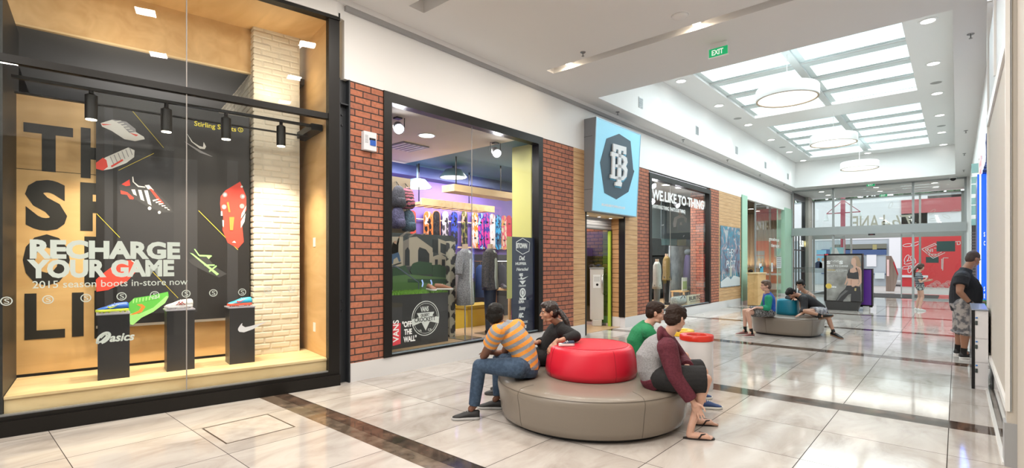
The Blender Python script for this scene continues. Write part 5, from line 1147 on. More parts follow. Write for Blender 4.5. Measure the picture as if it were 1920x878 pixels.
# mannequins
SKINM = mat('mannequin_skin', (.62, .45, .33), .5)
def loft_axis(mb, pts, fr_side, n=20):
    """pts: (centre, half width, half depth); fr_side horizontal unit vector"""
    s_ = Vector(fr_side).normalized(); f_ = s_.cross(Vector((0, 0, 1)))
    return mb.ring_loft([[Vector(c) + s_ * (a * math.cos(2 * PI * i / n)) + f_ * (b * math.sin(2 * PI * i / n)) for i in range(n)] for c, a, b in pts])
def mannequin(px_, pyneck, X, z0, lab, top, top2, hem, sleeve, legs, width=1.0, side=(-.45, .9, 0)):
    p = onX(px_, pyneck, X); x, y, zn = p; sd = Vector(side).normalized()
    t = thing('mannequin', lab, 'mannequin', (x, y, z0))
    mb = MB(); loft_axis(mb, [((x, y, zn - .12), .055, .055), ((x, y, zn - .04), .048, .048), ((x, y, zn), .05, .05)], sd); obj('neck', mb, SKINM, t, smooth=True, auto=40)
    sh = zn - .13; mb = MB(); w_ = width
    loft_axis(mb, [((x, y, sh + .05), .07, .06), ((x, y, sh + .01), .15 * w_, .08), ((x, y, sh - .06), .20 * w_, .11), ((x, y, sh - .25), .19 * w_, .12), ((x, y, sh - .45), .165 * w_, .11), ((x, y, sh - .62), .20 * w_, .13), ((x, y, zn - hem), .22 * w_, .14)][:7], sd)
    obj('garment', mb, top, t, smooth=True)
    for q in (-1, 1):
        a = Vector((x, y, sh - .03)) + sd * .18 * q * w_; mb = MB(); b = a + sd * .10 * q + Vector((0, 0, -sleeve * .5)); c = a + sd * .13 * q + Vector((0, 0, -sleeve)); mb.tube([a, b, c], [.075, .068, .06], 14); obj('sleeve', mb, top, t, smooth=True, auto=50)
    if top2:
        f_ = sd.cross(Vector((0, 0, 1))); f_ = f_ if f_.x > 0 else -f_; mb = MB()
        rings = []
        for zz_, a_, b_ in ((sh + .02, .05, .085), (sh - .2, .075, .128), (sh - .45, .07, .128), (zn - hem + .02, .08, .152)):
            rings.append([Vector((x, y, zz_)) + sd * (a_ * math.cos(q)) + f_ * (b_ * (.9 + .1 * math.sin(q)) if math.sin(q) >= 0 else b_ * .5) for q in [2 * PI * i / 12 for i in range(12)]])
        mb.ring_loft(rings); obj('front_panel', mb, top2, t, smooth=True)
    if legs:
        for q in (-1, 1):
            mb = MB(); a = Vector((x, y, zn - hem + .12)) + sd * .09 * q; mb.tube([a, a + Vector((0, 0, -.4)), Vector((a.x, a.y, z0 + .06))], [.10, .075, .055], 14); obj('trouser_leg', mb, legs, t, smooth=True, auto=50)
            mb = MB(); mb.box((a.x - .05, a.y - .05, z0 + .012), (a.x + .13, a.y + .05, z0 + .07)); obj('foot', mb, BLACK, t, bevel=.01)
        mb = MB(); mb.cyl((x - .09, y, z0 + .012), (x - .09, y, z0 + 1.0), .01, 10); obj('pole', mb, CHROME, t)
    else:
        mb = MB(); mb.cyl((x, y, z0 + .01), (x, y, zn - hem + .1), .012, 10); obj('pole', mb, CHROME, t)
    mb = MB(); mb.box((x - .2, y - .2, z0 + .001), (x + .2, y + .2, z0 + .012)); obj('base_plate', mb, mat('base_steel', (.3, .34, .36), .2, .8), t)
def knit(name, c1, c2):
    m = mat(name, c1, .85); tc = N(m, 'ShaderNodeTexCoord'); n = N(m, 'ShaderNodeTexNoise'); n.inputs['Scale'].default_value = 60; n.inputs['Detail'].default_value = 3; r = ramp(m, [(.35, c2), (.65, c1)]); L(m, tc.outputs['Object'], n.inputs['Vector']); L(m, n.outputs['Fac'], r.inputs[0]); L(m, r.outputs[0], bs(m).inputs['Base Color']); return m
mannequin(872, 458, -6.22, zpl, 'headless mannequin in a long grey marl tee on a chrome pole, first window', knit('grey_marl', (.30, .30, .33), (.14, .14, .16)), knit('lace_white', (.62, .66, .68), (.4, .44, .46)), 1.02, .34, None, .95)
mannequin(919, 458, -6.30, zpl, 'headless mannequin in a dark open shirt over a pale tee and black trousers', knit('dark_check', (.10, .085, .08), (.03, .03, .03)), knit('pale_tee', (.45, .48, .46), (.35, .38, .37)), .82, .60, mat('black_denim', (.02, .025, .04), .8), 1.0)
# tables and goods at the right of the first window
t = thing('crate_table', 'timber crate table with dark shoes on it behind the brand panel', 'table', (-6.7, 7.1, zpl)); p = onX(958, 540, -6.75)
mb = MB(); mb.box((p.x - .25, p.y - .3, p.z - .04), (p.x + .2, p.y + .45, p.z)); obj('top', mb, PLYS, t)
for dx in (-.22, .16):
    for dy in (-.27, .40): mb = MB(); mb.box((p.x + dx, p.y + dy, zpl), (p.x + dx + .04, p.y + dy + .04, p.z - .04)); obj('leg', mb, PLYS, t)
for k, x in enumerate((948, 960, 972)):
    q = onX(x, 536, -6.72); t = thing('dark_shoe', 'dark trainer on the crate table in the first window', 'shoe', (q.x, q.y, p.z), group='dark trainers on the crate table')
    shoe_parts(t, Matrix.Translation((q.x - .1, q.y, p.z + .001)) @ Matrix.Rotation(-.5, 4, 'Z'), .27, BLACK, mat('sole_dark', (.05, .05, .06), .5))
q = onX(967, 612, -6.05); t = thing('pink_board', 'pink long board standing against the navy brand panel', 'board', (-6.05, q.y, zpl)); f605 = FX(-6.05); u, _ = f605.px(966, 600); zt_ = f605.px(966, 563)[1]
mb = MB(); mb.poly([(u + .10 * math.cos(k) , (zt_ - .3 + .3 * math.sin(k)) if math.sin(k) > 0 else (zpl + .04 + .04 * math.sin(k))) for k in [2 * PI * i / 24 for i in range(24)]], f605, -.012, 0); obj('deck', mb, mat('hot_pink', (.62, .05, .22), .35), t)
mb = MB(); mb.box((u - .04, zpl + .15, 0), (u + .04, zpl + .22, .02), f605); obj('truck_mount', mb, mat('mint_plate', (.3, .6, .55), .4), t)
q = onX(893, 580, -7.4); t = thing('yellow_crate', 'yellow plastic crate on the shop floor seen between the mannequins', 'crate', (q.x, q.y, .01))
YC = mat('crate_yellow', (.70, .50, .03), .5); mb = MB(); mb.box((q.x - .3, q.y - .45, .012), (q.x + .2, q.y + .45, .62)); obj('body', mb, YC, t, bevel=.02); mb = MB(); mb.box((q.x - .32, q.y - .47, .62), (q.x + .22, q.y + .47, .68)); obj('rim', mb, mat('crate_dark_yellow', (.45, .3, .02), .5), t)
# backpacks on a pegboard at the left
t = thing('pegboard', 'dark pegboard stand carrying backpacks at the left of the first window', 'display stand', (-7.4, 4.9, .01)); fq = FX(-7.45); a = fq.px(733, 500)[0]; b = fq.px(768, 500)[0]
mb = MB(); mb.box((a - .3, .01, -.06), (b + .02, fq.px(765, 335)[1], 0), fq); obj('board', mb, mat('peg_tan', (.35, .28, .20), .6), t); mb = MB(); mb.box((a - .3, .01, 0), (b, .9, .04), fq); obj('foot_panel', mb, BLACK, t)
zg = mat('zigzag_print', (.5, .1, .05), .8); tc = N(zg, 'ShaderNodeTexCoord'); wv = N(zg, 'ShaderNodeTexWave', wave_type='BANDS', bands_direction='Z'); wv.inputs['Scale'].default_value = 5; wv.inputs['Distortion'].default_value = 6; wv.inputs['Detail Scale'].default_value = 1.5
r = ramp(zg, [(0, (.02, .02, .05)), (.25, (.6, .12, .04)), (.5, (.08, .05, .3)), (.7, (.75, .5, .15)), (.85, (.5, .05, .25))], 'CONSTANT'); L(zg, tc.outputs['Object'], wv.inputs['Vector']); L(zg, wv.outputs['Fac'], r.inputs[0]); L(zg, r.outputs[0], bs(zg).inputs['Base Color'])
for k, (x, y, m_, nm) in enumerate(((756, 373, zg, 'backpack with an orange and purple zigzag print, the upper one on the pegboard'), (758, 415, knit('camo_blue', (.10, .18, .25), (.03, .05, .09)), 'blue patterned backpack hanging below the zigzag one'), (739, 370, knit('pack_grey', (.10, .10, .13), (.03, .03, .04)), 'dark grey backpack at the left edge of the first window'), (738, 409, knit('pack_purple', (.16, .15, .30), (.05, .05, .1)), 'dusky purple backpack at the left edge below a grey one'))):
    u, v = fq.px(x, y); t = thing('backpack', nm, 'backpack', tuple(fq.p(u, v - .2, .1)), group='backpacks on the pegboard')
    mb = MB(); mb.lathe([(.08, -.19), (.105, -.17), (.11, -.05), (.10, .08), (.07, .16), (.03, .19)], fq.p(u, v, .125), 24, 3.0, 1, 1.0); obj('bag', mb, m_, t, smooth=True)
    mb = MB(); mb.lathe([(.06, -.10), (.085, -.09), (.085, .02), (.07, .04)], fq.p(u, v - .07, .21), 20, 3, .6, 1); obj('pocket', mb, m_, t, smooth=True)
    mb = MB(); mb.tube([fq.p(u - .03, v + .18, .12), fq.p(u, v + .27, .06), fq.p(u + .03, v + .18, .12)], .008, 6); obj('loop', mb, BLACK, t); mb = MB(); mb.tube([fq.p(u, v + .265, .0), fq.p(u, v + .265, .09)], .006, 6); obj('peg', mb, CHROME, t)

# ---------------- second window
F9 = FX(-5.893)
t = thing('slogan_lettering', 'big white WE LIKE TO THING slogan across the top of the second window', 'lettering', (-5.89, 14, 3.2))
a = F9.px(1223, 375); b = F9.px(1321, 394)
zb9 = F9.px(1272, 381.5)[1]; hh9 = F9.px(1223, 356)[1] - F9.px(1223, 375)[1]
obj('text_line', fit_text('WE LIKE TO THING', hh9, b[0] - a[0], F9, a[0], F9.px(1223, 373)[1], bold=.03, w=.002), DWHITE, t)
obj('text_line', fit_text("(ANYTHING THING, THAT'S OUR THING)", hh9 * .38, F9.px(1285, 399)[0] - a[0], F9, a[0], F9.px(1225, 390)[1], bold=.01, w=.002), DWHITE, t)
f9b = FX(-7.3)
t = thing('bag_poster', 'dark hanging poster of a figure holding up a navy bag, second window', 'poster', (-7.3, 17, 2))
a = f9b.px(1240, 455); b = f9b.px(1301, 385); zt9, zb_9 = f9b.px(1270, 383)[1], f9b.px(1270, 450)[1]
mb = MB(); mb.box((a[0], zb_9, -.02), (b[0], zt9, 0), f9b); obj('sheet', mb, mat('poster_teal_black', (.03, .05, .06), .5), t)
z9 = Zp((1210, 330), 6.271); PW = mat('printed_pale', (.55, .56, .60), .6); NV = mat('printed_bag_navy', (.015, .03, .08), .5)
art('poster_shape', t, f9b, .001, [(PW, z9([(325, 560), (340, 490), (400, 460), (440, 455), (490, 500), (485, 550), (465, 548), (455, 500), (420, 490), (375, 510), (360, 600), (330, 605)])), (mat('printed_skin', (.45, .28, .2), .6), z9([(385, 420), (405, 395), (425, 420), (425, 460), (395, 465)])), (NV, z9([(385, 540), (545, 555), (545, 660), (380, 640)])), (PW, z9([(405, 545), (430, 545), (435, 580), (403, 580)]))])
art('product_shape', t, f9b, .001, [(mat('printed_bag_slate', (.05, .07, .09), .6), z9([(200, 620), (290, 610), (290, 700), (200, 700)])), (mat('printed_teal', (.08, .18, .18), .6), z9([(190, 740), (370, 740), (370, 815), (190, 815)])), (mat('printed_olive', (.30, .28, .04), .6), z9([(375, 750), (480, 745), (480, 820), (375, 820)])), (PW, z9([(190, 578), (215, 570), (218, 580), (195, 588)])), (PW, z9([(440, 715), (455, 695), (460, 700), (448, 720)]))])
mb = MB(); mb.tube([f9b.p(a[0] + .2, zt9, -.01), f9b.p(a[0] + .2, 3.76, -.01)], .006, 6); mb.tube([f9b.p(b[0] - .2, zt9, -.01), f9b.p(b[0] - .2, 3.76, -.01)], .006, 6); obj('hanging_wire', mb, CHROME, t)
t = thing('light_blue_banner', 'pale blue hanging banner at the left of the second window', 'banner', (-8.4, 17.6, 2)); f84 = FX(-8.4); a = f84.px(1219, 450); b = f84.px(1239, 386)
mb = MB(); mb.box((a[0], f84.px(1230, 447)[1], -.02), (b[0], f84.px(1230, 384)[1], 0), f84); obj('sheet', mb, mat('banner_blue', (.35, .55, .60), .5), t); mb = MB(); mb.box((b[0], f84.px(1230, 447)[1], -.03), (b[0] + .06, 3.76, 0), f84); obj('lime_pole', mb, mat('lime_edge', (.35, .42, .15), .5), t)
mannequin(1232, 486, -6.45, zpl, 'headless mannequin in an off-white jacket and grey trousers, second window', knit('offwhite_cloth', (.50, .50, .44), (.36, .37, .33)), None, .85, .62, mat('grey_trouser', (.16, .17, .17), .8), .9)
mannequin(1250, 476, -6.55, zpl, 'headless mannequin in a mustard jacket and black trousers, second window', knit('mustard_cloth', (.26, .17, .05), (.18, .11, .03)), knit('navy_lining', (.03, .06, .10), (.02, .03, .05)), .80, .62, mat('black_trouser', (.012, .012, .013), .8), .95)
f7b = FX(-6.95)
t = thing('silver_screen', 'tall pale grey illustrated screen standing in the second window', 'screen', (-6.95, 16, zpl)); a = f7b.px(1256, 560); b = f7b.px(1293, 462)
mb = MB(); mb.box((a[0], zpl, -.04), (b[0], f7b.px(1275, 462)[1], 0), f7b); gm = mat('screen_grey', (.36, .40, .42), .5); tc = N(gm, 'ShaderNodeTexCoord'); n = N(gm, 'ShaderNodeTexNoise'); n.inputs['Scale'].default_value = 3; n.inputs['Detail'].default_value = 8; r = ramp(gm, [(.4, (.24, .27, .30)), (.6, (.46, .50, .52))]); L(gm, tc.outputs['Object'], n.inputs['Vector']); L(gm, n.outputs['Fac'], r.inputs[0]); L(gm, r.outputs[0], bs(gm).inputs['Base Color']); obj('panel', mb, gm, t); mb = MB(); mb.box((a[0], zpl, 0), (b[0], zpl + .05, .06), f7b); obj('foot', mb, CHROME, t)
t = thing('timber_stand', 'small timber table carrying a green product card, second window', 'table'); p = onX(1280, 545, -6.62); t.location = (p.x, p.y, zpl)
mb = MB(); mb.box((p.x - .25, p.y - .35, p.z - .04), (p.x + .15, p.y + .35, p.z)); obj('top', mb, PLYS, t)
for dx in (-.23, .14):
    for dy in (-.33, .28): mb = MB(); mb.box((p.x + dx, p.y + dy, zpl), (p.x + dx + .05, p.y + dy + .05, p.z - .04)); obj('leg', mb, PLYS, t)
c = thing('product_card', 'green and white product card on the small timber table', 'card', (p.x, p.y, p.z))
mb = MB(); mb.box((p.x + .05, p.y - .2, p.z), (p.x + .07, p.y + .2, p.z + .42)); obj('card', mb, mat('card_white', (.6, .62, .55), .5), c); mb = MB(); mb.box((p.x + .07, p.y - .16, p.z + .05), (p.x + .073, p.y + .16, p.z + .30)); obj('green_print', mb, mat('card_green', (.30, .42, .12), .5), c)
p = onX(1290, 520, -6.62); t = thing('coat_stand', 'dark purple coat on a stand beside the brick display wall', 'coat', (p.x, p.y, zpl))
mb = MB(); loft_axis(mb, [((p.x, p.y, .75), .26, .16), ((p.x, p.y, 1.2), .24, .15), ((p.x, p.y, 1.6), .2, .12), ((p.x, p.y, 1.78), .08, .08)], (-.4, .9, 0)); obj('cloth', mb, mat('coat_purple', (.05, .03, .11), .8), t, smooth=True); mb = MB(); mb.cyl((p.x, p.y, zpl), (p.x, p.y, .8), .015, 10); obj('pole', mb, BLACK, t); mb = MB(); mb.ell((p.x, p.y, 1.86), (.12, .13, .11)); obj('hood', mb, mat('coat_slate', (.08, .10, .12), .8), t, smooth=True)
f61 = FX(-6.1); a = f61.px(1289, 573); b = f61.px(1324, 551)
t = thing('burton_sign', 'cream BURTON sign board on the floor of the second window', 'sign', (-6.1, a[0], zpl)); mb = MB(); q = [(a[0], zpl + .0), (b[0], zpl + .0), (b[0], f61.px(1324, 550)[1]), (a[0], f61.px(1324, 550)[1])]; mb.poly(q, f61, -.03, 0); obj('board', mb, mat('sign_cream', (.62, .58, .42), .5), t)
hz = f61.px(1324, 550)[1] - zpl; obj('word', fit_text('BURTON', hz * .42, (b[0] - a[0]) * .86, f61, a[0] + .1, zpl + hz * .42, bold=.03, w=.002), BLACK, t); obj('small_word', fit_text('SNOWBOARDS', hz * .13, (b[0] - a[0]) * .7, f61, a[0] + .2, zpl + hz * .18, bold=.01, w=.002), BLACK, t)
p = onX(1273, 567, -6.25); t = thing('rolled_bag', 'white patterned barrel bag lying on the floor of the second window', 'bag', (p.x, p.y, zpl))
mb = MB(); mb.tube([(p.x, p.y - .38, zpl + .13), (p.x, p.y - .36, zpl + .13), (p.x, p.y + .36, zpl + .13), (p.x, p.y + .38, zpl + .13)], [.09, .13, .13, .09], 20); obj('body', mb, knit('bag_print', (.6, .64, .62), (.05, .08, .07)), t, smooth=True); mb = MB(); mb.tube([(p.x + .12, p.y - .15, zpl + .2), (p.x + .14, p.y, zpl + .3), (p.x + .12, p.y + .15, zpl + .2)], .012, 8); obj('handle', mb, BLACK, t)
# poster on the timber beside it
FPO = FX(-5.84); a = FPO.px(1350.5, 540, 0); b = FPO.px(1387, 423); zt_ = FPO.px(1350.5, 423)[1]
t = thing('foil_poster', 'shiny blue and teal poster on the timber cladding beside the second window', 'poster', (-5.84, 18, 1.6))
pm = mat('foil_print', (.10, .25, .33), .25); tc = N(pm, 'ShaderNodeTexCoord'); n = N(pm, 'ShaderNodeTexNoise'); n.inputs['Scale'].default_value = 1.3; n.inputs['Detail'].default_value = 3; n.inputs['Distortion'].default_value = 3
r = ramp(pm, [(.3, (.02, .05, .08)), (.42, (.10, .16, .22)), (.5, (.03, .25, .36)), (.58, (.18, .20, .26)), (.66, (.45, .50, .52)), (.8, (.02, .12, .15))]); L(pm, tc.outputs['Object'], n.inputs['Vector']); L(pm, n.outputs['Fac'], r.inputs[0]); L(pm, r.outputs[0], bs(pm).inputs['Base Color'])
z0p = FPO.px(1350.5, 540)[1]; mb = MB(); mb.box((a[0], z0p, 0), (b[0], zt_, .012), FPO); obj('sheet', mb, pm, t)
uc = (a[0] + b[0]) / 2; obj('word', fit_text('THEY', .26, .8, FPO, uc - .4, zt_ - 1.0, bold=-.002, w=.014), mat('poster_line', (.55, .65, .68), .5), t); obj('word', fit_text('PLOT', .26, .9, FPO, uc - .45, zt_ - 1.4, bold=-.002, w=.014), mat('poster_line', (.55, .65, .68), .5), t)
mb = MB(); mb.poly([(uc - .1, z0p + .35), (uc + .1, z0p + .35), (uc + .12, z0p + .62), (uc + .05, z0p + .75), (uc + .04, z0p + .95), (uc, z0p + 1.05), (uc - .04, z0p + .95), (uc - .05, z0p + .75), (uc - .12, z0p + .62)], FPO, .012, .014); obj('figure', mb, mat('poster_figure', (.35, .38, .33), .6), t)
mb = MB(); mb.poly([(a[0] + .02, z0p + .02), (b[0] - .02, z0p + .02), (b[0] - .02, z0p + .3), (uc + .3, z0p + .38), (uc, z0p + .25), (uc - .3, z0p + .36), (a[0] + .02, z0p + .2)], FPO, .012, .0135); obj('light_patch', mb, mat('poster_light', (.55, .60, .62), .4), t)

# ---------------- doorway
PST = lb('door_1', 8.97, 9.03, 0, 2.60, .0, .16, BLACK); tag(PST, kind='structure')
DX = -6.22
d1 = kb('shutter_box', (DX - .12, 9.03, 2.30), (DX, 10.66, 2.60), mat('shutter_grey', (.22, .22, .23), .4, .3), PST)
for k in range(4): kb('slat', (DX, 9.03, 2.32 + .07 * k), (DX + .012, 10.66, 2.375 + .07 * k), mat('shutter_slat', (.33, .33, .35), .35, .4), d1)
kb('timber_soffit', (DX, 9.0, 2.565), (-5.87, 10.66, 2.60), PLYD, PST)
kb('black_jamb', (DX - .08, 10.64, 0), (DX + .03, 10.665, 2.30), BLACK, PST)
for k, x in enumerate((1112, 1132, 1152)):
    p = onZ(x, 404 + k * 2, 2.56); y_ = 9.35 + .5 * k
    t = thing('soffit_spot', 'small round light in the timber soffit over the shop door, ' + ['left', 'middle', 'right'][k] + ' of three', 'downlight', (-6.05, y_, 2.56), group='soffit lights over the board shop door')
    mb = MB(); mb.lathe([(.001, 0), (.035, 0), (.035, .005), (.001, .005)], (-6.05, y_, 2.556), 14); obj('lamp', mb, LAMPN, t); mb = MB(); mb.ring([(.035, -.004), (.05, -.004), (.05, .004), (.035, .004)], (-6.05, y_, 2.56), 14); obj('rim', mb, WHITE, t)
area('door_light', (-6.05, 9.8, 2.5), (0, 0, 0), .1, 1.2, 6, (1, .9, .75))
t = thing('glass_shop_door', 'open glass shop door with a lime green edge and a long steel handle', 'door', (-6.6, 10.6, 0))
kb('lime_stile', (-6.27, 10.595, .01), (-6.20, 10.638, 2.28), mat('lime_stile', (.36, .52, .05), .45), t)
kb('glass_leaf', (-6.9, 10.612, .08), (-6.27, 10.624, 2.28), glass('green_glass', (.62, .80, .55), .08), t); kb('bottom_rail', (-6.9, 10.60, .01), (-6.27, 10.636, .08), CHROME, t)
mb = MB(); hp = [(-6.36, 10.55, .76), (-6.36, 10.50, .80), (-6.36, 10.50, 1.21), (-6.36, 10.55, 1.25), (-6.36, 10.612, 1.25)]; mb.tube([(-6.36, 10.612, .76)] + hp, .016, 10); obj('handle', mb, CHROME, t, smooth=True)
p = onZ(1119, 611, 0.01)
t = thing('security_gate', 'pale grey anti-theft pedestal with a notice in the shop doorway', 'security gate', (p.x, p.y, 0)); GW = mat('gate_white', (.60, .59, .55), .4)
fgt = Fr((p.x, p.y, 0), Vector((math.cos(YAW), math.sin(YAW), 0)), (0, 0, 1)); hw = .155
mb = MB(); mb.box((-hw, .16, -.06), (hw, 1.38, .06), fgt); obj('panel', mb, GW, t, bevel=.01); mb = MB(); mb.box((-hw * .7, .009, -.08), (hw * .7, .16, .08), fgt); obj('foot', mb, GW, t, bevel=.01); mb = MB(); mb.box((-hw - .01, 1.38, -.08), (hw + .01, 1.41, .08), fgt); obj('cap', mb, mat('gate_grey', (.3, .31, .32), .4), t, bevel=.01)
n_ = thing('paper_notice', 'white printed notice taped on the anti-theft pedestal', 'notice', (p.x, p.y, .9)); mb = MB(); mb.box((-.1, .92, .061), (.08, 1.24, .064), fgt); obj('sheet', mb, DWHITE, n_); mb = MB(); mb.poly([(.0 + .03 * math.cos(k), 1.0 + .03 * math.sin(k)) for k in [2 * PI * i / 14 for i in range(14)]], fgt, .064, .066)
for k in range(5): mb.box((-.08, 1.08 + .025 * k, .064), (.06, 1.085 + .025 * k, .066), fgt)
obj('print', mb, BLACK, n_)
# brick core and glass display case inside the doorway
struct('wall_shop_core', (lambda mb: (mb.box((-8.6, 10.95, .01), (-6.5, 11.1, 3.76)), mb)[1])(MB()), BRICK)
t = thing('display_case', 'dark timber display case full of small goods inside the shop doorway', 'display case', (-8.3, 10.3, .01)); DW = mat('case_wood', (.20, .09, .04), .5)
cx0, cx1, cy0 = -8.5, -6.95, 10.68
for z in (.01, .5, .9, 1.3, 1.85): kb('shelf', (cx0, cy0, z), (cx1, 10.94, z + .03), DW, t)
kb('side', (cx0 - .04, cy0, .01), (cx0, 10.94, 1.9), DW, t); kb('side', (cx1, cy0, .01), (cx1 + .04, 10.94, 1.9), DW, t); kb('back', (cx0, 10.9, .03), (cx1, 10.94, 1.85), mat('case_back', (.03, .03, .03), .5), t)
random.seed(9)
for k in range(20):
    z = (.53, .93, 1.33, .04)[k % 4]; x = cx0 + .1 + .3 * (k // 4) + random.uniform(0, .06); c = [(.6, .45, .08), (.5, .5, .5), (.5, .08, .05), (.08, .2, .35), (.1, .1, .1)][k % 5]
    b_ = thing('boxed_item', 'small boxed item on a shelf of the dark display case', 'box', (x, cy0 + .15, z), group='small goods in the display case')
    kb('box', (x, cy0 + .05, z + .001), (x + .16, cy0 + .2, z + random.uniform(.12, .24)), mat('goods_%d' % (k % 5), c, .5), b_)
    kb('label', (x + .03, cy0 + .047, z + .03), (x + .12, cy0 + .05, z + .09), DWHITE, b_)
t = thing('logo_banner', 'small white and navy banner hanging in the shop doorway', 'banner', (-8.5, 10.2, 2.5)); kb('cloth', (-8.35, 10.1, 2.0), (-7.95, 10.11, 2.75), mat('banner_navy', (.03, .03, .14), .6), t); kb('white_print', (-8.28, 10.095, 2.1), (-8.02, 10.1, 2.65), DWHITE, t); kb('cord', (-8.16, 10.1, 2.75), (-8.14, 10.11, 3.76), BLACK, t)

# ================================================================== things of the hall
def leather(name, c, rough=.38):
    m = mat(name, c, rough, bump=.12, bscale=180); return m
TAUPE = leather('taupe_leather', (.225, .195, .16), .27); REDL = leather('red_leather', (.62, .012, .035), .36); TEAL = leather('teal_leather', (.005, .22, .33), .4)
SEAM = mat('seam_dark', (.10, .085, .07), .6); SEAMR = mat('seam_red', (.28, .005, .015), .6)
def bench(cx, cy, r, ex, rot, lab, dr, dex, dm, dsm, dh, dlab_, sc=1.0):
    t = thing('ottoman_bench', lab, 'bench', (cx, cy, 0), rot)
    mb = MB(); pr = [(.86, .0), (.86, .03)]
    obj('recessed_base', mb.lathe([(r * .88, 0), (r * .88, .04)], (0, 0, 0), 72, ex), mat('bench_base_black', (.01, .01, .01), .6), t, world=False)
    prof = [(r * .40, .05), (r * .93, .035), (r * .95, .045), (r * .965, .10), (r * .985, .25), (r * .998, .31), (r, .345), (r * .99, .372), (r * .965, .392), (r * .92, .402), (r * .8, .407), (r * .5, .41), (r * .1, .41)]
    mb = MB().lathe(prof, (0, 0, 0), 96, ex); obj('seat', mb, TAUPE, t, smooth=True, world=False)
    def surf(rr, z, a):
        k = (abs(math.cos(a)) ** ex + abs(math.sin(a)) ** ex) ** (-1 / ex); return Vector((rr * k * math.cos(a), rr * k * math.sin(a), z))
    for q in range(5):
        a = 2 * PI * q / 5 + .55; mb = MB(); mb.tube([surf(x + .0005, z + .0005, a) for x, z in prof[2:-2]], .0022, 5); obj('seam', mb, SEAM, t, world=False)
    mb = MB(); n = 96; mb.tube([surf(r * .992, .374, 2 * PI * i / n) for i in range(n + 1)], .0022, 5); obj('piping', mb, SEAM, t, world=False)
    d = thing('bench_drum', '', '', (0, 0, 0)); 
    dp = [(dr * .9, .408), (dr * 1.02, .415), (dr * 1.05, .47), (dr * 1.03, .55), (dr * .98, dh - .06), (dr * .955, dh - .03), (dr * .92, dh - .01), (dr * .84, dh - .002), (dr * .4, dh), (.01, dh)]
    COL.objects.unlink(d); bpy.data.objects.remove(d)
    o = obj('centre_drum', MB().lathe(dp, (0, 0, 0), 72, dex), dm, t, smooth=True, world=False); o['label'] = dlab_
    for q in range(4):
        a = 2 * PI * q / 4 + .9
        k_ = lambda rr, z: Vector((rr * math.cos(a) * (abs(math.cos(a)) ** dex + abs(math.sin(a)) ** dex) ** (-1 / dex), rr * math.sin(a) * (abs(math.cos(a)) ** dex + abs(math.sin(a)) ** dex) ** (-1 / dex), z))
        mb = MB(); mb.tube([k_(x + .0004, z) for x, z in dp[1:-3]], .002, 5); obj('drum_seam', mb, dsm, o, world=False)
    mb = MB(); nn_ = 72; pts = []
    for i in range(nn_ + 1):
        a = 2 * PI * i / nn_; k = (abs(math.cos(a)) ** dex + abs(math.sin(a)) ** dex) ** (-1 / dex); pts.append(Vector((dr * .84 * k * math.cos(a), dr * .84 * k * math.sin(a), dh - .001)))
    mb.tube(pts, .002, 5); obj('drum_piping', mb, dsm, o, world=False)
    return t
B1 = (-2.80, 4.40); B2 = (-2.75, 12.18)
bench(B1[0], B1[1], .95, 2.0, .2, 'round taupe leather bench with a tall red drum, in the foreground', .44, 2.0, REDL, SEAMR, .715, 'bright red leather drum')
bench(B2[0], B2[1], .665, 3.2, -.02, 'rounded square taupe bench with a teal block, further down the hall', .205, 3.2, TEAL, mat('seam_teal', (.002, .10, .16), .6), .74, 'teal leather block')

# recycling bins
def bin_(px_, pyb, r, lab, lidm, dp):
    p = P(px_, pyb, dp); t = thing('litter_bin', lab, 'bin', (p.x, p.y, 0)); c = (p.x, p.y, 0)
    H = .59
    obj('body', MB().lathe([(r * .97, .0), (r * .97, .012), (r, .02), (r, H)], c, 48), mat('bin_white', (.74, .74, .76), .22), t, smooth=True, auto=40)
    obj('lid', MB().lathe([(r * .99, H), (r * 1.04, H + .005), (r * 1.04, H + .055), (r * 1.0, H + .068), (r * .6, H + .066), (r * .55, H + .03), (r * .01, H + .03)], c, 48), lidm, t, smooth=True, auto=40)
    obj('opening', MB().lathe([(r * .54, H + .031), (r * .01, H + .031)], c, 32), BLACK, t)
bin_(1306, 600, .192, 'white litter bin with a red lid beside the seated boys', mat('lid_red', (.60, .03, .015), .25), 6.2)
bin_(1272, 600, .192, 'white litter bin with a yellow lid, mostly hidden behind a boy', mat('lid_yellow', (.75, .50, .04), .25), 6.65)

# shop sign lightbox, leaning out at the top
sb = thing('shop_lightbox_sign', 'tall pale blue lightbox sign with a BT monogram over the board shop door', 'sign', (-5.7, 9.9, 2.6))
yA, yB_ = 8.93, 10.88; zb, zt = 2.60, 4.53; xb, xt = -5.67, -5.56; xk = -5.849
mb = MB(); mb.add([(xk, yA, zb), (xb, yA, zb), (xb, yB_, zb), (xk, yB_, zb), (xk, yA, zt), (xt, yA, zt), (xt, yB_, zt), (xk, yB_, zt)], [(0, 3, 2, 1), (4, 5, 6, 7), (0, 1, 5, 4), (1, 2, 6, 5), (2, 3, 7, 6), (3, 0, 4, 7)])
obj('casing', mb, mat('sign_casing_grey', (.22, .23, .25), .45), sb)
upv = Vector((xt - xb, 0, zt - zb)).normalized(); FSI = Fr((xb, yA, zb), (0, 1, 0), upv); HS = math.hypot(xt - xb, zt - zb); WS = yB_ - yA
mb = MB(); mb.box((.02, .02, .0), (WS - .02, HS - .02, .006), FSI); obj('blue_face', mb, mat('sign_blue_face', (.20, .50, .66), .4, emit=(.27, .56, .70), es=.5), sb)
mb = MB()
for a, b in (((0, 0), (WS, .02)), ((0, HS - .02), (WS, HS)), ((0, .02), (.02, HS - .02)), ((WS - .02, .02), (WS, HS - .02))): mb.box((a[0], a[1], 0), (b[0], b[1], .012), FSI)
obj('edge_frame', mb, mat('sign_edge', (.35, .5, .6), .3, .5), sb)
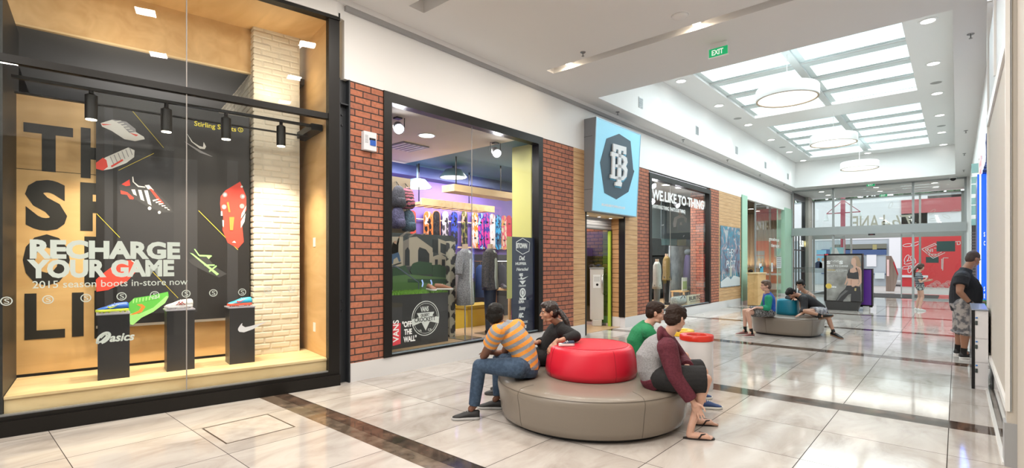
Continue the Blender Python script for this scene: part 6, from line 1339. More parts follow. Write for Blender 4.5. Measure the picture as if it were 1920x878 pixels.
for z in (.45, 1.55): mb = MB(); mb.box((xk, yA - .003, zb + z), (-5.65, yA + .002, zb + z + .006)); obj('casing_joint', mb, BLACK, sb)
sp_ = [FSI.px(x, y, .007) for x, y in ((1160.5, 251), (1182, 265), (1187, 318), (1189, 321), (1178, 360), (1155.5, 374), (1133, 362), (1125, 305), (1137, 260))]
mb = MB(); mb.poly(sp_, FSI, .006, .012); obj('dark_octagon', mb, mat('sign_slate', (.045, .085, .12), .45), sb)
zs = Zp((1000, 200), 3.3775); bxp = lambda x0, y0, x1, y1: None
MWt = mat('monogram_white', (.80, .82, .84), .4)
def mono(dx, dy, m, w0, w1, name):
    mb = MB()
    def pl(pts): mb.poly([FSI.px(x + dx, y + dy, .012) for x, y in zs(pts)], FSI, w0, w1)
    pl([(497, 235), (580, 258), (580, 305), (562, 300), (562, 283), (548, 279), (548, 308), (530, 303), (530, 274), (516, 270), (516, 290), (497, 285)])
    pl([(530, 300), (548, 304), (548, 480), (553, 484), (549, 508), (509, 500), (511, 478), (524, 478), (526, 440)])
    pl([(486, 286), (500, 288), (510, 294), (508, 445), (520, 450), (520, 462), (480, 452), (481, 430), (490, 432), (492, 318), (484, 312)])
    pl([(510, 294), (560, 308), (583, 325), (588, 355), (578, 378), (588, 400), (582, 445), (560, 468), (515, 460), (512, 442), (552, 448), (564, 436), (568, 408), (556, 392), (512, 384), (512, 366), (556, 372), (566, 352), (558, 330), (510, 314)])
    obj(name, mb, m, sb)
mono(1.8, 3.0, mat('monogram_shadow_blue', (.10, .42, .62), .4), .012, .016, 'monogram_shade'); mono(0, 0, MWt, .018, .05, 'monogram')
obj('web_address', fitpx('BOARDERTOWN.CO.NZ', FSI, .010, 1128, 385.5, 1180, 4.2, bold=.05), MWt, sb)

# ceiling things
for k, (y, e) in enumerate(((12.1, 14), (17.55, 12), (22.9, 10))):
    lab = 'large round white pendant lamp under the skylight, ' + ['the nearest', 'the middle one', 'the farthest'][k] + ' of three'
    t = thing('pendant_lamp', lab, 'pendant lamp', (-2.75, y, 5.05), group='round pendant lamps under the skylights'); c = (-2.75, y, 5.05)
    obj('shade', MB().lathe([(.57, .03), (.60, .0), (.61, .01), (.61, .22), (.59, .25), (.1, .26)], c, 56), mat('pendant_white', (.74, .74, .73), .4), t, smooth=True, auto=40)
    obj('trim_ring', MB().ring([(.565, .0), (.60, -.004), (.60, .006), (.565, .01)], c, 56), mat('pendant_trim', (.55, .45, .33), .35), t)
    obj('diffuser', MB().lathe([(.01, .02), (.57, .02), (.57, .03), (.01, .03)], c, 48), E('pendant_glow', (1, .95, .86), 1.6), t)
    mb = MB(); mb.tube([(-2.75, y, 5.30), (-2.75, y, 6.02)], .006, 6); obj('cord', mb, WHITE, t)
def downlight(p, k, z, r, lab, grp, m=LAMPN):
    t = thing('downlight', lab, 'downlight', (p.x, p.y, z), group=grp)
    obj('rim', MB().ring([(r, -.012), (r + .035, -.010), (r + .035, .0), (r, .0)], (p.x, p.y, z), 24), WHITE, t); obj('lamp', MB().lathe([(.001, -.006), (r, -.006), (r, -.001), (.001, -.001)], (p.x, p.y, z), 24), m, t)
for k, (x, y) in enumerate(((1277, 152), (1348, 198), (1403, 234), (1446, 262), (1480, 285), (1506, 301))):
    downlight(onZ(x, y, 6.0), k, 6.0, .11, 'recessed downlight in the left margin of the skylight ceiling, ' + ['nearest', 'second nearest', 'third', 'fourth', 'second farthest', 'farthest'][k], 'downlights left of the skylight')
for k, (x, y) in enumerate(((1740, 39), (1750, 119), (1757, 175), (1762, 216), (1766, 248), (1769, 271))):
    downlight(onZ(x, y, 6.0), k, 6.0, .11, 'recessed downlight in the right margin of the skylight ceiling, ' + ['nearest', 'second nearest', 'third', 'fourth', 'second farthest', 'farthest'][k], 'downlights right of the skylight')
downlight(onZ(1627, 287, 6.0), 0, 6.0, .11, 'recessed downlight beyond the far end of the skylight', 'downlights at the end of the skylight')
# wall-washing beams of the left row on the recess wall
for k, yy in enumerate((11.6, 14.2, 16.8, 19.4, 22.0, 24.6)):
    l_ = bpy.data.lights.new('wall_washer', 'SPOT'); l_.energy = 26; l_.spot_size = 1.1; l_.spot_blend = .35; l_.shadow_soft_size = .03; l_.color = (1, .96, .88)
    o_ = bpy.data.objects.new('wall_washer', l_); COL.objects.link(o_); o_.location = (-5.25, yy, 5.97); o_.rotation_euler = (0, -.12, 0)
SPK = mat('speaker_grey', (.33, .33, .32), .7)
for k, (x, y) in enumerate(((1383, 222), (1467, 276), (1755, 155), (1765, 236))):
    p = onZ(x, y, 6.0); t = thing('ceiling_speaker', ['near', 'far', 'near', 'far'][k] + ' round grey ceiling speaker ' + ('left' if k < 2 else 'right') + ' of the skylight', 'speaker', (p.x, p.y, 6.0), group='ceiling speakers')
    obj('grille', MB().lathe([(.001, -.014), (.10, -.010), (.115, -.006), (.115, .0), (.001, .0)], (p.x, p.y, 6.0), 24), SPK, t); obj('rim', MB().ring([(.115, -.006), (.13, -.004), (.13, 0), (.115, 0)], (p.x, p.y, 6.0), 24), WHITE, t)
fr_ = FX(-5.45)
for k, (x, y) in enumerate(((1201, 193), (1307, 245), (1381, 282), (1435, 310), (1477, 331))):
    u, v = fr_.px(x, y); t = thing('wall_grille', 'small upright grey grille in the recess wall, ' + ['nearest', 'second', 'third', 'fourth', 'farthest'][k] + ' along it', 'vent', tuple(fr_.p(u, v)), group='grilles along the recess wall')
    mb = MB(); mb.box((u - .10, v - .12, .0), (u + .10, v + .12, .012), fr_); obj('frame', mb, mat('grille_frame', (.5, .52, .53), .4, .3), t)
    mb = MB()
    for q in range(7): mb.box((u - .085, v - .105 + .031 * q, .012), (u + .085, v - .09 + .031 * q, .018), fr_)
    obj('fins', mb, mat('grille_fin', (.22, .24, .25), .4, .3), t)
def sprinkler(p, z, lab, grp='ceiling sprinklers'):
    t = thing('sprinkler', lab, 'sprinkler', (p.x, p.y, z), group=grp)
    obj('flange', MB().ring([(.04, -.008), (.045, 0), (.012, 0)], (p.x, p.y, z), 14), mat('sprinkler_metal', (.25, .25, .25), .4, .6), t); mb = MB(); mb.tube([(p.x, p.y, z), (p.x, p.y, z - .06)], .008, 6); mb.lathe([(.022, -.065), (.022, -.06), (.001, -.06)], (p.x, p.y, z), 10); obj('head', mb, mat('sprinkler_metal', (.25, .25, .25), .4, .6), t)
for k, (x, y) in enumerate(((1093, 98), (1158, 210), (1281, 262), (1364, 300), (1425, 328), (1470, 346), (1820, 64), (1811, 245), (1808, 288), (1807, 319))):
    sprinkler(onZ(x, y, CZ), CZ, ['tiny sprinkler head beside the near ceiling slot', 'sprinkler head on the ceiling margin above the blue sign', 'sprinkler head on the left ceiling margin, second past the blue sign', 'sprinkler head on the left ceiling margin, third past the blue sign', 'sprinkler head on the left ceiling margin, fourth past the blue sign', 'farthest sprinkler head on the left ceiling margin', 'nearest sprinkler head on the right ceiling margin', 'second sprinkler head on the right ceiling margin', 'third sprinkler head on the right ceiling margin', 'farthest sprinkler head on the right ceiling margin'][k])
p = onZ(1275, 29, CZ); t = thing('smoke_detector', 'round white smoke detector on the near ceiling between the slots', 'smoke detector', (p.x, p.y, CZ)); obj('body', MB().lathe([(.02, -.04), (.07, -.038), (.10, -.02), (.115, 0), (.01, 0)], (p.x, p.y, CZ), 32), CEIL, t, smooth=True); obj('ring', MB().ring([(.115, -.004), (.125, 0), (.11, 0)], (p.x, p.y, CZ), 32), WHITE, t)
# slot lamps
for k, (x, y, fr2) in enumerate(((1069, 116, 7.165), (1308, 43, 7.165), (778, 6, 4.28), (700, 3, 4.28))):
    X_ = onY(x, y, fr2).x
    if k == 3: X_ = -3.6
    t = thing('slot_lamp', 'small warm lamp in the ceiling slot, ' + ['at its left end', 'over the middle of the far slot', 'at the left end of the near slot', 'in the near slot, right of another'][k], 'lamp', (X_, fr2 - .08, 4.95), group='lamps in the ceiling slots')
    kb('housing', (X_ - .06, fr2 - .15, 4.94), (X_ + .06, fr2 - .005, 5.0), WHITE, t); kb('lamp', (X_ - .05, fr2 - .15, 4.925), (X_ + .05, fr2 - .02, 4.94), E('slot_glow', (1, .82, .60), 25), t)
    area('slot_light', (X_, fr2 - .08, 4.92), (0, 0, 0), .1, .1, 5, (1, .82, .6))
# exit signs
def exit_sign(p0, wd, ht, lab, hang=0):
    t = thing('exit_sign', lab, 'exit sign', tuple(p0)); f = Fr(p0, (1, 0, 0))
    mb = MB(); mb.box((0, 0, -.025), (wd, ht, .0), f); obj('case', mb, WHITE, t); mb = MB(); mb.box((.012, .012, 0), (wd - .012, ht - .012, .006), f); obj('green_face', mb, mat('exit_green', (.0, .28, .10), .4, emit=(0, .45, .16), es=.55), t)
    obj('word', fit_text('EXIT', ht * .52, wd * .66, f, wd * .17, ht * .24, bold=.02, w=.008), mat('exit_white', (.9, .92, .9), .5, emit=(.9, 1, .9), es=.5), t)
    if hang: mb = MB(); mb.box((wd * .1, ht, -.02), (wd * .9, ht + hang, -.01), f); obj('mounting', mb, WHITE, t)
p = onZ(1328, 93, 4.80); f8_ = FY(p.y); a = f8_.px(1328, 111); b = f8_.px(1366, 101); exit_sign((a[0], p.y, a[1]), b[0] - a[0], f8_.px(1328, 93)[1] - a[1], 'green EXIT sign hanging from the near ceiling in front of the skylight', CZ - (f8_.px(1328, 93)[1]))
fx = FY(26.38); a = fx.px(1624.5, 350.5); b = fx.px(1641, 342); exit_sign((a[0], 26.38, a[1]), b[0] - a[0], b[1] - a[1], 'green EXIT sign over the entrance glass at the end of the hall', .05)
fx = FY(30.4); a = fx.px(1649, 370); b = fx.px(1664, 363.5); exit_sign((a[0], 30.4, a[1]), b[0] - a[0], b[1] - a[1], 'fainter green EXIT sign seen through the entrance glass', CZ - b[1])
p = onY(1787, 325, 26.3); t = thing('dome_camera', 'small black dome camera on the ceiling edge at the far right', 'security camera', (p.x, p.y, CZ)); mb = MB(); mb.ell((p.x, p.y, CZ - .07), (.09, .09, .08)); obj('dome', mb, KB, t, smooth=True); obj('collar', MB().ring([(.11, -.05), (.12, 0), (.10, 0)], (p.x, p.y, CZ), 24), WHITE, t)
p = onY(1634, 438, 26.3); t = thing('door_sensor', 'small black motion sensor under the entrance header', 'sensor', (p.x, 26.36, 2.70)); kb('body', (p.x - .12, 26.34, 2.68), (p.x + .12, 26.44, 2.75), KB, t, bevel=.01); kb('lens', (p.x - .05, 26.335, 2.69), (p.x + .05, 26.34, 2.72), mat('lens_dark', (.1, .02, .02), .1), t)
# payment box on the first brick pier
fw = FX(WX); a = fw.px(677, 286); b = fw.px(702, 248); u0, u1 = fw.px(677, 267)[0], fw.px(701, 267)[0]; z0_, z1_ = fw.px(689, 284)[1], fw.px(689, 249)[1]
t = thing('wall_terminal', 'small white wall box with a blue button on the first brick pier', 'wall box', tuple(fw.p(u0, z0_)))
mb = MB(); mb.box((u0, z0_, 0), (u1, z1_, .07), fw); obj('case', mb, mat('terminal_white', (.66, .68, .72), .4), t, bevel=.008); mb = MB(); mb.box((u0 + .09, z0_ + .07, .07), (u1 - .02, z0_ + .14, .078), fw); obj('blue_button', mb, mat('terminal_blue', (.02, .10, .45), .3), t); mb = MB(); mb.box((u0 + .08, z1_ - .11, .07), (u1 - .02, z1_ - .08, .073), fw); obj('display', mb, BLACK, t)
mb = MB()
for q in range(6): mb.box((u0 + .015, z1_ - .06 - .018 * q, .07), (u0 + .06, z1_ - .053 - .018 * q, .072), fw)
obj('speaker_slots', mb, mat('slot_grey', (.3, .3, .32), .5), t)

# advertising stand
Ya = 19.05; fa = FY(Ya); a = fa.px(1544, 583); b = fa.px(1617, 477); zt_ = fa.px(1580, 476)[1]
ux0, ux1 = fa.px(1545, 560)[0], fa.px(1617, 560)[0]
t = thing('advertising_stand', 'free-standing black advertising stand with a poster of a woman in sportswear', 'advertising stand', ((ux0 + ux1) / 2, Ya + .2, 0))
z0_ = fa.px(1580, 566)[1]
mb = MB(); mb.box((ux0, z0_, -.30), (ux1, zt_, 0), fa); obj('case', mb, BLACK, t)
mb = MB(); q = [(ux0 + .08, .004), (ux1 - .14, .004), (ux1 - .04, z0_), (ux0 + .02, z0_)]; mb.poly(q, fa, -.32, .02); obj('plinth', mb, mat('stand_plinth', (.03, .03, .03), .4), t)
pxs = lambda x, y: (1530 + x / 6.271, 460 + y / 6.271)
cm_ = mat('concrete_print', (.16, .16, .15), .35); tc = N(cm_, 'ShaderNodeTexCoord'); n = N(cm_, 'ShaderNodeTexNoise'); n.inputs['Scale'].default_value = 3; n.inputs['Detail'].default_value = 7; r = ramp(cm_, [(.35, (.15, .15, .14)), (.65, (.34, .34, .32))]); L(cm_, tc.outputs['Object'], n.inputs['Vector']); L(cm_, n.outputs['Fac'], r.inputs[0]); L(cm_, r.outputs[0], bs(cm_).inputs['Base Color'])
pu0, pv0 = fa.px(*pxs(125, 650)); pu1, pv1 = fa.px(*pxs(535, 118)); pv0 = fa.px(*pxs(330, 655))[1]; pv1 = fa.px(*pxs(330, 120))[1]
mb = MB(); mb.box((pu0, pv0, 0), (pu1, pv1, .006), fa); obj('poster_sheet', mb, cm_, t)
ps = obj('red_tag', (lambda m_: (m_.poly([fa.px(*pxs(x, y)) for x, y in ((105, 105), (143, 103), (143, 117), (105, 118))], fa, 0, .008), m_)[1])(MB()), RS, t)
SKN = mat('print_skin', (.52, .33, .25), .5); SKD = mat('print_skin_warm', (.38, .22, .16), .5); HRB = mat('print_hair_blonde', (.34, .23, .15), .6); LEG = mat('print_leggings', (.035, .035, .038), .4); LGH = mat('print_leggings_sheen', (.12, .12, .12), .4)
def fig(name, items):
    for i, (m_, pts) in enumerate(items):
        mb = MB(); mb.poly([fa.px(*pxs(x, y)) for x, y in pts], fa, .006, .009 + .0008 * i); obj(name, mb, m_, t)
fig('woman_print', [(HRB, [(425, 160), (440, 130), (475, 125), (505, 145), (520, 190), (530, 240), (515, 255), (485, 250), (470, 200), (430, 180)]),
    (SKN, [(418, 165), (430, 150), (460, 150), (472, 180), (470, 220), (475, 255), (445, 270), (435, 235), (420, 228), (412, 205)]),
    (SKN, [(440, 262), (475, 245), (520, 262), (537, 300), (537, 440), (515, 470), (490, 495), (430, 492), (425, 480), (470, 460), (500, 455), (512, 430), (500, 380), (370, 385), (370, 420), (345, 470), (335, 460), (358, 400), (365, 350), (395, 290)]),
    (SKN, [(372, 392), (500, 400), (505, 440), (470, 470), (360, 475), (375, 440)]), (SKD, [(410, 405), (420, 405), (418, 465), (408, 465)]), (SKD, [(470, 290), (500, 270), (520, 300), (515, 370), (490, 330)]),
    (LEG, [(385, 290), (398, 270), (400, 320), (440, 325), (490, 310), (465, 272), (478, 262), (500, 330), (505, 400), (440, 398), (370, 385), (365, 345)]),
    (LEG, [(360, 475), (470, 478), (520, 490), (530, 560), (530, 660), (410, 660), (415, 570), (380, 580), (310, 660), (232, 655), (290, 560), (345, 510)]),
    (LGH, [(345, 530), (380, 535), (300, 600), (260, 650), (245, 650), (280, 590)]), (cm_, [(408, 662), (413, 575), (385, 585), (318, 662)]), (mat('print_gold', (.40, .33, .15), .5), [(455, 505), (475, 505), (472, 540), (452, 535)]), (SKN, [(418, 470), (440, 455), (475, 455), (480, 470), (440, 490), (422, 488)])])
def ptxt(body, x0, y0, x1, hp, m_, bold=.02):
    a = fa.px(*pxs(x0, y0)); b = fa.px(*pxs(x1, y0)); c = fa.px(*pxs(x0, y0 - hp)); obj('poster_text', fit_text(body, c[1] - a[1], b[0] - a[0], fa, a[0], a[1], bold=bold, w=.009), m_, t)
PT = mat('poster_text_white', (.72, .74, .74), .5); PG = mat('poster_text_gold', (.62, .45, .08), .5)
ptxt('S***S', 128, 220, 385, 36, PT, .06); ptxt('ABOUT TO CHANGE', 128, 256, 385, 24, PT, .01); ptxt('THE NEW SKINS', 130, 298, 228, 13, PG, .01); ptxt('ARE JUST AROUND', 232, 298, 365, 11, PT, 0); ptxt('THE CORNER. BE READY.', 130, 312, 330, 9, PT, 0); ptxt('skins', 170, 498, 268, 24, PT, .04)
mb = MB(); c = fa.px(*pxs(150, 480)); ringpoly(mb, fa, c[0], c[1], 0.001, .085, .006, .010, 20); obj('gold_disc', mb, PG, t)
# purple banner stand behind
Yp = 19.7; fpv = FY(Yp); x0, x1 = fpv.px(1618, 560)[0], fpv.px(1634, 560)[0]; zt_ = fpv.px(1626, 506)[1]
t = thing('purple_board_stand', 'narrow purple board stand just behind the advertising stand', 'stand', ((x0 + x1) / 2, Yp, 0)); z0_ = .12
kb('board', (x0 - .5, Yp, z0_), (x1, Yp + .25, zt_), mat('purple_print', (.12, .03, .30), .3), t); kb('frame', (x0 - .5, Yp - .01, z0_ - .03), (x1 + .03, Yp, z0_ + .04), BLACK, t); kb('side_frame', (x1, Yp - .01, z0_), (x1 + .03, Yp + .26, zt_), BLACK, t)
kb('foot', (x1 - .22, Yp - .05, .002), (x1 - .06, Yp + .3, z0_), mat('foot_white', (.7, .7, .7), .4), t); kb('top_cap', (x0 - .5, Yp - .01, zt_), (x1 + .03, Yp + .26, zt_ + .03), BLACK, t)

# ================================================================== people
CR = Vector((math.cos(YAW), math.sin(YAW), 0)); CF = Vector((-math.sin(YAW), math.cos(YAW), 0)); UP = Vector((0, 0, 1))
def cv(r, d, z=0.0): return CR * r + CF * d + UP * z
def skin(name, c):
    m = mat(name, c, .5, bump=.05, bscale=140); bs(m).inputs['Subsurface Weight'].default_value = .12; bs(m).inputs['Subsurface Radius'].default_value = (.02, .008, .005); return m
def cloth(name, c, c2=None, sc=14, bump=.5):
    m = mat(name, c, .85); tc = N(m, 'ShaderNodeTexCoord')
    n = N(m, 'ShaderNodeTexNoise'); n.inputs['Scale'].default_value = 9; n.inputs['Detail'].default_value = 3; n.inputs['Distortion'].default_value = 1.5
    bp = N(m, 'ShaderNodeBump'); bp.inputs['Strength'].default_value = bump; bp.inputs['Distance'].default_value = .02
    L(m, tc.outputs['Object'], n.inputs['Vector']); L(m, n.outputs['Fac'], bp.inputs['Height']); L(m, bp.outputs[0], bs(m).inputs['Normal'])
    if c2:
        n2 = N(m, 'ShaderNodeTexNoise'); n2.inputs['Scale'].default_value = sc; n2.inputs['Detail'].default_value = 3; L(m, tc.outputs['Object'], n2.inputs['Vector'])
        r = ramp(m, [(.42, c), (.58, c2)]); L(m, n2.outputs['Fac'], r.inputs[0]); L(m, r.outputs[0], bs(m).inputs['Base Color'])
    return m
def striped(name, ca, cb, axis, period, duty=.5):
    m = cloth(name, ca); tc = N(m, 'ShaderNodeTexCoord'); d = N(m, 'ShaderNodeVectorMath', operation='DOT_PRODUCT'); d.inputs[1].default_value = Vector(axis).normalized()
    L(m, tc.outputs['Object'], d.inputs[0]); a = N(m, 'ShaderNodeMath', operation='ADD'); a.inputs[1].default_value = 20; L(m, d.outputs['Value'], a.inputs[0])
    q = N(m, 'ShaderNodeMath', operation='MODULO'); q.inputs[1].default_value = period; L(m, a.outputs[0], q.inputs[0]); g = N(m, 'ShaderNodeMath', operation='GREATER_THAN'); g.inputs[1].default_value = period * duty; L(m, q.outputs[0], g.inputs[0])
    x = N(m, 'ShaderNodeMix', data_type='RGBA'); x.inputs[6].default_value = (*ca, 1); x.inputs[7].default_value = (*cb, 1); L(m, g.outputs[0], x.inputs[0]); L(m, x.outputs[2], bs(m).inputs['Base Color']); return m

def rcone(mb, a, b, ra, rb, n=16):
    """tapered limb with rounded ends"""
    a = Vector(a); b = Vector(b); t = (b - a).normalized(); pts = []; rs = []
    for k in (0, .35, .7, .92): pts.append(a - t * ra * math.sqrt(max(0, 1 - k * k))); rs.append(max(ra * k, .0006))
    m_ = 4
    for i in range(m_ + 1): pts.append(a.lerp(b, i / m_)); rs.append(ra + (rb - ra) * i / m_)
    for k in (.92, .7, .35, 0): pts.append(b + t * rb * math.sqrt(max(0, 1 - k * k))); rs.append(max(rb * k, .0006))
    ref = t.orthogonal().normalized(); o2 = t.cross(ref); rings = [[p + (ref * math.cos(2 * PI * i / n) + o2 * math.sin(2 * PI * i / n)) * r for i in range(n)] for p, r in zip(pts, rs)]
    return mb.ring_loft(rings)
def eloft(mb, secs, n=24):
    """secs: (centre, side vector, half width, half depth); depth along tangent x side"""
    rings = []
    for k, (c, s_, a, b) in enumerate(secs):
        t = (Vector(secs[min(k + 1, len(secs) - 1)][0]) - Vector(secs[max(k - 1, 0)][0])).normalized(); s_ = Vector(s_); s_ = (s_ - t * s_.dot(t)).normalized(); d = t.cross(s_)
        rings.append([Vector(c) + s_ * a * math.cos(2 * PI * i / n) + d * b * math.sin(2 * PI * i / n) for i in range(n)])
    return mb.ring_loft(rings)
def remesh(o, vox, sm=6, disp=0):
    r = o.modifiers.new('remesh', 'REMESH'); r.mode = 'VOXEL'; r.voxel_size = vox; r.use_smooth_shade = True
    s_ = o.modifiers.new('smooth', 'SMOOTH'); s_.factor = .5; s_.iterations = sm
    if disp:
        tx = bpy.data.textures.get('hair_clouds') or bpy.data.textures.new('hair_clouds', 'CLOUDS'); tx.noise_scale = .018; tx.noise_depth = 2
        d = o.modifiers.new('tufts', 'DISPLACE'); d.texture = tx; d.strength = disp; d.mid_level = .5
    return o
def basis(f, u): 
    f = Vector(f).normalized(); u = Vector(u); u = (u - f * u.dot(f)).normalized(); return f, u, u.cross(f)      # face, up, left
def hand(mb, w_, d, n_, thumb, sc=1.0, curl=.5, spread=1.0):
    """w_ wrist, d towards fingers, n_ palm normal (fingers curl towards it), thumb side vector"""
    d = Vector(d).normalized(); n_ = Vector(n_); n_ = (n_ - d * n_.dot(d)).normalized(); s_ = d.cross(n_)
    if s_.dot(Vector(thumb)) < 0: s_ = -s_
    w_ = Vector(w_)
    M_ = Matrix((s_, d, n_)).transposed()
    mb.ell(w_ + d * .050 * sc, (.040 * sc, .052 * sc, .016 * sc), M_, 16, 10); mb.ell(w_ + d * .072 * sc - s_ * .004, (.040 * sc, .026 * sc, .014 * sc), M_, 16, 10); rcone(mb, w_ - d * .02, w_ + d * .03 * sc, .024 * sc, .026 * sc, 12)
    for k, (off, ln) in enumerate(((.030, .070), (.010, .079), (-.011, .074), (-.031, .058))):
        p = w_ + d * (.088 - .004 * abs(k - 1.2)) * sc + s_ * off * sc; dd = (d + s_ * off * 3 * spread).normalized(); r = (.0088, .0090, .0086, .0076)[k] * sc
        for j, fr_ in enumerate((.45, .32, .25)):
            a = curl * (.35 + .45 * j); v = (dd * math.cos(a) + n_ * math.sin(a)).normalized(); q = p + v * ln * fr_ * sc; rcone(mb, p, q, r, r * .92, 10); p = q; r *= .92
    p = w_ + d * .022 * sc + s_ * .026 * sc; v = (d * .6 + s_ * .75 + n_ * .25).normalized(); q = p + v * .040 * sc; rcone(mb, p, q, .0125 * sc, .0105 * sc, 10)
    v = (d * .85 + s_ * .35 + n_ * .4).normalized(); q2 = q + v * .032 * sc; rcone(mb, q, q2, .0105 * sc, .009 * sc, 10); v = (d * .9 + n_ * .45).normalized(); rcone(mb, q2, q2 + v * .024 * sc, .009 * sc, .0075 * sc, 10)

def figure(label, J, f, u, sk, vox=.006, hs=1.0, w=1.0, hair=None, hairm=None, top=None, bottom=None, shoes=None, hands=None, feetdir=None, extra=None, belly=0, lim=1.0, base=None, name='person', neckr=.052):
    """J: joints in world metres (pel, mid, chest, neck, head; shL/shR, elL/elR, wrL/wrR; hipL/hipR, knL/knR, anL/anR)"""
    base = base or Vector((J['pel'].x, J['pel'].y, 0))
    t = thing(name, label, 'person', tuple(base))
    f, u, s_ = basis(f, u); c = J['head']; sh = (J['shL'] - J['shR']).normalized(); hp = (J['hipL'] - J['hipR']).normalized()
    # ---- body, one continuous surface
    mb = MB()
    def torso(mb, e=0.0, z0=0, z1=5, hemdrop=0.0):
        md = J['mid']; ms = (sh + hp).normalized(); pel, ch, nk = J['pel'], J['chest'], J['neck']
        secs = [(pel + (pel - md).normalized() * (.07 + hemdrop), hp, (.135 * w + e) * (1.0), .10 * w + e + belly * .3), (pel, hp, .155 * w + e, .115 * w + e + belly * .6), (pel.lerp(md, .6), hp, .142 * w + e, .108 * w + e + belly), (md.lerp(ch, .15), ms, .145 * w + e, .108 * w + e + belly * .9),
                (md.lerp(ch, .6), sh, .158 * w + e, .112 * w + e + belly * .3), (ch - (ch - md).normalized() * .03, sh, .16 * w + e, .10 * w + e), (ch + (nk - ch) * .25, sh, .125 * w + e, .078 * w + e), (ch + (nk - ch) * .7, sh, .075 * w + e, .062 + e), (nk, sh, neckr + .008 + e * .6, neckr + .008 + e * .6)]
        return eloft(mb, secs)
    torso(mb)
    hb = c - u * .075 * hs - f * .012 * hs; rcone(mb, J['neck'] - (J['head'] - J['neck']).normalized() * .03, hb, neckr * 1.02, neckr * .95 * hs)
    B3 = Matrix((s_, f, u)).transposed()
    def E_(o, r): mb.ell(c + s_ * o[0] * hs + f * o[1] * hs + u * o[2] * hs, (r[0] * hs, r[1] * hs, r[2] * hs), B3, 22, 14)
    E_((0, -.008, .025), (.074, .094, .088)); E_((0, .028, -.025), (.062, .060, .075)); E_((0, .032, -.062), (.050, .050, .048)); E_((0, .066, -.098), (.022, .018, .018))
    for q in (-1, 1):
        E_((.040 * q, .052, -.030), (.024, .026, .024)); E_((.078 * q, -.012, -.012), (.008, .020, .032)); E_((.084 * q, -.018, -.002), (.006, .012, .018)); E_((.034 * q, .020, -.088), (.022, .034, .018)); E_((.011 * q, .100, -.036), (.008, .009, .007))
        E_((.030 * q, .076, .024), (.024, .010, .008))
    K3 = lambda a, b, cc: c + s_ * a * hs + f * b * hs + u * cc * hs
    rcone(mb, K3(0, .086, .010), K3(0, .109, -.028), .0075 * hs, .0115 * hs, 10); E_((0, .088, -.062), (.024, .012, .014))
    A = lim
    for L_ in 'LR':
        s0, e0, w0 = J['sh' + L_], J['el' + L_], J['wr' + L_]
        rcone(mb, s0, s0.lerp(e0, .45), .056 * A * w ** .5, .047 * A * w ** .5); rcone(mb, s0.lerp(e0, .45), e0, .047 * A * w ** .5, .038 * A); rcone(mb, J['chest'].lerp(s0, .35), s0, .07 * A, .056 * A)
        rcone(mb, e0, e0.lerp(w0, .3), .039 * A, .040 * A); rcone(mb, e0.lerp(w0, .3), w0, .040 * A, .025 * A)
        h0, k0, a0 = J['hip' + L_], J['kn' + L_], J['an' + L_]
        rcone(mb, h0, h0.lerp(k0, .5), .088 * A, .072 * A); rcone(mb, h0.lerp(k0, .5), k0, .072 * A, .053 * A)
        back = (h0.lerp(a0, .5) - k0); back = back.normalized() if back.length > .03 else -f
        cm = k0.lerp(a0, .32) + back * .012; rcone(mb, k0, cm, .052 * A, .054 * A); rcone(mb, cm, k0.lerp(a0, .7), .054 * A, .040 * A); rcone(mb, k0.lerp(a0, .7), a0, .040 * A, .031 * A)
        fd = Vector(feetdir[L_]).normalized(); heel = a0 - UP * .05
        if shoes and shoes.get('kind') == 'flip':
            fl = Vector((heel.x, heel.y, .035)); rcone(mb, a0, fl - fd * .02, .032, .030, 12); rcone(mb, fl - fd * .01, fl + fd * .12 - UP * .004, .030, .026, 12); sd_ = fd.cross(UP)
            for q in (-1, 1): rcone(mb, fl + sd_ * .012 * q, fl + fd * .13 + sd_ * .020 * q - UP * .010, .026, .020, 12)
            for q, (o_, l_, r_) in enumerate(((-.032, .175, .0125), (-.013, .178, .0095), (.003, .172, .0090), (.018, .163, .0085), (.031, .152, .008))):
                o2 = o_ * (1 if L_ == 'R' else -1); rcone(mb, fl + fd * .13 + sd_ * o2 * .8 - UP * .014, fl + fd * l_ + sd_ * o2 - UP * .020, r_ * 1.1, r_, 8)
        else: rcone(mb, a0, a0 - UP * .03 + fd * .03, .032 * A, .032 * A)
        hd = (hands or {}).get(L_)
        if hd: hand(mb, w0 + (w0 - e0).normalized() * .015, hd[0], hd[1], hd[2], sc=hs * .98, curl=hd[3])
    remesh(obj('body', mb, sk, t, smooth=True), vox)
    # ---- face
    mb = MB()
    def face(nm, col, its, m_=None):
        b = MB()
        for o, r in its: b.ell(c + s_ * o[0] * hs + f * o[1] * hs + u * o[2] * hs, (r[0] * hs, r[1] * hs, r[2] * hs), B3, 14, 8)
        return obj(nm, b, m_ or mat('face_' + nm, col, .35), t, smooth=True)
    for q in (-1, 1):
        e = face('eye', (.75, .74, .72), [((.031 * q, .076, .004), (.013, .009, .0062))])
        b = MB(); b.ell(K3(.031 * q, .085, .004), (.0062 * hs, .0035 * hs, .0058 * hs), B3, 12, 8); obj('iris', b, mat('iris_dark', (.02, .012, .01), .2), e, smooth=True)
        b = MB(); b.tube([K3(.014 * q, .091, .019), K3(.032 * q, .089, .027), K3(.050 * q, .074, .019)], .0035 * hs, 6); obj('eyebrow', b, hairm, t)
    b = MB(); b.ell(K3(0, .0965, -.057), (.021 * hs, .006 * hs, .0045 * hs), B3, 14, 8); b.ell(K3(0, .0955, -.0655), (.019 * hs, .006 * hs, .005 * hs), B3, 14, 8); obj('lips', b, mat('lips_' + sk.name, tuple(min(1, q * z_) for q, z_ in zip(bs(sk).inputs['Base Color'].default_value[:3], (1.0, .6, .6))), .4), t, smooth=True)
    # ---- hair
    mb = MB()
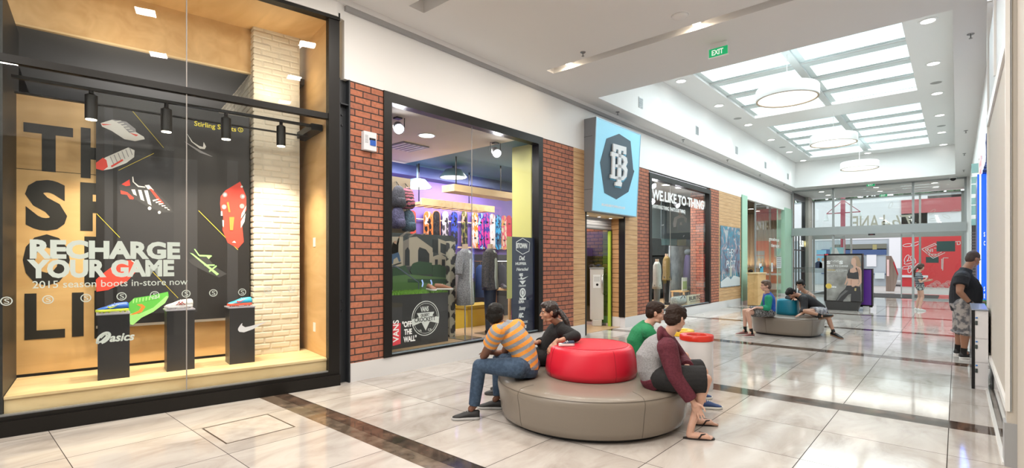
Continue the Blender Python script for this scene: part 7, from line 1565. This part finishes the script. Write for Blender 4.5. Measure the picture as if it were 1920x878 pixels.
    def H_(o, r): mb.ell(c + s_ * o[0] * hs + f * o[1] * hs + u * o[2] * hs, (r[0] * hs, r[1] * hs, r[2] * hs), B3, 22, 14)
    H_((0, -.020, .044), (.082, .094, .086)); H_((0, -.050, .0), (.076, .060, .085))
    if hair != 'crop':
        H_((0, .020, .080), (.070, .072, .046)); H_((.0, .052, .088), (.056, .036, .028)); 
        for q in (-1, 1): H_((.068 * q, .0, .038), (.016, .060, .045)); H_((.070 * q, -.045, -.008), (.018, .034, .040))
        H_((0, -.072, -.035), (.055, .030, .045))
    if hair == 'pony':
        H_((0, -.105, .0), (.022, .02, .02))
        for a, b_, r0, r1 in extra['tail']: rcone(mb, a, b_, r0, r1, 10)
    if hair: remesh(obj('hair', mb, hairm, t, smooth=True), .0055 if vox < .008 else vox, 1, .010 if hair != 'crop' else .004)
    # ---- clothes
    if top:
        mb = MB(); e = top.get('e', .014); torso(mb, e, hemdrop=top.get('drop', .0)); o = None
        for L_ in 'LR':
            s0, e0, w0 = J['sh' + L_], J['el' + L_], J['wr' + L_]; rcone(mb, J['chest'].lerp(s0, .35), s0, .07 * A + e, .058 * A + e)
            fr_ = top['sleeve']; rr = (.057 * A * w ** .5 + e * 1.3)
            if not top.get('sleevemat'):
                if fr_ <= 1: q = s0.lerp(e0, fr_); mb.tube([s0, s0.lerp(q, .5), q], [rr, rr * .95, rr * .95], 16)
                else: rcone(mb, s0, e0, rr, .046 * A + e); q = e0.lerp(w0, fr_ - 1); mb.tube([e0, e0.lerp(q, .5), q], [.045 * A + e, .042 * A + e, .034 * A + e], 16)
        o = remesh(obj(top.get('name', 'shirt'), mb, top['m'], t, smooth=True), vox * 1.1, 4)
        if top.get('sleevemat'):
            for L_ in 'LR':
                s0, e0, w0 = J['sh' + L_], J['el' + L_], J['wr' + L_]; fr_ = top['sleeve']; rr = (.060 * A * w ** .5 + e * 1.35); b = MB()
                if fr_ <= 1: q = s0.lerp(e0, fr_); rcone(b, s0, s0.lerp(q, .3), rr, rr); b.tube([s0, s0.lerp(q, .5), q], [rr, rr * .96, rr * .95], 16)
                else: rcone(b, s0, e0, rr, .046 * A + e); q = e0.lerp(w0, fr_ - 1); b.tube([e0, e0.lerp(q, .5), q], [.045 * A + e, .042 * A + e, .034 * A + e], 16)
                remesh(obj('sleeve', b, top['sleevemat'][L_] if isinstance(top['sleevemat'], dict) else top['sleevemat'], t, smooth=True), vox * 1.1, 3)
        if top.get('hood'):
            b = MB(); nk = J['neck']; bk = -(s_.cross(UP)) if False else -f; tn = (J['neck'] - J['mid']).normalized(); bk = (bk - tn * bk.dot(tn)).normalized(); sd = sh
            pts = [nk + bk * (.075 * math.cos(a)) + sd * (.10 * math.sin(a)) - bk * .0 + UP * (.005 if abs(math.sin(a)) > .5 else .012) for a in [PI * q / 8 for q in range(-8, 9)]]
            for p, q in zip(pts, pts[1:]): rcone(b, p, q, .036, .036, 12)
            b.ell(nk + bk * .075 + UP * .0, (.10, .06, .06), Matrix((sd, bk, UP)).transposed(), 20, 12); b.ell(nk + bk * .115 - UP * .05, (.105, .055, .085), Matrix((sd, bk, UP)).transposed(), 20, 12); remesh(obj('hood', b, top['hood'], t, smooth=True), .008, 4)
        if top.get('waist'):
            b = MB(); pel, md = J['pel'], J['mid']; d_ = (pel - md).normalized(); eloft(b, [(pel + d_ * .075, hp, .150 * w + e, .115 * w + e), (pel + d_ * .0, hp, .166 * w + e, .128 * w + e), (pel - d_ * .03, hp, .160 * w + e, .124 * w + e)]); remesh(obj('rib_hem', b, top['waist'], t, smooth=True), vox * 1.1, 3)
    if bottom:
        mb = MB(); e = bottom.get('e', .014); pel, md = J['pel'], J['mid']; d_ = (pel - md).normalized()
        eloft(mb, [(pel + d_ * .10, hp, .12 * w + e, .09 * w + e), (pel + d_ * .06, hp, .15 * w + e, .112 * w + e), (pel, hp, .158 * w + e * .8, .118 * w + e * .8 + belly * .5), (pel - d_ * bottom.get('rise', .04), hp, .148 * w + e * .6, .110 * w + e * .6 + belly * .6)])
        for L_ in 'LR':
            h0, k0, a0 = J['hip' + L_], J['kn' + L_], J['an' + L_]; ln = bottom['len']; fl_ = bottom.get('flare', 1.0)
            rcone(mb, J['pel'].lerp(h0, .5), h0, .10 * A + e, .09 * A + e)
            if ln <= 1: q = h0.lerp(k0, ln); mb.tube([h0, h0.lerp(q, .5), q], [.092 * A + e, (.084 * A + e) * fl_ ** .5, (.070 * A + e) * fl_], 18)
            else: rcone(mb, h0, k0, .090 * A + e, .056 * A + e); q = k0.lerp(a0, ln - 1); mb.tube([k0, k0.lerp(q, .4), q], [.056 * A + e, .055 * A + e, .040 * A + e * bottom.get('cuff', 1)], 18)
        remesh(obj(bottom.get('name', 'trousers'), mb, bottom['m'], t, smooth=True), vox * 1.1, 4)
    if shoes:
        for L_ in 'LR':
            a0 = J['an' + L_]; fd = Vector(feetdir[L_]).normalized(); tilt = Vector(shoes.get('tilt', {}).get(L_, (0, 0, 0)))
            fx_ = fd; up_ = UP if not shoes.get('free', {}).get(L_) else Vector(shoes['free'][L_]).normalized(); fx_ = (fx_ - up_ * fx_.dot(up_)).normalized(); sd_ = up_.cross(fx_)
            Lh = shoes.get('L', .275)
            if shoes.get('free', {}).get(L_): org = a0 - fx_ * .05 - up_ * .085
            else: org = Vector((a0.x, a0.y, .001)) - fx_ * .055
            M_ = Matrix(((fx_.x, sd_.x, up_.x, org.x), (fx_.y, sd_.y, up_.y, org.y), (fx_.z, sd_.z, up_.z, org.z), (0, 0, 0, 1)))
            if shoes['kind'] == 'flip':
                b = MB(); n = 28; out = []
                for i in range(n):
                    a = 2 * PI * i / n; x = .115 + .135 * math.cos(a); wv = (.034 + .012 * math.cos(a)) * math.sin(a); out.append((x, wv))
                b.ring_loft([[M_ @ Vector((x, y, z)) for x, y in out] for z in (0, .014)]); so = obj('flip_flop', b, shoes['m'], t, smooth=True, auto=40)
                b = MB()
                for q in (-1, 1): b.tube([M_ @ Vector((.185, 0, .014)), M_ @ Vector((.165, .012 * q, .048)), M_ @ Vector((.13, .032 * q, .050)), M_ @ Vector((.10, .043 * q, .012))], .007, 8)
                obj('strap', b, shoes['m'], so, smooth=True)
            else:
                so = thing('shoe', '', '', tuple(org)); COL.objects.unlink(so); bpy.data.objects.remove(so)
                o_ = shoe_parts(t, M_, Lh, shoes['m'], shoes['sole'], shoes.get('lace'), high=shoes.get('high', 0), nested=True)
            if shoes.get('sock'):
                b = MB(); k0 = J['kn' + L_]; b.tube([a0 - up_ * .06, a0, a0.lerp(k0, .16)], [.040 * A, .037 * A, .040 * A], 14); obj('sock', b, shoes['sock'], t, smooth=True, auto=50)
    return t

SK_TAN = skin('skin_brown', (.30, .145, .085)); SK_DK = skin('skin_deep_brown', (.17, .075, .045)); SK_FAIR = skin('skin_fair', (.60, .36, .27)); SK_MED = skin('skin_medium', (.42, .23, .15))
HB = mat('hair_black', (.007, .006, .005), .6, spec=.25); HBR = mat('hair_dark_brown', (.022, .011, .007), .6, spec=.25)
W_ = mat('shoe_white_sole', (.7, .7, .68), .5)
Z0 = Vector((0, 0, 0))
def D_(r, d, z): return cv(r, d, z)

# A: striped tee
ax = (P(988, 694, 4.98) - P(948, 612, 4.98)).normalized()
OR = (.74, .29, .045); GRY = (.26, .28, .31)
st1 = striped('tee_orange_grey', OR, GRY, ax, .072, .5)
shA = P(932, 623, 4.80); elA = P(907, 668, 4.96)
st2 = striped('tee_sleeve_stripes', OR, GRY, (elA - shA), .066, .5)
J = dict(pel=P(984, 689, 4.97), mid=P(984, 655, 5.0), chest=P(950, 618, 4.97), neck=P(942, 607, 4.96), head=P(929, 592, 4.94), shL=shA, shR=P(970, 613, 5.14), elL=elA, elR=P(944, 664, 5.42), wrL=P(916, 660, 5.22), wrR=P(926, 662, 5.34),
         hipL=P(970, 690, 4.84), hipR=P(994, 684, 5.10), knL=P(899, 686, 4.96), knR=P(935, 674, 5.42), anL=P(889, 761, 4.97), anR=P(934, 744, 5.32))
figure('boy in an orange and grey striped tee and jeans, seated with his back turned', J, D_(.25, .95, -.1), UP, SK_DK, .0055, .98, .98, 'short', HB,
       dict(m=st1, sleeve=.52, sleevemat=st2, e=.016, drop=.0), dict(m=cloth('blue_denim', (.028, .055, .10), (.045, .08, .135), 30), len=1.985, cuff=1.3, name='jeans', rise=.03, e=.012), dict(kind='shoe', m=mat('trainer_black', (.015, .015, .016), .6), sole=mat('trainer_sole_grey', (.45, .45, .45), .5), lace=mat('trainer_lace', (.3, .3, .3), .6)),
       {'L': (D_(.3, .8, .1), D_(.2, -.3, -1), D_(-1, 0, .2), .5), 'R': (D_(-.5, -.3, .1), D_(0, -.3, -1), D_(0, 1, 0), .5)}, {'L': D_(-1, -.08, 0), 'R': D_(-1, .1, 0)})
# belt and waist skin detail
for o in [x for x in COL.objects if x.name.startswith('jeans')][:1]:
    b = MB(); pel, md = J['pel'], J['mid']; d_ = (pel - md).normalized(); hpv = (J['hipL'] - J['hipR']).normalized(); s1 = []
    for q in (.035, -.005):
        c_ = pel + d_ * q - d_ * .055; s1.append((c_, hpv, .162, .124))
    eloft(b, s1); obj('belt', b, mat('belt_brown', (.06, .02, .012), .5), o.parent)

# B: woman in black
J = dict(pel=P(1022, 668, 5.66), mid=P(1032, 640, 5.64), chest=P(1052, 614, 5.60), neck=P(1047, 604, 5.57), head=P(1030, 585, 5.52), shL=P(1058, 621, 5.42), shR=P(1042, 615, 5.78), elL=P(1079, 631, 5.22), elR=P(1022, 640, 5.78), wrL=P(1045, 640.5, 5.12), wrR=P(1004, 643, 5.50),
         hipL=P(1018, 671, 5.53), hipR=P(1016, 665, 5.78), knL=P(956, 671, 5.58), knR=P(960, 664, 5.84), anL=P(940, 722, 5.88), anR=P(950, 716, 6.10))
tl = [(P(1046, 581, 5.52), P(1053, 588, 5.50), .026, .030), (P(1053, 588, 5.50), P(1062, 602, 5.46), .030, .030), (P(1062, 602, 5.46), P(1070, 620, 5.42), .030, .012)]
figure('woman in black with a long ponytail, leaning an elbow on the red drum', J, D_(-1, -.10, -.12), UP, SK_MED, .0055, .95, .88, 'pony', mat('hair_black_brown', (.018, .009, .007), .4),
       dict(m=cloth('black_jersey', (.008, .008, .009)), sleeve=1.62, e=.018, drop=.03, name='jacket'), dict(m=cloth('black_leggings', (.007, .007, .008)), len=1.95, name='leggings', e=.010), dict(kind='shoe', m=mat('trainer_black', (.015, .015, .016), .6), sole=mat('sole_black', (.03, .03, .03), .5), L=.25),
       {'L': (D_(-.75, -.25, -.75), D_(.2, .3, -1), D_(0, -1, 0), .5), 'R': (D_(-1, -.1, .0), D_(0, 0, -1), D_(0, -1, 0), .4)}, {'L': D_(-1, .1, 0), 'R': D_(-1, .1, 0)}, {'tail': tl}, lim=.88, neckr=.045)
p = P(1052, 643, 5.04); dirn = -CR
t = thing('canvas_slipper', 'small navy canvas shoe with a white sole on top of the red drum', 'shoe', (p.x, p.y, .716))
q = P(1077, 643, 5.0); M_ = Matrix(((dirn.x, -CF.x, 0, q.x), (dirn.y, -CF.y, 0, q.y), (0, 0, 1, .717), (0, 0, 0, 1))); shoe_parts(t, M_, .155, mat('navy_canvas', (.02, .03, .07), .7), W_, W_)

# C: boy in green
J = dict(pel=P(1203, 668, 5.62), mid=P(1193, 645, 5.64), chest=P(1209, 617, 5.64), neck=P(1216, 607, 5.62), head=P(1229, 586, 5.60), shR=P(1216, 624, 5.46), shL=P(1210, 616, 5.82), elR=P(1242, 664, 5.46), elL=P(1240, 655, 5.86), wrR=P(1270, 669, 5.30), wrL=P(1266, 664, 5.72),
         hipR=P(1208, 670, 5.52), hipL=P(1206, 664, 5.74), knR=P(1289, 678, 5.40), knL=P(1284, 668, 5.78), anR=P(1314, 748, 5.34), anL=P(1300, 742, 5.70))
figure('boy in a green tee seated behind the one in the hooded top, face in profile', J, D_(1, -.12, -.18), UP, SK_FAIR, .0055, .98, .96, 'short', HBR,
       dict(m=cloth('green_jersey', (.01, .20, .075)), sleeve=.55, e=.018), dict(m=cloth('navy_shorts', (.015, .02, .04)), len=.8, flare=1.15, name='shorts', e=.02), dict(kind='shoe', m=mat('shoe_navy_blue', (.02, .05, .16), .6), sole=W_, sock=mat('sock_navy', (.015, .02, .05), .8)),
       {'R': (D_(1, .1, -.2), D_(0, .1, -1), D_(0, -1, 0), .4), 'L': (D_(1, -.3, -.2), D_(0, 0, -1), D_(0, -1, 0), .4)}, {'L': D_(1, .1, 0), 'R': D_(1, -.1, 0)}, lim=.92)

# D: boy in grey and maroon hoodie
MAR = cloth('maroon_fleece', (.085, .010, .022), (.11, .016, .03), 60); HGR = cloth('grey_marl_fleece', (.30, .30, .31), (.22, .22, .23), 120)
J = dict(pel=P(1231, 706, 4.62), mid=P(1215, 677, 4.64), chest=P(1243, 643, 4.64), neck=P(1250, 631, 4.63), head=P(1267, 597, 4.62), shR=P(1251, 652, 4.46), shL=P(1246, 636, 4.84), elR=P(1265, 706, 4.40), elL=P(1278, 674, 4.98), wrR=P(1298, 752, 4.37), wrL=P(1290, 689, 4.66),
         hipR=P(1240, 710, 4.50), hipL=P(1236, 700, 4.76), knR=P(1324, 712, 4.45), knL=P(1318, 698, 4.80), anR=P(1297, 797, 4.42), anL=P(1307, 776, 4.80))
figure('boy in a grey and maroon hooded top and black shorts, scratching his shin', J, D_(.82, .52, -.28), UP, SK_FAIR, .0055, 1.0, 1.0, 'short', HBR,
       dict(m=HGR, sleeve=1.93, sleevemat=MAR, e=.026, drop=-.02, hood=MAR, waist=MAR, name='hooded_top'), dict(m=cloth('black_shorts', (.008, .008, .009)), len=.96, flare=1.32, name='shorts', e=.026), dict(kind='flip', m=mat('flip_flop_dark', (.018, .012, .012), .6)),
       {'R': (D_(.45, 0, -.9), D_(-.4, -.9, -.2), D_(.6, -.5, .2), .55), 'L': (D_(.75, -.5, -.45), D_(-.2, -.3, -1), D_(.3, -.6, 0), .6)}, {'L': D_(1, -.1, 0), 'R': D_(1, -.12, 0)}, lim=.95)

# E: boy in blue and green jersey on the second bench
J = dict(pel=P(1442, 584, 10.55), mid=P(1443, 570, 10.57), chest=P(1440, 555, 10.55), neck=P(1438, 550, 10.53), head=P(1436, 536, 10.5), shL=P(1441, 560, 10.38), shR=P(1438, 557, 10.72), elL=P(1440, 578, 10.32), elR=P(1430, 577, 10.78), wrL=P(1420, 577, 10.34), wrR=P(1416, 579, 10.62),
         hipL=P(1438, 585, 10.45), hipR=P(1438, 583, 10.66), knL=P(1402, 586, 10.38), knR=P(1396, 583, 10.66), anL=P(1409, 622, 10.36), anR=P(1397, 618, 10.66))
figure('boy in a blue and green jersey and patterned shorts, seated left on the far bench', J, D_(-1, .2, -.1), UP, SK_FAIR, .009, .95, .92, 'short', mat('hair_light_brown', (.10, .06, .04), .5),
       dict(m=cloth('blue_jersey', (.01, .09, .42), (.01, .06, .3), 6), sleeve=1.5, sleevemat=cloth('green_sleeve', (.01, .25, .14)), e=.02), dict(m=cloth('patterned_shorts', (.008, .008, .009), (.25, .25, .25), 60), len=.75, flare=1.2, name='shorts', e=.022), dict(kind='shoe', m=mat('shoe_dusky_red', (.20, .08, .07), .6), sole=W_, sock=BLACK, L=.26),
       {'L': (D_(-1, 0, -.3), D_(0, 0, -1), D_(0, 1, 0), .4), 'R': (D_(-1, 0, -.3), D_(0, 0, -1), D_(0, -1, 0), .4)}, {'L': D_(-1, -.1, 0), 'R': D_(-1, .1, 0)}, lim=.88)
# F: boy in black hoodie lying over the teal block
J = dict(pel=P(1537, 581, 10.66), mid=P(1524, 570, 10.70), chest=P(1505, 559, 10.72), neck=P(1499, 555, 10.74), head=P(1484, 550, 10.76), shL=P(1507, 562, 10.54), shR=P(1502, 555, 10.90), elL=P(1508, 579, 10.42), elR=P(1478, 559, 11.05), wrL=P(1503, 588, 10.34), wrR=P(1489, 561, 10.72),
         hipL=P(1540, 585, 10.54), hipR=P(1537, 582, 10.78), knL=P(1509, 584, 10.32), knR=P(1554, 598, 10.46), anL=P(1538, 591, 10.20), anR=P(1563, 623, 10.30))
figure('boy in a black hoodie slumped face down over the teal block', J, D_(-.45, -.15, -.85), D_(-.85, 0, .45), SK_MED, .009, .95, .92, 'short', HB,
       dict(m=cloth('black_hoodie', (.012, .012, .014)), sleeve=1.92, e=.024, name='hoodie'), dict(m=cloth('marble_shorts', (.42, .42, .43), (.20, .20, .22), 18), len=.55, flare=1.15, name='shorts', e=.02), dict(kind='shoe', m=BLACK, sole=mat('gum_sole', (.22, .13, .08), .6), sock=BLACK, L=.27, free={'L': D_(-.3, -.2, .6), 'R': D_(.1, -.15, 1)}),
       {'L': (D_(-.7, -.2, -.25), D_(0, 0, -1), D_(-.3, 1, 0), .3), 'R': (D_(-.3, -1, 0), D_(0, 0, -1), D_(-1, 0, 0), .4)}, {'L': D_(.75, -.3, .15), 'R': D_(.35, -.9, -.2)}, lim=.88)
# G: boy behind the bench
J = dict(pel=P(1519, 578, 11.55), mid=P(1521, 566, 11.5), chest=P(1513, 554, 11.45), neck=P(1509, 548, 11.42), head=P(1501, 535, 11.38), shL=P(1521, 557, 11.3), shR=P(1504, 555, 11.6), elL=P(1527, 571, 11.25), elR=P(1500, 572, 11.7), wrL=P(1512, 578, 11.2), wrR=P(1504, 582, 11.9),
         hipL=P(1524, 579, 11.5), hipR=P(1514, 578, 11.7), knL=P(1530, 574, 11.95), knR=P(1518, 574, 12.05), anL=P(1530, 609, 12.1), anR=P(1520, 608, 12.2))
figure('boy in a brown patterned top with a short quiff, behind the slumped one', J, D_(-.72, -.6, -.35), UP, SK_MED, .009, .97, .92, 'short', HB,
       dict(m=cloth('brown_pattern', (.20, .11, .07), (.42, .30, .24), 45), sleeve=.6, e=.018), dict(m=cloth('dark_trousers', (.02, .02, .025)), len=1.9), dict(kind='shoe', m=BLACK, sole=W_),
       {'L': (D_(-1, 0, -.2), D_(0, 0, -1), D_(0, 1, 0), .4), 'R': (D_(0, 1, -.2), D_(0, 0, -1), D_(1, 0, 0), .4)}, {'L': D_(0, 1, 0), 'R': D_(0, 1, 0)}, lim=.88)
# H: man at the kiosk
camo = cloth('camo_grey', (.36, .33, .31), (.10, .10, .11), 14)
J = dict(pel=P(1809, 573, 8.2), mid=P(1812, 545, 8.2), chest=P(1806, 518, 8.2), neck=P(1812, 505, 8.2), head=P(1825, 486, 8.2), shR=P(1803, 521, 8.0), shL=P(1806, 519, 8.42), elR=P(1799, 548, 7.93), elL=P(1818, 548, 8.55), wrR=P(1819, 568, 7.92), wrL=P(1834, 566, 8.34),
         hipR=P(1808, 574, 8.1), hipL=P(1806, 573, 8.32), knR=P(1811, 620, 8.05), knL=P(1800, 618, 8.36), anR=P(1807, 659, 8.08), anL=P(1796, 651, 8.42))
figure('heavyset man in a black tee and grey camouflage shorts standing at the kiosk', J, D_(1, -.05, -.42), UP, SK_TAN, .008, 1.0, 1.22, 'crop', mat('hair_cropped', (.05, .03, .025), .7),
       dict(m=cloth('black_tee', (.008, .009, .013)), sleeve=.55, e=.022, drop=.04), dict(m=camo, len=1.12, cuff=2.6, name='shorts', e=.034), dict(kind='shoe', m=mat('trainer_black', (.015, .015, .016), .6), sole=W_, lace=W_, sock=BLACK, L=.30),
       {'R': (D_(.55, 0, -.8), D_(.6, 0, .3), D_(0, -1, 0), .5), 'L': (D_(1, 0, .1), D_(0, 0, -1), D_(0, -1, 0), .4)}, {'L': D_(1, .1, 0), 'R': D_(1, -.2, 0)}, belly=.055, lim=1.15, neckr=.064)
b = MB(); q = J['wrR'] + (J['elR'] - J['wrR']).normalized() * .02; d_ = (J['elR'] - J['wrR']).normalized(); b.tube([q - d_ * .012, q + d_ * .012], .036, 16); tg = [o for o in COL.objects if o.get('label', '').startswith('heavyset')][0]; obj('watch', b, BLACK, tg)
# I: girl
navy_st = striped('tee_navy_white', (.02, .03, .05), (.45, .48, .50), (0, 0, 1), .055, .62)
def g(x, y, d): return P(x, y, d)
J = dict(pel=g(1725, 537, 15.97), mid=g(1723, 526, 15.97), chest=g(1722, 515, 15.97), neck=g(1723, 511, 15.96), head=g(1727, 501, 15.95), shR=g(1721, 517, 15.83), shL=g(1722, 516, 16.12), elR=g(1726, 529, 15.78), elL=g(1728, 528, 16.12), wrR=g(1736, 524, 15.85), wrL=g(1738, 527, 16.0),
         hipR=g(1725, 538, 15.9), hipL=g(1725, 537, 16.05), knR=g(1730, 557, 15.9), knL=g(1724, 558, 16.08), anR=g(1724, 578, 15.9), anL=g(1718, 577, 16.12))
figure('girl with a long ponytail in a striped tee and short shorts near the entrance', J, D_(1, .25, -.05), UP, SK_FAIR, .011, .93, .82, 'pony', mat('hair_girl_brown', (.05, .025, .015), .5),
       dict(m=navy_st, sleeve=.55, e=.02, drop=.02), dict(m=cloth('pale_denim', (.05, .06, .07), (.4, .42, .4), 20), len=.32, flare=1.1, name='shorts', e=.02), dict(kind='shoe', m=W_, sole=W_, L=.24),
       {'R': (D_(.6, .5, .3), D_(0, 1, 0), D_(0, 0, 1), .5), 'L': (D_(.6, -.5, .3), D_(0, -1, 0), D_(0, 0, 1), .5)}, {'L': D_(1, .1, 0), 'R': D_(1, -.1, 0)}, {'tail': [(g(1719, 500, 15.95), g(1715, 507, 15.95), .03, .035), (g(1715, 507, 15.95), g(1714, 520, 15.95), .035, .015)]}, lim=.85, neckr=.042)
# J: seated cafe customer
dd = 20.6
J = dict(pel=g(1410, 535, dd), mid=g(1410, 527, dd), chest=g(1409, 520.5, dd), neck=g(1408.7, 518, dd), head=g(1407.5, 511, dd), shL=g(1405, 522, dd - .1), shR=g(1413, 521, dd + .1), elL=g(1403, 530, dd - .2), elR=g(1416, 530, dd), wrL=g(1398, 530, dd - .1), wrR=g(1404, 531, dd),
         hipL=g(1408, 536, dd - .1), hipR=g(1411, 535, dd + .1), knL=g(1393, 537, dd - .12), knR=g(1394, 536, dd + .12), anL=g(1394, 557, dd - .1), anR=g(1396, 556, dd + .1))
figure('woman with dark hair and a bright patterned top seated inside the cafe', J, D_(-1, -.3, -.3), UP, SK_MED, .012, .95, .9, 'short', HBR, dict(m=cloth('bright_print', (.45, .10, .08), (.10, .25, .35), 30), sleeve=.4, e=.02), dict(m=cloth('black_trousers_cafe', (.01, .01, .01)), len=1.9), dict(kind='shoe', m=BLACK, sole=RS, L=.25),
       {'L': (D_(-1, 0, 0), D_(0, 0, -1), D_(0, 1, 0), .4), 'R': (D_(-1, 0, 0), D_(0, 0, -1), D_(0, -1, 0), .4)}, {'L': D_(-1, 0, 0), 'R': D_(-1, 0, 0)}, lim=.9)
pc = J['pel']; t = thing('cafe_chair', 'dark chair under the seated cafe customer', 'chair', (pc.x, pc.y, .011)); sz = pc.z - .135
mb = MB(); mb.box((pc.x - .2, pc.y - .2, sz - .03), (pc.x + .2, pc.y + .2, sz)); obj('seat', mb, DW, t, bevel=.008); mb = MB(); bk_ = pc + CR * .23; fcb = Fr((bk_.x, bk_.y, 0), CF); mb.box((-.2, sz + .02, -.015), (.2, sz + .42, .015), fcb); obj('backrest', mb, DW, t, bevel=.008)
for dx in (-.18, .18):
    for dy in (-.18, .18): mb = MB(); mb.cyl((pc.x + dx, pc.y + dy, .011), (pc.x + dx * .95, pc.y + dy * .95, sz - .03), .014, 8); obj('leg', mb, DW, t)
